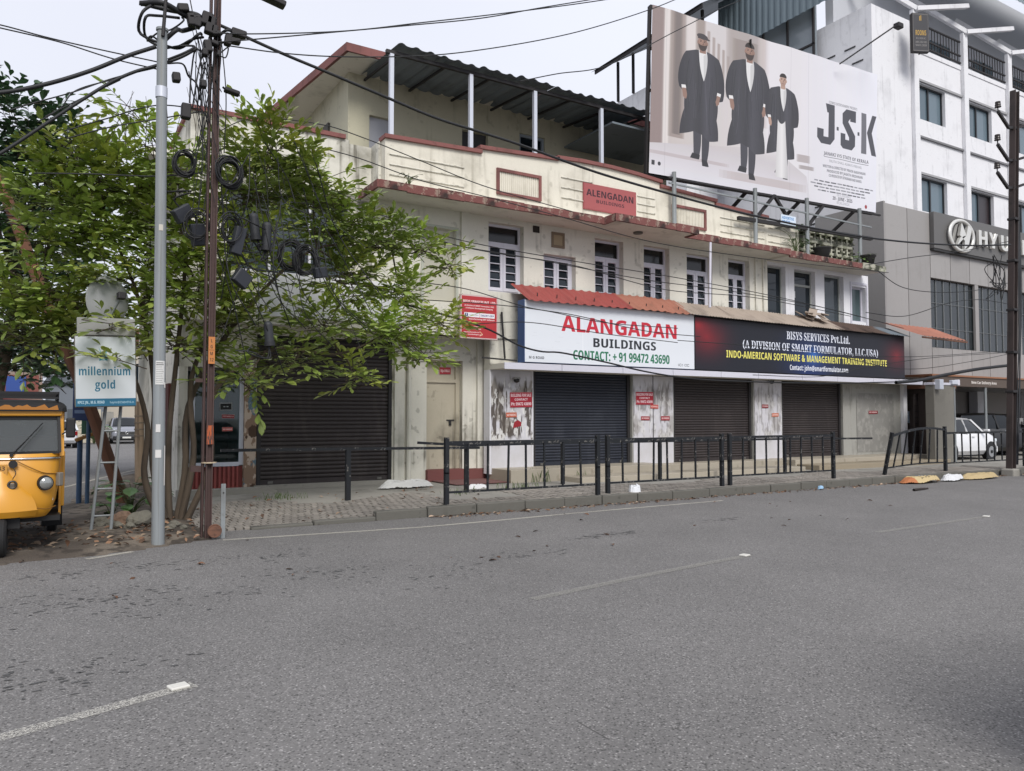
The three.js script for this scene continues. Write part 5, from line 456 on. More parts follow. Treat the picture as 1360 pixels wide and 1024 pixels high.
// ---------------------------------------------------------------- overhead cables
const CG = 'overhead cables strung from the girder pole';
function cable(pts, r, label, group = CG, mat = cableBlack) { const m = mesh('overhead_cable', tube(pts, r, Math.max(24, pts.length * 10), 6), mat); return tag(m, label, 'cable', group); }
const sag = (a, b, s, n = 7) => { const o = []; for (let i = 0; i <= n; i++) { const t = i / n, p = a.clone().lerp(b, t); p.y -= 4 * s * t * (1 - t); o.push(p); } return o; };
const top = V(1.95, 6.97, 4.62), FZ = (p, z) => p.map(([x, y]) => F(x, y, z));
cable(FZ([[291, 33], [300, 37], [375, 71], [430, 94], [515, 130], [580, 157], [640, 176], [690, 192], [739, 210], [799, 231], [899, 260], [947, 273], [1000, 286], [1124, 311], [1200, 321], [1290, 326], [1342, 325]], 4.5), .022, 'thick black cable swooping from the girder pole past the parapet to the utility pole');
cable([...FZ([[-60, 124], [0, 123], [60, 112], [120, 94], [170, 74], [207, 62]], 4.75)], .026, 'thick twisted black cable running left from the clamp of the grey pole');
cable(FZ([[-40, 226], [0, 204], [60, 165], [110, 132], [150, 108], [180, 95], [208, 87], [240, 76], [262, 64]], 4.7), .021, 'thick black cable dropping left behind the grey pole towards the dark tree');
const thinL = 'thin black cable fanning out to the left from the poles'; [[[-30, 28], [0, 33], [60, 49], [120, 63], [208, 82]], [[-30, 30], [0, 37], [80, 56], [150, 78], [209, 92]], [[14, 146], [40, 138], [98, 122], [150, 104], [207, 90]], [[50, 162], [80, 144], [98, 122], [160, 103]], [[60, 155], [110, 130], [160, 106]], [[85, 174], [140, 158], [208, 140], [268, 145]], [[88, 184], [150, 168], [210, 158], [268, 148]], [[45, 230], [120, 231], [208, 234], [268, 230]]].forEach(p => cable(FZ(p, 4.4), .0085, thinL, 'thin cables left of the poles'));
const thinR = 'thin black cable running right from the girder pole into the sky'; [[[290, 44], [330, 45], [460, 41], [560, 30], [640, 21], [760, 6], [840, -6]], [[290, 56], [340, 52], [440, 43], [540, 34], [640, 24], [720, 10], [800, -3]], [[305, 61], [370, 70], [442, 75], [562, 74], [640, 66], [760, 44], [865, 12], [905, -4]], [[690, 108], [740, 98], [800, 89], [900, 40], [960, 10], [985, 0]]].forEach(p => cable(FZ(p, 5.2), .0085, thinR, 'thin cables right of the girder pole'));
const across = 'thin black service cable strung low across the cream facade'; const CF = 'service cables across the facade';
[[[288, 176], [330, 158], [430, 166], [480, 182], [560, 214], [640, 246], [760, 281]], [[400, 190], [470, 208], [560, 240], [640, 260], [742, 287], [860, 320], [1000, 342], [1180, 362]], [[430, 262], [520, 290], [600, 316], [740, 343], [900, 369], [1040, 396], [1180, 430]], [[420, 275], [520, 298], [600, 324], [700, 342], [860, 372], [960, 385], [1100, 410], [1200, 436]], [[440, 290], [560, 315], [640, 333], [760, 352], [880, 384], [1000, 395], [1130, 420]], [[560, 375], [620, 384], [700, 408], [760, 418], [860, 440], [930, 447]], [[560, 398], [650, 404], [720, 412], [800, 428], [900, 436]], [[540, 418], [600, 430], [700, 428], [800, 443], [900, 455]], [[900, 452], [1010, 460], [1120, 470], [1200, 474], [1340, 466]], [[1000, 498], [1090, 500], [1150, 488], [1230, 476], [1340, 468]], [[1100, 470], [1200, 490], [1290, 480], [1340, 470]]].forEach(p => cable(FZ(p, 1.75), .0095, across, CF));
cable(FZ([[540, 405], [600, 421], [650, 438], [690, 459], [720, 467], [742, 468], [800, 480], [860, 494], [920, 503], [1000, 507], [1100, 509], [1200, 507]], 1.6), .02, 'heavier black cable sagging in front of the white signboard');
cable(FZ([[1190, 508], [1220, 505], [1260, 497], [1300, 490], [1342, 485]], 3.2), .05, 'very thick dark cable bundle joining the utility pole beside the gate pier');
cable(FZ([[1150, 415], [1200, 420], [1262, 402], [1300, 398], [1342, 404]], 2.2), .011, 'thin cable rising past the orange canopy to the utility pole');
cable(FZ([[1150, 352], [1210, 342], [1280, 333], [1342, 320]], 2.4), .012, 'thin cable crossing the grey cladding under the emblem');
cable(FZ([[1166, 360], [1195, 380], [1240, 388], [1300, 385], [1342, 375]], 2.4), .011, 'thin slack cable looping across the showroom window');
{ const t = thing('wire_tangle', 'tangle of loose wire ends beside the utility pole', 'wires', F(1325, 372, 3.6).toArray()); for (let i = 0; i < 9; i++) mesh('wire', tube([V(rr(-.3, .3), rr(.2, .8), 0), V(rr(-.5, .3), rr(-.2, .4), rr(-.2, .2)), V(rr(-.5, .4), rr(-.6, .1), rr(-.2, .2)), V(.4, rr(-.5, .6), 0)], .012, 20, 5), cableBlack, t); }
// cables climbing and looping round the pole heads
{ const t = thing('pole_head_cables', 'knot of black cable loops and joints wrapped round the two pole heads', 'cables'); const z = 4.7; const lp = (pts, r) => mesh('loop', tube(FZ(pts, z).map(p => p.add(V(0, 0, rr(-.15, .15)))), r, 40, 6), cableBlack, t);
  lp([[188, 2], [215, 10], [250, 22], [275, 33]], .04); lp([[186, -2], [230, 10], [262, 22], [276, 28]], .032); lp([[205, 6], [188, 20], [186, 38], [200, 50], [208, 55], [240, 58], [262, 50], [270, 40]], .02); lp([[240, 20], [210, 18], [192, 28], [196, 44], [212, 57], [236, 57], [255, 54], [272, 44]], .018); lp([[242, 22], [243, 30], [228, 38], [210, 43], [198, 48], [200, 54], [216, 57]], .012); lp([[218, 56], [232, 46], [245, 36], [262, 32], [272, 28]], .03); lp([[218, 60], [240, 62], [257, 65], [245, 74], [222, 81]], .015); lp([[222, 86], [240, 90], [252, 98], [260, 112], [268, 128]], .012); lp([[270, 62], [262, 62], [256, 90], [250, 140]], .012); lp([[272, 64], [264, 90], [258, 120], [255, 145]], .01); lp([[270, 84], [265, 110], [262, 145]], .01); lp([[274, 80], [268, 115], [266, 145]], .01); lp([[288, 48], [300, 44], [320, 46]], .02); lp([[288, 58], [296, 55], [303, 54]], .012); lp([[290, 70], [290, 78], [298, 79], [303, 62], [296, 66], [289, 72]], .009); lp([[289, 40], [291, 90], [288, 112]], .012); lp([[296, 116], [308, 122], [318, 127]], .015);
  for (const [a, b, w, h] of [[243, 11, .14, .1], [254, 27, .1, .16], [262, 30, .1, .14], [275, 25, .14, .16], [279, 34, .12, .24], [276, 62, .1, .16], [284, 40, .1, .12], [270, 30, .12, .06], [258, 24, .16, .06], [287, 45, .12, .06], [285, 58, .1, .06], [272, 70, .08, .1], [290, 72, .05, .08], [303, 53, .09, .16], [312, 55, .14, .07], [317, 45, .2, .1], [234, 103, .1, .12], [247, 148, .12, .2], [308, 122, .2, .06], [270, 112, .08, .1]]) { const p = F(a, b, z + .04), m = mesh('joint_box', rbx(-w / 2, w / 2, -h / 2, h / 2, -.06, .06, .02, 1), darkSteel, t); m.position.copy(p); m.rotation.z = rr(-.3, .3); } }
function coil(px, py, z, r, n, label, tilt = 0) { const p = F(px, py, z), t = thing('cable_coil', label, 'cable coil', p.toArray()); for (let i = 0; i < n; i++) { const g = new THREE.TorusGeometry(r * rr(.8, 1.12), rr(.006, .011), 5, 30); g.scale(rr(.78, .9), 1, 1); g.rotateY(rr(-.35, .35) + tilt); g.rotateZ(rr(-.3, .3)); g.translate(rr(-.02, .02), rr(-.03, .03), rr(-.05, .05)); mesh('turn', g, cableBlack, t); } return t; }
coil(245, 217, 4.6, .16, 14, 'black cable coil hanging alone left of the girder pole'); coil(304, 229, 4.7, .2, 18, 'black cable coil tied to the right side of the girder pole'); coil(307, 305, 4.5, .2, 6, 'open black cable loop below the coil on the girder pole', .3); coil(386, 340, 3.9, .22, 14, 'wide black cable coil in the tree beside the splice closures'); coil(406, 346, 4.1, .2, 16, 'tight black cable coil overlapping a wider coil in the tree'); coil(262, 300, 4.5, .2, 6, 'loose black cable loop round the small box left of the girder pole', -.4);
const closure = (px, py, z, L, r, a, label) => { const p = F(px, py, z), t = thing('splice_closure', label, 'splice closure', p.toArray()); t.rotation.z = a; const g = new THREE.CapsuleGeometry(r, L - r, 4, 14); mesh('dome', g, M(0x2a2c30, .6), t); mesh('base_ring', rod(V(0, -L / 2 - .03, 0), V(0, -L / 2 + .03, 0), r * 1.18, r * 1.18, 14), M(0x1f2024, .6), t); for (let k = 0; k < 2; k++) mesh('cable_tail', tube([V(rr(-.03, .03), -L / 2, 0), V(rr(-.1, .1), -L / 2 - .2, 0), V(rr(-.35, .35), -L / 2 - .1, .05), V(rr(-.5, .5), rr(-.3, .4), 0)], .011, 18, 5), cableBlack, t); };
closure(338, 301, 4.2, .33, .07, .12, 'black tubular splice closure leaning against another in the tree'); closure(354, 314, 4.2, .36, .07, -.02, 'upright black splice closure in the tree below the coil'); closure(357, 443, 4.2, .3, .065, .1, 'black splice closure hanging low among the branches');
[[243, 284, .26, .2, .6, 'dark cable box tilted beside the girder pole above a round one'], [263, 312, .2, .3, .2, 'dark rounded cable box close against the girder pole'], [321, 370, .24, .22, -.6, 'flat black cable box tilted among leaves below the coils'], [425, 362, .2, .16, .2, 'small dark cable box right of the overlapping coils'], [316, 320, .16, .4, -.2, 'tall dark cable box hanging behind the open cable loop']].forEach(([a, b, w, h, q, l]) => { const p = F(a, b, 4.4), t = thing('cable_box', l, 'cable box', p.toArray()); t.rotation.set(.1, .3, q); mesh('shell', rbx(-w / 2, w / 2, -h / 2, h / 2, -.05, .05, .02), M(0x22252b, .5), t); mesh('lid', rbx(-w / 2 + .015, w / 2 - .015, -h / 2 + .015, h / 2 - .015, .05, .06, .004, 1), M(0x2b2e35, .5), t); mesh('cable_tail', tube([V(0, h / 2, 0), V(rr(-.1, .1), h / 2 + .12, 0), V(rr(-.2, .3), h / 2 + .1, .05), V(rr(-.2, .4), rr(.1, .5), 0)], .012, 14, 5), cableBlack, t); });
{ const t = thing('hanging_wires', 'bunch of thin wires hanging among the leaves right of the girder pole', 'wires'); for (let i = 0; i < 44; i++) { const x = rr(275, 430), y = rr(180, 330), e = x + rr(-50, 90), f = y + rr(60, 190); mesh('wire', tube([F(x, y, 4.3 + rr(-.3, .3)), F((x + e) / 2 + rr(-20, 20), (y + f) / 2 + rr(0, 30), 4.2 + rr(-.3, .3)), F(e, f, 4.1 + rr(-.4, .4))], rr(.004, .009), 14, 5), cableBlack, t); } }
{ const t = thing('loose_drop_wires', 'sheaf of thin wires running down the side of the girder pole', 'wires'); for (let i = 0; i < 22; i++) { const x = rr(250, 294), y = rr(-5, 110), e = rr(248, 300), f = y + rr(60, 230); mesh('wire', tube([F(x, y, 4.66 + rr(-.1, .1)), F((x + e) / 2 + rr(-9, 9), (y + f) / 2, 4.66 + rr(-.12, .12)), F(e, f, 4.62 + rr(-.1, .1))], rr(.004, .008), 14, 5), cableBlack, t); } }
// ---------------------------------------------------------------- vehicles
function loft(stations, closed = true) { // stations: arrays of Vector3 rings of equal length
  const n = stations[0].length, pos = [], idx = []; stations.forEach(s => s.forEach(p => pos.push(p.x, p.y, p.z))); for (let i = 0; i < stations.length - 1; i++) for (let j = 0; j < (closed ? n : n - 1); j++) { const a = i * n + j, b = i * n + (j + 1) % n, c = a + n, d = b + n; idx.push(a, c, b, b, c, d); }
  if (closed) { for (const [k, f] of [[0, 1], [stations.length - 1, 0]]) { const c = stations[k].reduce((a, p) => a.add(p), V(0, 0, 0)).multiplyScalar(1 / n), ci = pos.length / 3; pos.push(c.x, c.y, c.z); for (let j = 0; j < n; j++) { const a = k * n + j, b = k * n + (j + 1) % n; f ? idx.push(ci, a, b) : idx.push(ci, b, a); } } }
  const g = new THREE.BufferGeometry(); g.setAttribute('position', new THREE.Float32BufferAttribute(pos, 3)); g.setIndex(idx); g.computeVertexNormals(); const q = toCreasedNormals(g, .6); return uvm(q); }
function car(name, label, pos, turn, o) { // local +x is forward
  const t = thing(name, label, 'car', pos, turn), L = o.L, w = o.W / 2, H = o.H, gc = .2, paint = new THREE.MeshPhysicalMaterial({ color: o.color, roughness: .35, metalness: o.metal || 0, clearcoat: .8, clearcoatRoughness: .1, side: THREE.DoubleSide }), trim = M(0x17181a, .6), gl = M(0x11161a, .06);
  const ring = (x, b, T, hw, k = .9) => { const a = [[0, b], [hw * .86, b], [hw, b + .14], [hw, (b + T) / 2], [hw * .97, T - .09], [hw * k, T], [0, T + .015]]; return [...a.map(p => V(x, p[1], p[0])), ...a.slice(1, -1).reverse().map(p => V(x, p[1], -p[0]))]; };
  const bt = o.belt, hd = o.hood, fx = L / 2, S = [[-fx, .42, bt - .25, w * .82], [-fx + .12, .28, bt - .04, w * .93], [-fx + .5, gc, bt, w], [0, gc, bt - .02, w], [o.ws, gc, bt - .03, w], [o.ws + .35, gc, hd, w], [fx - .35, gc, hd - .08, w * .97], [fx - .1, .24, hd - .2, w * .88], [fx, .34, hd - .34, w * .74]];
  mesh('body', loft(S.map(s => ring(...s))), paint, t);
  const gr = (x, y, hb, ht) => { const b = bt - .05; return [V(x, b, hb), V(x, (b + y) / 2, (hb + ht) / 2 + .03), V(x, y - .05, ht), V(x, y, ht * .8), V(x, y + .02, 0), V(x, y, -ht * .8), V(x, y - .05, -ht), V(x, (b + y) / 2, -(hb + ht) / 2 - .03), V(x, b, -hb)]; };
  const A = o.ws, B = o.rear; mesh('glasshouse', loft([gr(A + .12, bt + .02, w * .86, w * .84), gr(A - .55, H - .05, w * .9, w * .7), gr(A - 1.2, H - .025, w * .92, w * .72), gr(B + .5, H - .06, w * .9, w * .7), gr(B + .02, bt + .12, w * .84, w * .78)]), gl, t);
  const rf = (x, y, ht) => [V(x, y - .055, ht + .012), V(x, y + .006, ht * .8), V(x, y + .03, 0), V(x, y + .006, -ht * .8), V(x, y - .055, -ht - .012), V(x, y - .09, -ht * .9), V(x, y - .07, 0), V(x, y - .09, ht * .9)]; mesh('roof', loft([rf(A - .5, H - .055, w * .7), rf(A - 1.2, H - .025, w * .72), rf(B + .45, H - .06, w * .7)]), paint, t);
  for (const s of [-1, 1]) { mesh('front_pillar', bar(V(A + .12, bt - .03, s * w * .86), V(A - .55, H - .1, s * w * .71), .07, .06), paint, t); mesh('centre_pillar', bar(V(A - 1.05, bt - .03, s * w * .935), V(A - 1.1, H - .1, s * w * .74), .09, .04), o.color === 0xd8d9db ? paint : trim, t); mesh('rear_pillar', bar(V(B + .1, bt - .02, s * w * .88), V(B + .5, H - .12, s * w * .72), .2, .06), paint, t); const m = mesh('wing_mirror', rbx(-.07, .07, -.06, .07, -.09, .09, .03), paint, t); m.position.set(A - .12, bt + .06, s * (w + .1)); mesh('headlamp', rbx(fx - .32, fx - .08, hd - .3, hd - .18, s * w * .82 - .11, s * w * .82 + .05, .03), M(0xc9d2d8, .1), t); mesh('tail_lamp', rbx(-fx + .02, -fx + .2, bt - .28, bt - .06, s * w * .86 - .08, s * w * .86 + .05, .02), M(0x7d1518, .2), t); mesh('door_handle', rbx(A - .85, A - .68, bt - .14, bt - .11, s * w - .01, s * w + .025, .008, 1), o.color === 0xd8d9db ? paint : chrome, t); mesh('door_seam', bx(A - 1.0, A - .99, .3, bt - .05, s * (w + .002) - .002, s * (w + .002) + .002), trim, t); }
  for (const x of [fx - o.fo, fx - o.fo - o.wb]) for (const s of [-1, 1]) { const wh = new THREE.Group(); wh.name = 'wheel'; wh.position.set(x, o.r, s * (w - .1)); t.add(wh); const ty = new THREE.CylinderGeometry(o.r, o.r, .2, 24); ty.rotateX(Math.PI / 2); mesh('tyre', ty, rubber, wh); const rm = new THREE.CylinderGeometry(o.r * .66, o.r * .62, .03, 20); rm.rotateX(Math.PI / 2); rm.translate(0, 0, s * .1); mesh('rim', rm, M(0xa9abad, .35, { metalness: .7 }), wh); const hb = new THREE.CylinderGeometry(o.r * .2, o.r * .2, .05, 12); hb.rotateX(Math.PI / 2); hb.translate(0, 0, s * .11); mesh('hub', hb, trim, wh); const ar = new THREE.CylinderGeometry(o.r * 1.17, o.r * 1.17, .02, 24); ar.rotateX(Math.PI / 2); ar.translate(x, o.r + .02, s * (w - .004)); mesh('wheel_arch', ar, trim, t); }
  mesh('grille', rbx(fx - .06, fx + .015, .5, hd - .32, -w * .5, w * .5, .03), trim, t); for (let k = 0; k < 3; k++) mesh('grille_bar', bx(fx + .012, fx + .03, .56 + k * .09, .58 + k * .09, -w * .48, w * .48), chrome, t); { const g = new THREE.TorusGeometry(.07, .012, 6, 16); g.scale(1.4, 1, 1); g.rotateY(Math.PI / 2); g.translate(fx + .035, hd - .38, 0); mesh('badge', g, chrome, t); } mesh('bumper', rbx(fx - .2, fx + .05, .24, .48, -w * .84, w * .84, .05), o.dark ? trim : paint, t); mesh('number_plate', rbx(fx + .05, fx + .06, .34, .44, -.24, .24, .004, 1), M(0xcfcfca, .6), t); mesh('rear_plate', rbx(-fx - .012, -fx, .6, .72, -.24, .24, .004, 1), M(0xcfcfca, .6), t); return t; }
car('hatchback_car', 'white hatchback parked behind the gate pier', [27.25, .13, .2], 0, { L: 3.75, W: 1.66, H: 1.5, belt: .95, hood: .92, ws: .85, rear: -1.8, wb: 2.43, fo: .68, r: .29, color: 0xd8d9db });
const suv = { L: 4.3, W: 1.8, H: 1.66, belt: 1.08, hood: 1.06, ws: .95, rear: -2.05, wb: 2.6, fo: .85, r: .35, dark: true };
car('parked_suv', 'black sport utility car parked nose out beside the white hatchback', [31.5, .14, -.75], -.42, { ...suv, color: 0x0b0c0e }); car('parked_suv', 'dark grey sport utility car parked deeper in the showroom bay', [36.2, .14, -2.6], -.75, { ...suv, color: 0x17181b });
car('street_suv', 'silver sport utility car driving out of the side street', [4.35, 0, -39.8], -Math.PI / 2, { ...suv, L: 4.4, color: 0x8b8d95, metal: .4 });
car('street_car', 'white car parked at the far edge of the side street', [.55, 0, -33], Math.PI / 2 + .1, { L: 3.8, W: 1.66, H: 1.5, belt: .95, hood: .92, ws: .85, rear: -1.8, wb: 2.43, fo: .68, r: .29, color: 0xcfd1d4 });
// auto rickshaw facing the road
{ const t = thing('auto_rickshaw', 'yellow three-wheeled auto rickshaw with black canopy and roof rack', 'auto rickshaw', [-.42, .04, 4.95], .0); const yel = new THREE.MeshPhysicalMaterial({ color: 0xcb8f24, roughness: .42, clearcoat: .4, clearcoatRoughness: .25, side: THREE.DoubleSide }), blk = M(0x1b1b1c, .8), trim = M(0x141415, .6);
  // front cowl: rows of half-width and setback
  const rows = [[.40, .47, -.04, .2], [.46, .52, .01, .22], [.58, .555, .03, .24], [.72, .575, .045, .26], [.86, .585, .03, .28], [1.0, .6, .0, .30], [1.1, .605, -.03, .32], [1.14, .6, -.05, .32]];
  const ringF = ([y, hw, z, d]) => { const o = []; for (let i = -10; i <= 10; i++) { const u = i / 10, a = Math.abs(u); o.push(V(Math.sign(u) * hw * (1 - (1 - a) ** 1.35), y, z - d * a ** 3.2 - (a > .99 ? .25 : 0))); } return o; };
  const cs = rows.map(ringF); mesh('front_cowl', loft(cs, false), yel, t); mesh('side_skirt', [bx(.585, .61, .38, 1.12, -.95, -.5), bx(-.61, -.585, .38, 1.12, -.95, -.5)], yel, t);
  { const P = ringF([1.085, .612, -.02, .31]); mesh('chrome_strip', tube(P.filter((_, i) => i > 0 && i < 20), .016, 50, 6), chrome, t); }
  // nose over the wheel and crease
  const nose = [[.95, .12, .06], [.84, .2, .1], [.72, .28, .15], [.6, .34, .19], [.5, .37, .2], [.43, .35, .16]].map(([y, hw, z]) => { const o = []; for (let i = -8; i <= 8; i++) { const u = i / 8; o.push(V(u * hw, y, z - .14 * Math.abs(u) ** 2.4)); } return o; }); mesh('nose_panel', loft(nose, false), yel, t);
  mesh('wheel_well', bx(-.2, .2, .3, .46, -.3, .05), trim, t); for (const s of [-1, 1]) { mesh('panel_seam', tube([V(s * .16, 1.06, .02), V(s * .3, .98, .025), V(s * .42, .92, -.02), V(s * .56, .9, -.14)], .006, 20, 5), M(0x7d5414, .6), t); mesh('panel_seam', tube([V(s * .36, .52, .06), V(s * .46, .5, .0), V(s * .55, .52, -.12)], .006, 14, 5), M(0x7d5414, .6), t); } for (const s of [-1, 1]) { mesh('reflective_strip', rbx(s * .43 - .11, s * .43 + .11, .585, .635, -.03, -.015, .006, 1), M(0xb9b6b4, .4), t).rotation.y = s * .2; const h = new THREE.Group(); h.name = 'headlight'; h.position.set(s * .44, .8, -.01); h.rotation.y = s * .3; t.add(h); const b = new THREE.CylinderGeometry(.082, .09, .06, 24); b.rotateX(Math.PI / 2); mesh('bezel', b, trim, h); const ln = new THREE.SphereGeometry(.1, 18, 8, 0, 6.3, 0, .78); ln.rotateX(Math.PI / 2); ln.translate(0, 0, -.035); mesh('lens', ln, M(0x9a9c98, .08, { metalness: .55 }), h); const ind = mesh('indicator', rbx(-.035, .035, -.08, .08, -.03, .03, .012), M(0x77726a, .3), t); ind.position.set(s * .585, .83, -.16); ind.rotation.y = s * .8; }
  { const k = new THREE.CylinderGeometry(.045, .045, .03, 16); k.rotateX(Math.PI / 2); k.translate(.12, 1.03, .04); mesh('horn', k, trim, t); const e = new THREE.TorusGeometry(.04, .012, 6, 18); e.translate(.12, .8, .11); mesh('badge_ring', e, M(0x4a4642, .4, { metalness: .6 }), t); mesh('badge', rbx(.095, .145, .76, .82, .1, .12, .01), M(0x6d665c, .4, { metalness: .6 }), t); mesh('badge_wire', tube([V(.12, 1.0, .06), V(.15, .93, .09), V(.12, .86, .1)], .005, 12, 5), trim, t); }
  { const pl = mesh('number_plate', rbx(-.27, .07, .87, 1.03, .045, .055, .004, 1), M(0xb98a3c, .6), t); mesh('plate_print', quad(V(-.265, .875, .059), V(.065, .875, .059), V(.065, 1.025, .059), V(-.265, 1.025, .059)), M(0xffffff, .6, { map: canvasTex(256, 128, (g, w, h) => { g.fillStyle = '#b9853a'; g.fillRect(0, 0, w, h); g.fillStyle = '#2a211c'; g.font = 'bold 56px sans-serif'; fit(g, 'KL 43', 110, 54, 132); fit(g, '66', 190, 116, 52); }) }), t); }
  // windscreen and frame, leaning back
  const wb = 1.15, wt = 1.6, wz = -.1, wz2 = -.26; mesh('windscreen', quad(V(-.57, wb, wz - .1), V(.57, wb, wz - .1), V(.55, wt, wz2 - .06), V(-.55, wt, wz2 - .06)), new THREE.MeshPhysicalMaterial({ color: 0xdfe8e8, roughness: .02, transmission: .92, thickness: 0, side: THREE.DoubleSide }), t); mesh('windscreen_seal', [bar(V(-.58, wb, wz - .09), V(.58, wb, wz - .09), .03), bar(V(-.58, wb, wz - .09), V(-.56, wt, wz2 - .05), .03), bar(V(.58, wb, wz - .09), V(.56, wt, wz2 - .05), .03)], trim, t); for (const s of [-1, 1]) mesh('screen_pillar', bar(V(s * .6, 1.1, wz - .16), V(s * .58, 1.66, wz2 - .1), .05, .06), yel, t); mesh('header_rail', rbx(-.6, .6, 1.58, 1.66, -.4, -.26, .02), yel, t); mesh('sun_visor_band', rbx(-.55, .55, 1.53, 1.58, -.34, -.3, .008, 1), trim, t);
  mesh('wiper', [bar(V(.1, 1.13, .0), V(.22, 1.27, -.13), .014), bar(V(.22, 1.27, -.13), V(.4, 1.5, -.2), .012)], trim, t); mesh('wiper_boss', rod(V(.1, 1.13, -.03), V(.1, 1.13, .02), .02, .02, 8), trim, t);
  const cr = (z, h, w) => { const o = []; for (let i = 0; i <= 12; i++) { const a = Math.PI * i / 12, c = Math.cos(a), s = Math.sin(a); o.push(V(Math.sign(c) * w * Math.abs(c) ** .35, 1.64 + h * Math.abs(s) ** .6, z)); } return o; }; mesh('canopy', loft([cr(-.22, .06, .6), cr(-.3, .11, .64), cr(-.8, .15, .66), cr(-1.8, .14, .66), cr(-2.4, .08, .62)]), blk, t); mesh('canopy_fringe', (() => { const pts = [[-.6, 1.66]]; for (let i = 0; i <= 26; i++) pts.push([-.6 + i * .044, 1.675 + .03 * nB(i * .09, .3) * (i % 3) * .5 + .012 * (i % 4)]); pts.push([.56, 1.655]); return prism(pts, -.222, -.212); })(), M(0x9c6526, .7), t);
  for (const s of [-1, 1]) { mesh('rack_rail', [bar(V(s * .55, 1.86, -.3), V(s * .55, 1.86, -2.2), .03), bar(V(s * .55, 1.8, -.3), V(s * .55, 1.8, -2.2), .025)], blk, t); for (let i = 0; i < 4; i++) mesh('rack_leg', bar(V(s * .55, 1.72, -.35 - i * .6), V(s * .55, 1.86, -.35 - i * .6), .025), blk, t); } for (let i = 0; i < 6; i++) mesh('rack_bar', bar(V(-.55, 1.86, -.3 - i * .37), V(.55, 1.86, -.3 - i * .37), .028), blk, t); mesh('rack_bar', bar(V(-.55, 1.8, -.3), V(.55, 1.8, -.3), .025), blk, t);
  for (const s of [-1, 1]) { const m = mesh('mirror', rbx(-.05, .05, -.12, .12, -.025, .025, .02), trim, t); m.position.set(s * .69, 1.44, -.22); mesh('mirror_arm', rod(V(s * .6, 1.36, -.24), V(s * .68, 1.42, -.23), .01, .01, 6), trim, t); mesh('rear_quarter', rbx(s * .64 - .02, s * .64 + .02, .4, 1.12, -2.5, -1.25, .015), yel, t); mesh('canopy_side', rbx(s * .63 - .012, s * .63 + .012, 1.12, 1.66, -2.45, -1.5, .008, 1), blk, t); mesh('door_bar', bar(V(s * .62, 1.12, -.9), V(s * .62, 1.68, -1.0), .035), yel, t); }
  mesh('floor', bx(-.6, .6, .34, .4, -2.5, -.2), trim, t); mesh('rear_panel', rbx(-.64, .64, .36, 1.6, -2.54, -2.48, .02), blk, t); mesh('seat', rbx(-.3, .3, .4, .75, -1.0, -.6, .04), M(0x3a2622, .8), t); mesh('seat', rbx(-.58, .58, .4, .8, -2.4, -1.8, .04), M(0x3a2622, .8), t); mesh('seat_back', rbx(-.58, .58, .8, 1.3, -2.46, -2.3, .04), M(0x3a2622, .8), t); mesh('handlebar', [bar(V(-.28, 1.08, -.42), V(.28, 1.08, -.42), .03), bar(V(0, .5, -.2), V(0, 1.08, -.42), .05)], trim, t); mesh('dashboard', rbx(-.5, .5, .95, 1.1, -.4, -.2, .03), trim, t); { const p = thing('window_ornament', 'dark spiky ornament hanging inside the rickshaw windscreen', 'ornament', [-.24, 1.56, 4.6]); for (let i = 0; i < 14; i++) { const a = i / 14 * 6.28; mesh('spike', bar(V(0, 0, 0), V(Math.cos(a) * .075, Math.sin(a) * .06, rr(-.02, .02)), .018, .006), M(0x22261f, .8), p); } }
  const wheel = (x, z, r, wd) => { const h = new THREE.Group(); h.name = 'wheel'; h.position.set(x, r - .02, z); t.add(h); const g = new THREE.TorusGeometry(r - .055, .062, 12, 32); g.rotateY(Math.PI / 2); mesh('tyre', g, rubber, h); const tr = new THREE.CylinderGeometry(r + .002, r + .002, wd * .7, 32, 1, true); tr.rotateZ(Math.PI / 2); mesh('tread', tr, rubber, h); const d = new THREE.CylinderGeometry(r * .6, r * .6, wd * .7, 20); d.rotateZ(Math.PI / 2); mesh('rim', d, M(0x5b5b5c, .5, { metalness: .5 }), h); }; wheel(.02, .08, .225, .1); wheel(.53, -1.95, .215, .1); wheel(-.53, -1.95, .215, .1); mesh('fork', [bar(V(-.09, .2, .08), V(-.05, .52, -.1), .05), bar(V(-.09, .2, .08), V(.02, .2, .08), .03)], trim, t); mesh('shock_spring', [...Array(6)].map((_, i) => { const g = new THREE.TorusGeometry(.04, .01, 5, 12); g.rotateX(Math.PI / 2); g.translate(-.14, .26 + i * .03, .05); return g.toNonIndexed(); }), darkSteel, t); for (const s of [-1, 1]) mesh('mud_flap', bx(s * .53 - .12, s * .53 + .12, .1, .42, -1.7, -1.69), rubber, t); }

car('added_shade_car', 'unseen grey car added to cast shade on the near road', [5.65, 0, 14.95], 0, { L: 3.8, W: 1.75, H: 1.52, belt: .98, hood: .95, ws: .85, rear: -1.8, wb: 2.43, fo: .7, r: .3, color: 0x6a6c70, metal: .4 });  // out of view, added only to throw soft shade onto the near road
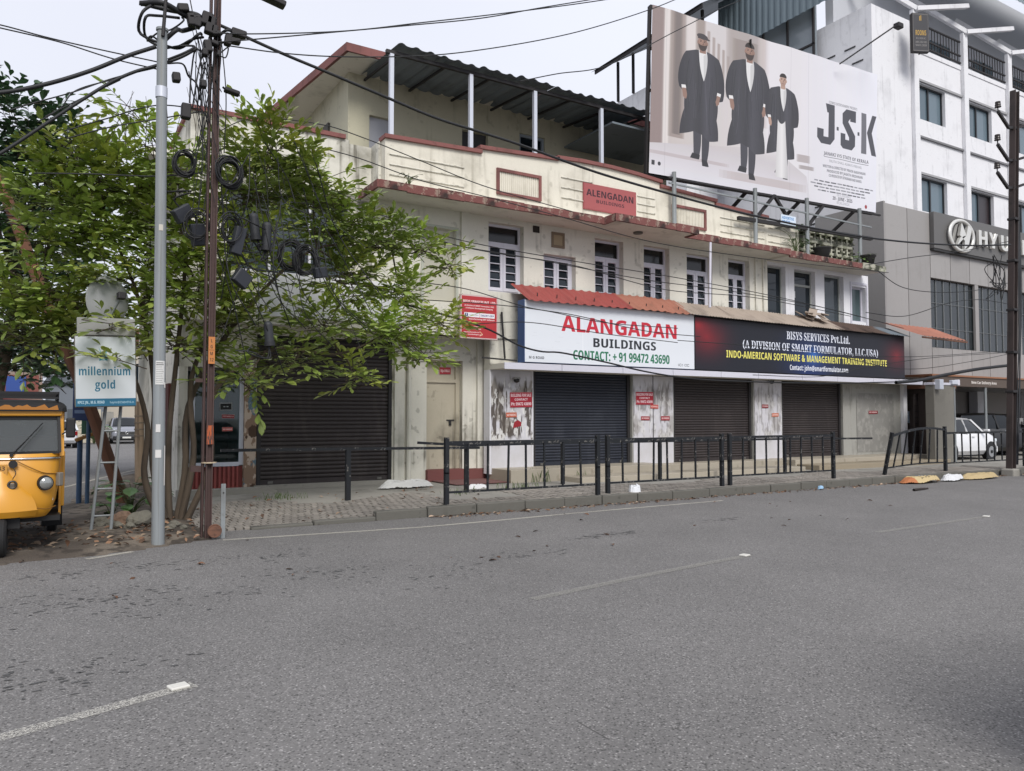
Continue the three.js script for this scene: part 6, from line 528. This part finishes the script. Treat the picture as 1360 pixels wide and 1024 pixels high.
// ---------------------------------------------------------------- trees and plants
function leafGeo(L, w, fold = .25, curl = .12) { // obovate, folded along the midrib
  const prof = [[0, .08], [.25, .55], [.55, 1], [.8, .82], [1, .05]], pos = []; const pt = (i, s) => { const [u, k] = prof[i]; return [s * k * w / 2, -curl * L * u * u + Math.abs(s) * k * w / 2 * fold, u * L]; };
  for (let i = 0; i < prof.length - 1; i++) for (const s of [-1, 1]) { const a = pt(i, 0), b = pt(i + 1, 0), c = pt(i, s), d = pt(i + 1, s); if (s > 0) pos.push(...a, ...b, ...d, ...a, ...d, ...c); else pos.push(...a, ...d, ...b, ...a, ...c, ...d); }
  const g = new THREE.BufferGeometry(); g.setAttribute('position', new THREE.Float32BufferAttribute(pos, 3)); g.computeVertexNormals(); return g; }
const leafMat = (rough = .55, tr = .22) => new THREE.MeshPhysicalMaterial({ color: 0xffffff, roughness: rough, transmission: tr, thickness: 0, side: THREE.DoubleSide });
const m4 = new THREE.Matrix4(), qt = new THREE.Quaternion(), col = new THREE.Color();
function leaves(list, geo, mat, name, parent) { const im = new THREE.InstancedMesh(geo, mat, list.length); list.forEach((l, i) => { const z = l.d.clone().normalize(), x = V(0, 1, 0).cross(z); if (x.lengthSq() < 1e-4) x.set(1, 0, 0); x.normalize().applyAxisAngle(z, l.roll || 0); const y = z.clone().cross(x); m4.makeBasis(x, y, z); m4.scale(V(l.s, l.s, l.s)); m4.setPosition(l.p); im.setMatrixAt(i, m4); im.setColorAt(i, col.setRGB(...l.c)); }); im.name = name; im.castShadow = im.receiveShadow = true; parent.add(im); return im; }
function gauss() { return (R() + R() + R() - 1.5) / 1.5; }
function crown(clusters, per, o, parent, hub) { // twigs with leaves set along them; returns twig geometry
  const L = [], tw = []; for (const [c, r, dens = 1, tone = 1] of clusters) { const n = Math.round(per * dens * r.x * r.y * 2.2 + 3), ct = rr(.72, 1.3), cy = rr(-.25, .35); for (let i = 0; i < n; i++) {
    const dir = V(gauss(), gauss() * .9, gauss()), k = R() ** .45; if (dir.lengthSq() < .01) continue; const dn = dir.clone().normalize(), p = c.clone().add(V(dn.x * r.x * k, dn.y * r.y * k, dn.z * r.z * k)); const g = V(dn.x * .8 + gauss() * .5, dn.y * .35 + .22 + gauss() * .45, dn.z * .8 + gauss() * .5).normalize(), len = rr(o.tw[0], o.tw[1]), e = p.clone().addScaledVector(g, len).add(V(0, -len * .12, 0)); const s0 = p.clone().addScaledVector(g, -rr(.15, .5)); tw.push(taper([s0, p, e], .008, .003, 4, 4));
    const nl = Math.round(len / o.gap), side = V(0, 1, 0).cross(g).normalize(), up = g.clone().cross(side); const hueA = R(), tn = tone * ct * rr(.72, 1.25); for (let j = 0; j <= nl; j++) { const u = j / nl, q = p.clone().lerp(e, u), s = j % 2 ? 1 : -1, last = j >= nl - 1; const d = g.clone().multiplyScalar(last ? 1.2 : .65 + .3 * u).addScaledVector(side, s * (last ? .3 : 1) * rr(.6, 1.1)).addScaledVector(up, rr(-.3, .45)).add(V(0, rr(-.35, .1), 0)); const y = Math.max(0, hueA - .55 + cy) * o.yellow + (R() < .03 ? .8 : 0), b = tn * rr(.82, 1.18); L.push({ p: q, d, s: rr(.5, 1.25) * (last ? 1 : .8 + .3 * Math.sin(u * 3)), roll: rr(-.6, .6), c: [(o.c[0] + y * .11) * b, (o.c[1] + y * .06) * b, (o.c[2]) * b] }); } } }
  leaves(L, o.geo, o.mat, 'crown', parent).userData.kind = 'stuff'; mesh('twigs', tw.filter((_, i) => i % 2), barkMat, parent).userData.kind = 'stuff'; return L.length; }
const E = (px, py, z, rx, ry, rz, dens, tone) => [F(px, py, z), V(rx, ry, rz), dens, tone];
{ const t = thing('street_tree', 'spreading light green leafy tree with several grey stems at the street corner', 'tree'); const b = V(1.72, -.05, 2.6);
  const cl = [E(360, 205, 2.6, .62, .6, .6, 1.0), E(415, 250, 2.4, .6, .5, .6, .9), E(330, 250, 2.8, .6, .5, .6, .8), E(445, 300, 2.3, .7, .5, .6, .9), E(500, 320, 2.2, .62, .35, .5, .95), E(555, 330, 2.1, .45, .22, .4, 1.0), E(595, 352, 2.05, .25, .14, .25, 1.2), E(460, 370, 2.4, .7, .45, .6, .85), E(530, 385, 2.2, .6, .3, .5, .95), E(585, 430, 2.1, .35, .3, .4, 1.0), E(520, 440, 2.3, .55, .4, .5, .95), E(560, 470, 2.2, .35, .25, .4, .9), E(470, 500, 2.5, .28, .3, .4, .8), E(430, 430, 2.6, .6, .4, .6, .7), E(380, 475, 2.8, .6, .25, .5, .8), E(330, 500, 3.0, .5, .2, .5, .8), E(310, 330, 2.8, .6, .6, .7, .65), E(260, 380, 2.8, .6, .6, .7, .75), E(300, 430, 2.6, .6, .4, .6, .7), E(250, 300, 2.6, .6, .6, .7, .65), E(225, 230, 2.4, .55, .5, .6, .6), E(185, 260, 2.4, .6, .5, .6, .75), E(130, 240, 2.2, .65, .45, .6, .9), E(90, 215, 2.2, .5, .4, .5, .8), E(70, 260, 2.2, .5, .4, .5, .9), E(120, 300, 2.4, .6, .45, .6, .65), E(190, 330, 2.4, .55, .5, .6, .6), E(155, 370, 2.6, .55, .35, .6, .75), E(200, 400, 2.6, .5, .4, .6, .8), E(60, 320, 2.4, .5, .4, .5, .7), E(50, 385, 2.5, .55, .5, .6, .95), E(20, 430, 2.6, .5, .45, .5, 1.1), E(85, 430, 2.6, .4, .4, .5, .9), E(185, 190, 2.2, .5, .25, .4, .35), E(175, 150, 2.2, .3, .3, .3, .35), E(235, 455, 2.8, .5, .3, .5, .6), E(145, 430, 3.75, .16, .1, .1, .8), E(155, 475, 3.72, .1, .08, .06, 1.4), E(175, 455, 3.2, .2, .2, .2, .6)];
  crown(cl, 160, { tw: [.25, .55], gap: .055, geo: leafGeo(.185, .078), mat: leafMat(.5, .45), c: [.265, .36, .065], yellow: 1.6 }, t);
  // stems fanning out from one base, limbs to the clusters
  const stems = [[V(.1, 0, 0), F(255, 500, 2.7), F(300, 400, 2.8), F(345, 260, 2.7)], [V(.16, 0, .05), F(285, 520, 2.9), F(360, 465, 2.8), F(450, 470, 2.6), F(520, 440, 2.3)], [V(-.05, 0, 0), F(235, 470, 2.6), F(245, 350, 2.6), F(230, 240, 2.4)], [V(-.1, 0, .05), F(205, 520, 2.7), F(185, 400, 2.6), F(140, 290, 2.3)], [V(-.14, 0, -.05), F(195, 560, 2.7), F(150, 450, 2.6), F(60, 380, 2.5)], [V(.05, 0, -.05), F(250, 540, 2.5), F(320, 420, 2.4), F(420, 330, 2.4), F(520, 330, 2.2)]];
  stems.forEach((s, i) => mesh('trunk', taper([b.clone().add(s[0]), b.clone().add(s[0]).lerp(s[1], .4).add(V(s[0].x * 1.2, .1, rr(-.08, .08))), ...s.slice(1)], .055, .014, 26, 8), barkMat, t)); const ends = stems.flatMap(s => s.slice(2)); cl.forEach(([c]) => { let m = ends[0]; ends.forEach(e => { if (e.distanceTo(c) < m.distanceTo(c)) m = e; }); if (m.distanceTo(c) > .15) mesh('limb', taper([m, m.clone().lerp(c, .5).add(V(0, rr(0, .15), rr(-.1, .1))), c], .022, .008, 8, 5), barkMat, t); });
  for (let i = 0; i < 7; i++) { const x = 150 + i * 16; mesh('bare_twig', taper([F(x + rr(-10, 10), 230, 2.3), F(x + rr(-8, 16), 180, 2.3), F(x + rr(-10, 30), rr(108, 150), 2.3)], .009, .003, 8, 4), barkMat, t); } }
{ const t = thing('dark_tree', 'dense dark green tree rising behind the light green tree', 'tree', [0, 0, 0]); const z = -7; const cl = [E(25, 190, z, 1.5, .9, 1.4, 1), E(60, 200, z, .9, .8, 1, 1), E(-20, 240, z, 1.6, 1.2, 1.4, 1), E(40, 270, z, 1.3, 1.1, 1.3, 1), E(10, 330, z, 1.4, 1.2, 1.4, .9), E(60, 360, z, 1, 1, 1.2, .8), E(0, 420, z, 1.6, 1, 1.4, .9), E(70, 450, z, 1.1, .8, 1.2, .9), E(40, 490, z, 1.3, .5, 1.1, .9), E(90, 500, z, .6, .45, .8, .9), E(-10, 150, z, 1.2, .7, 1, 1), E(130, 470, z, .9, .6, .9, .7), E(105, 400, z, .8, .8, 1, .5)]; crown(cl, 40, { tw: [.4, .8], gap: .1, geo: leafGeo(.24, .15, .2, .2), mat: leafMat(.45), c: [.04, .09, .035], yellow: .15 }, t); const b = V(-1.2, -.05, -7); mesh('trunk', taper([b, b.clone().add(V(.1, 2, 0)), F(20, 400, z), F(20, 260, z)], .26, .09, 18, 10), barkMat, t); cl.forEach(([c]) => mesh('limb', taper([F(20, 380, z), F(20, 380, z).lerp(c, .5), c], .07, .02, 8, 6), barkMat, t)); }
[['far_tree', 'dark green tree at the end of the side street', -2, -50, 1], ['far_tree', 'tall dark tree behind the red-roofed shop of the side street', -9, -56, 1.25], ['far_tree', 'dark tree beyond the silver car in the side street', 10, -62, 1.2]].forEach(([n, l, x, z, s]) => { const t = thing(n, l, 'tree', [x, 0, z]); const cl = []; for (let i = 0; i < 9; i++) cl.push([V(gauss() * 3 * s, (5.5 + gauss() * 2) * s, gauss() * 2.5 * s), V(1.9 * s, 1.5 * s, 1.8 * s), 1]); crown(cl, 4, { tw: [.8, 1.5], gap: .2, geo: leafGeo(.5, .32), mat: leafMat(), c: [.035, .075, .028], yellow: .3 }, t); mesh('trunk', taper([V(0, -.1, 0), V(.2, 2.5, 0), V(0, 6 * s, 0)], .3, .1, 10, 8), barkMat, t); cl.forEach(([c]) => mesh('limb', taper([V(.15, 2.6, 0), V(.15, 3.6, 0).lerp(c, .5), c], .1, .03, 6, 5), barkMat, t)); });
// broad-leaved plant at the foot of the tree
function rosette(name, label, pos, n, h, L, w, c, group) { const t = thing(name, label, 'plant', pos, 0, group); const ls = [], st = []; for (let i = 0; i < n; i++) { const a = i * 2.4 + rr(-.3, .3), r = rr(.1, 1) * h * .75, e = V(Math.cos(a) * r, rr(.35, 1) * h, Math.sin(a) * r); st.push(taper([V(0, 0, 0), V(e.x * .4, e.y * .75, e.z * .4), e], .008, .004, 6, 4)); const b = rr(.7, 1.3); ls.push({ p: e, d: V(Math.cos(a), rr(-.35, .25), Math.sin(a)), s: rr(.7, 1.15), roll: rr(-.3, .3), c: [c[0] * b, c[1] * b, c[2] * b] }); } const g = leafGeo(L, w, .2, .2); ls.forEach(l => { const m = mesh('leaf', g, new THREE.MeshPhysicalMaterial({ color: new THREE.Color(...l.c), roughness: .4, transmission: .15, thickness: 0, side: THREE.DoubleSide }), t); const z = l.d.clone().normalize(), x = V(0, 1, 0).cross(z).normalize(), y = z.clone().cross(x); m.quaternion.setFromRotationMatrix(new THREE.Matrix4().makeBasis(x, y, z)); m.position.copy(l.p); m.scale.setScalar(l.s); }); mesh('stems', st, M(0x4d5a35, .8), t); return t; }
rosette('broad_leaf_plant', 'low plant with broad glossy green leaves among stones under the tree', [1.2, .03, 1.9], 26, .62, .3, .2, [.075, .16, .045]); rosette('broad_leaf_plant', 'small broad-leaved seedling beside the ladder foot', [.9, .03, 2.2], 8, .35, .2, .13, [.05, .11, .035]);
{ const p = F(1055, 333, .5); rosette('ledge_plant', 'leafy plant hanging beside the post on the mossy ledge', [p.x, 6.42, .55], 30, .8, .22, .11, [.05, .10, .04]); const q = F(1145, 343, .5); rosette('ledge_plant', 'bright green plant in a pot at the end of the mossy ledge', [q.x, 6.4, .5], 34, .42, .24, .08, [.12, .2, .05]); const r = F(543, 238, .75); rosette('ledge_plant', 'scrubby little plant rooted in the red ledge edge', [r.x, 6.44, .75], 14, .28, .12, .05, [.12, .12, .06]);
  [[20.0, .6, 'black pot on the mossy ledge beside the leafy plant'], [22.2, .6, 'black pot at the far end of the mossy ledge']].forEach(([x, z, l]) => { const t = thing('plant_pot', l, 'pot', [x, 6.38, z]); const g = new THREE.LatheGeometry([[.0, 0], [.17, 0], [.24, .3], [.27, .32], [.27, .36], [.22, .36], [.2, .3], [0, .28]].map(a => new THREE.Vector2(...a)), 18); mesh('pot', g, M(0x1e1d1c, .8), t); const s = new THREE.CylinderGeometry(.2, .2, .02, 14); s.translate(0, .31, 0); mesh('soil', s, M(0x2e251e, .95), t); }); }
// grass tufts at the foot of the walls
function tuft(px, py, n, h, label) { const p = G(px, py, .17), t = thing('weed_tuft', label, 'weeds', [p.x, padH(p.x, p.z) - .01, p.z]); const g = []; for (let i = 0; i < n; i++) { const a = rr(0, 6.3), r = rr(0, .35), x = Math.cos(a) * r * 1.5, z = Math.sin(a) * r, H = rr(.4, 1) * h, b = rr(0, 6.3); const q = new THREE.BufferGeometry(), w = .008, dx = Math.cos(b), dz = Math.sin(b), l = rr(.1, .5) * H; q.setAttribute('position', new THREE.Float32BufferAttribute([x - dz * w, 0, z + dx * w, x + dz * w, 0, z - dx * w, x + dx * l * .4, H * .65, z + dz * l * .4, x + dx * l * .4, H * .65, z + dz * l * .4, x + dz * w, 0, z - dx * w, x + dx * l, H, z + dz * l], 3)); q.computeVertexNormals(); g.push(q); } const m = mesh('grass_blades', g, M(0x4f5f35, .8), t); m.userData.kind = 'stuff'; }
tuft(718, 638, 90, .34, 'grass tuft growing at the foot of the first plinth'); tuft(690, 648, 50, .18, 'thin weeds at the corner of the entrance mat'); tuft(770, 636, 30, .25, 'sparse grass beside the plinth step'); tuft(372, 660, 70, .14, 'dark weed clump beside the dark ramp'); tuft(610, 655, 24, .16, 'thin weeds at the foot of a slim barrier post');
// stones
const stoneM = [M(0xffffff, .95, { map: paintTex('#6d6a60', '#3a3831', 1, 0, .3), bumpMap: bumpFine, bumpScale: .02 }), M(0xffffff, .95, { map: paintTex('#7d6656', '#4a3a30', 1, 0, .5), bumpMap: bumpFine, bumpScale: .02 })];
function stone(x, z, s, k, label, cat = 'stone', group) { const g = new THREE.IcosahedronGeometry(1, 3), p = g.attributes.position, ph = rr(0, 9); for (let i = 0; i < p.count; i++) { const v = V().fromBufferAttribute(p, i), n = 1 + .16 * Math.sin(v.x * 3 + ph) * Math.cos(v.y * 4 + ph) + .08 * Math.sin(v.z * 7 + v.x * 5 + ph); p.setXYZ(i, v.x * n * s, v.y * n * s * .65, v.z * n * s * .8); } g.computeVertexNormals(); const m = mesh('stone', uvm(g), stoneM[k]); m.position.set(x, .04 + s * .35, z); m.rotation.y = ph; return tag(m, label, cat, group); }
stone(1.22, 2.95, .2, 0, 'large grey boulder in front of the broad-leaved plant'); stone(1.0, 2.7, .17, 1, 'brown boulder left of the grey boulder'); [[.82, 2.9, .1], [.9, 3.2, .09], [1.06, 3.35, .09], [.74, 2.6, .11], [.7, 3.0, .08]].forEach(([x, z, s]) => stone(x, z, s, 0, 'small flat stone heaped beside the ladder', 'stone', 'small stones by the ladder')); [[1.55, 3.7, .07], [1.62, 3.5, .09], [1.5, 3.9, .05], [1.7, 3.8, .06]].forEach(([x, z, s]) => stone(x, z, s, 0, 'lump of rubble between the grey pole and girder pole', 'rubble', 'rubble between the poles'));
// fallen leaves, dust and scraps
function litter(name, label, n, place, cols, size, cat) { const g = leafGeo(size, size * .5, .5, .35), L = []; for (let i = 0; i < n; i++) { const p = place(); const c = lin(cols[Math.floor(R() * cols.length)]), b = rr(.6, 1.1); L.push({ p, d: V(rr(-1, 1), rr(-.1, .25), rr(-1, 1)), s: rr(.4, 1.2), roll: rr(-.5, .5), c: [c[0] * b, c[1] * b, c[2] * b] }); } const im = leaves(L, g, M(0xffffff, .9), numbered(name), scene); im.userData = { label, category: cat, kind: 'stuff' }; }
litter('gutter_leaves', 'dry brown leaves and scraps lying along the kerb', 620, () => { const x = 5.4 + 19 * R() ** 1.2; return V(x, .012, KZ + .1 + Math.abs(gauss()) * .35); }, ['#7a5a42', '#6a4c38', '#8d7a66', '#5a4536', '#a08b78'], .09, 'leaves');
litter('corner_leaves', 'dry brown leaves scattered over the bare earth at the corner', 260, () => { const x = rr(-.6, 2), z = rr(2.2, 4.9); return V(x, .07, z); }, ['#7d5d48', '#8f6f56', '#5a4536', '#93806c'], .11, 'leaves'); litter('paving_leaves', 'few dry leaves on the paving bricks', 70, () => { const x = rr(2, 7), z = rr(1, 3.9); return V(x, padH(x, z) + .015, z); }, ['#7d5d48', '#5a4536', '#8f7a66'], .1, 'leaves'); litter('road_leaves', 'stray dry leaves on the road surface', 40, () => V(rr(-1, 14), .01, rr(4.8, 8)), ['#6a4c38', '#4d3b30'], .09, 'leaves');
function heap(name, label, cat, pos, sx, sz, h, color, seedN, mat) { // crumpled sheet: a noisy mound with folds
  const n = 40, P = [], idx = [], uv = []; const nn = fbm(4, 4, seedN); for (let j = 0; j <= n; j++) for (let i = 0; i <= n; i++) { const u = i / n, v = j / n, du = u * 2 - 1, dv = v * 2 - 1, r = Math.hypot(du, dv), edge = 1 - sm(.65, 1, r), k = nn(u, v), f = Math.abs(Math.sin(k * 22 + du * 3)) + .5 * Math.abs(Math.sin(nn(v, u) * 40)); P.push(du * sx * (.75 + .4 * nn(u * .5 + .3, v * .5)), h * (edge * (.35 + .65 * k) + .3 * f * edge) + .004 * (1 - .3 * du), dv * sz * (.75 + .4 * nn(v * .5, u * .5 + .6))); uv.push(u, v); if (i && j) { const a = j * (n + 1) + i; const q = (i + j) ? 0 : 0; if (r < 1.02 - .18 * k) idx.push(a - n - 2, a - 1, a, a - n - 2, a, a - n - 1); } }
  const g = new THREE.BufferGeometry(); g.setAttribute('position', new THREE.Float32BufferAttribute(P, 3)); g.setAttribute('uv', new THREE.Float32BufferAttribute(uv, 2)); g.setIndex(idx); g.computeVertexNormals(); const m = mesh(name, g, mat || M(color, .75)); m.position.set(...pos); return tag(m, label, cat); }
const gp2 = (px, py, y) => { const p = G(px, py, y); return [p.x, y, p.z]; };
heap('white_cloth', 'crumpled white cloth lying before the wide brown shutter', 'cloth', gp2(540, 647, .17), .66, .24, .13, 0xbdbdbb, 3); heap('white_paper', 'crumpled white paper near the first guard railing', 'paper', gp2(634, 650, .17), .25, .1, .09, 0xcfcfcf, 5); heap('white_bag', 'white plastic bag standing crumpled at the kerb', 'plastic bag', gp2(843, 664, .01), .17, .13, .24, 0xd6d8dc, 7); heap('white_bag', 'flat white plastic scrap at the kerb next to the standing bag', 'plastic bag', gp2(868, 663, .01), .2, .1, .06, 0xcfd0d2, 9); heap('blue_scrap', 'small blue and white plastic scrap at the kerb', 'scrap', gp2(1090, 650, .01), .1, .06, .07, 0x8fb2cf, 12);
heap('yellow_sack', 'torn yellow sack with a blue print lying against the kerb', 'sack', [18.55, .02, 4.4], .85, .3, .13, 0xffffff, 15, M(0xffffff, .8, { map: canvasTex(256, 128, (g, w, h) => { g.fillStyle = '#b3a077'; g.fillRect(0, 0, w, h); g.fillStyle = '#a5673f'; g.fillRect(0, 0, 50, h); g.fillStyle = '#3f6fa0'; g.beginPath(); g.arc(150, 80, 30, 0, 7); g.fill(); g.fillStyle = '#c3a874'; g.beginPath(); g.arc(160, 74, 17, 0, 7); g.fill(); g.fillStyle = '#77684a'; for (let i = 0; i < 4; i++) g.fillRect(80, 22 + i * 9, 60, 4); }) })); heap('tan_sack', 'plain tan sack lying along the kerb beside white scraps', 'sack', [21.1, .02, 4.45], .95, .28, .11, 0xa8956e, 18); heap('white_scraps', 'white plastic scraps between the two sacks', 'scrap', [19.75, .02, 4.5], .5, .2, .13, 0xc9cacc, 21);
{ const b = thing('fallen_stick', 'short dark stick lying on the road beside the sacks', 'stick', gp2(1223, 651.5, .0)); mesh('bark', taper([V(-.3, .03, .02), V(0, .035, 0), V(.32, .03, -.03)], .03, .018, 8, 6), M(0x2e2622, .9), b); }
// ---------------------------------------------------------------- far side of the side street
{ const t = thing('red_roof_shop', 'small far shop with red awning and blue sign in the side street', 'shop', [-2.6, 0, -44]); mesh('wall', bx(-4, 2.4, 0, 4.6, -5, 0), M(0x8a7a70, .9), t); mesh('upper_panel', bx(-1.5, 2.2, 3.0, 4.4, .0, .06), M(0x7a4a42, .9), t); mesh('awning', prism([[-2.5, 2.7], [2.6, 2.6], [2.6, 2.75], [-2.5, 2.9]], 0, 1.6), M(0x7a3430, .8), t); mesh('blue_sign', rbx(.4, 1.5, 3.2, 4.3, .1, .2, .02), M(0x24458a, .6), t); mesh('window', bx(-2.2, -.4, 1.2, 2.4, .0, .05), glassTint, t); mesh('pillar', bx(-.2, .4, 0, 2.6, .1, .5), M(0xa39a8c, .9), t);
  const s = thing('grey_shed', 'grey sheet metal shed beside the red awning', 'shed', [1.2, 0, -45]); mesh('body', bx(-1.2, 2.4, 0, 3.9, -3, 0), M(0x6a7078, .6), s); mesh('roof', prism([[-1.4, 3.9], [2.6, 3.9], [2.0, 4.5], [-1.0, 4.5]], -3.1, .2), M(0x565c63, .6), s); mesh('door', bx(.1, 1.0, 0, 2.2, .0, .05), M(0x4d5359, .7), s);
  const g = thing('cream_gate_wall', 'cream gate wall panels at the bend of the side street', 'wall', [2.6, 0, -41]); for (let i = 0; i < 3; i++) mesh('panel', rbx(-.9 + i * .72, -.22 + i * .72, 0, 2.3 - i * .15, -.1, .1, .02), i === 2 ? conc : M(0xb9b2a0, .9), g); mesh('coping', bx(-1, 1.4, 2.32, 2.42, -.14, .14), conc, g);
  const far = thing('pale_house', 'pale two-storey house glimpsed behind the side street trees', 'house', [7, 0, -54]); mesh('wall', bx(-4, 6, 0, 7.5, -6, 0), M(0xb5ada0, .9), far); mesh('roof', prism([[-4.5, 7.5], [6.5, 7.5], [5, 8.8], [-3, 8.8]], -6.5, .5), M(0x6d4a42, .9), far); for (let i = 0; i < 4; i++) mesh('window', bx(-3.2 + i * 2.3, -2 + i * 2.3, 4.4, 6.0, .0, .06), glassTint, far); mesh('door', bx(0, 1.2, 0, 2.2, 0, .06), M(0x4a3a32, .8), far); }
rosette('flower_bush', 'pale flowering bush beside the red awning', [-.9, .9, -41.5], 60, 1.5, .5, .35, [.34, .38, .22]); rosette('verge_bush', 'green bush at the verge below the cream gate wall', [2.6, 0, -38.2], 50, 1.4, .45, .25, [.06, .12, .04]);
renderer.render(scene, camera);
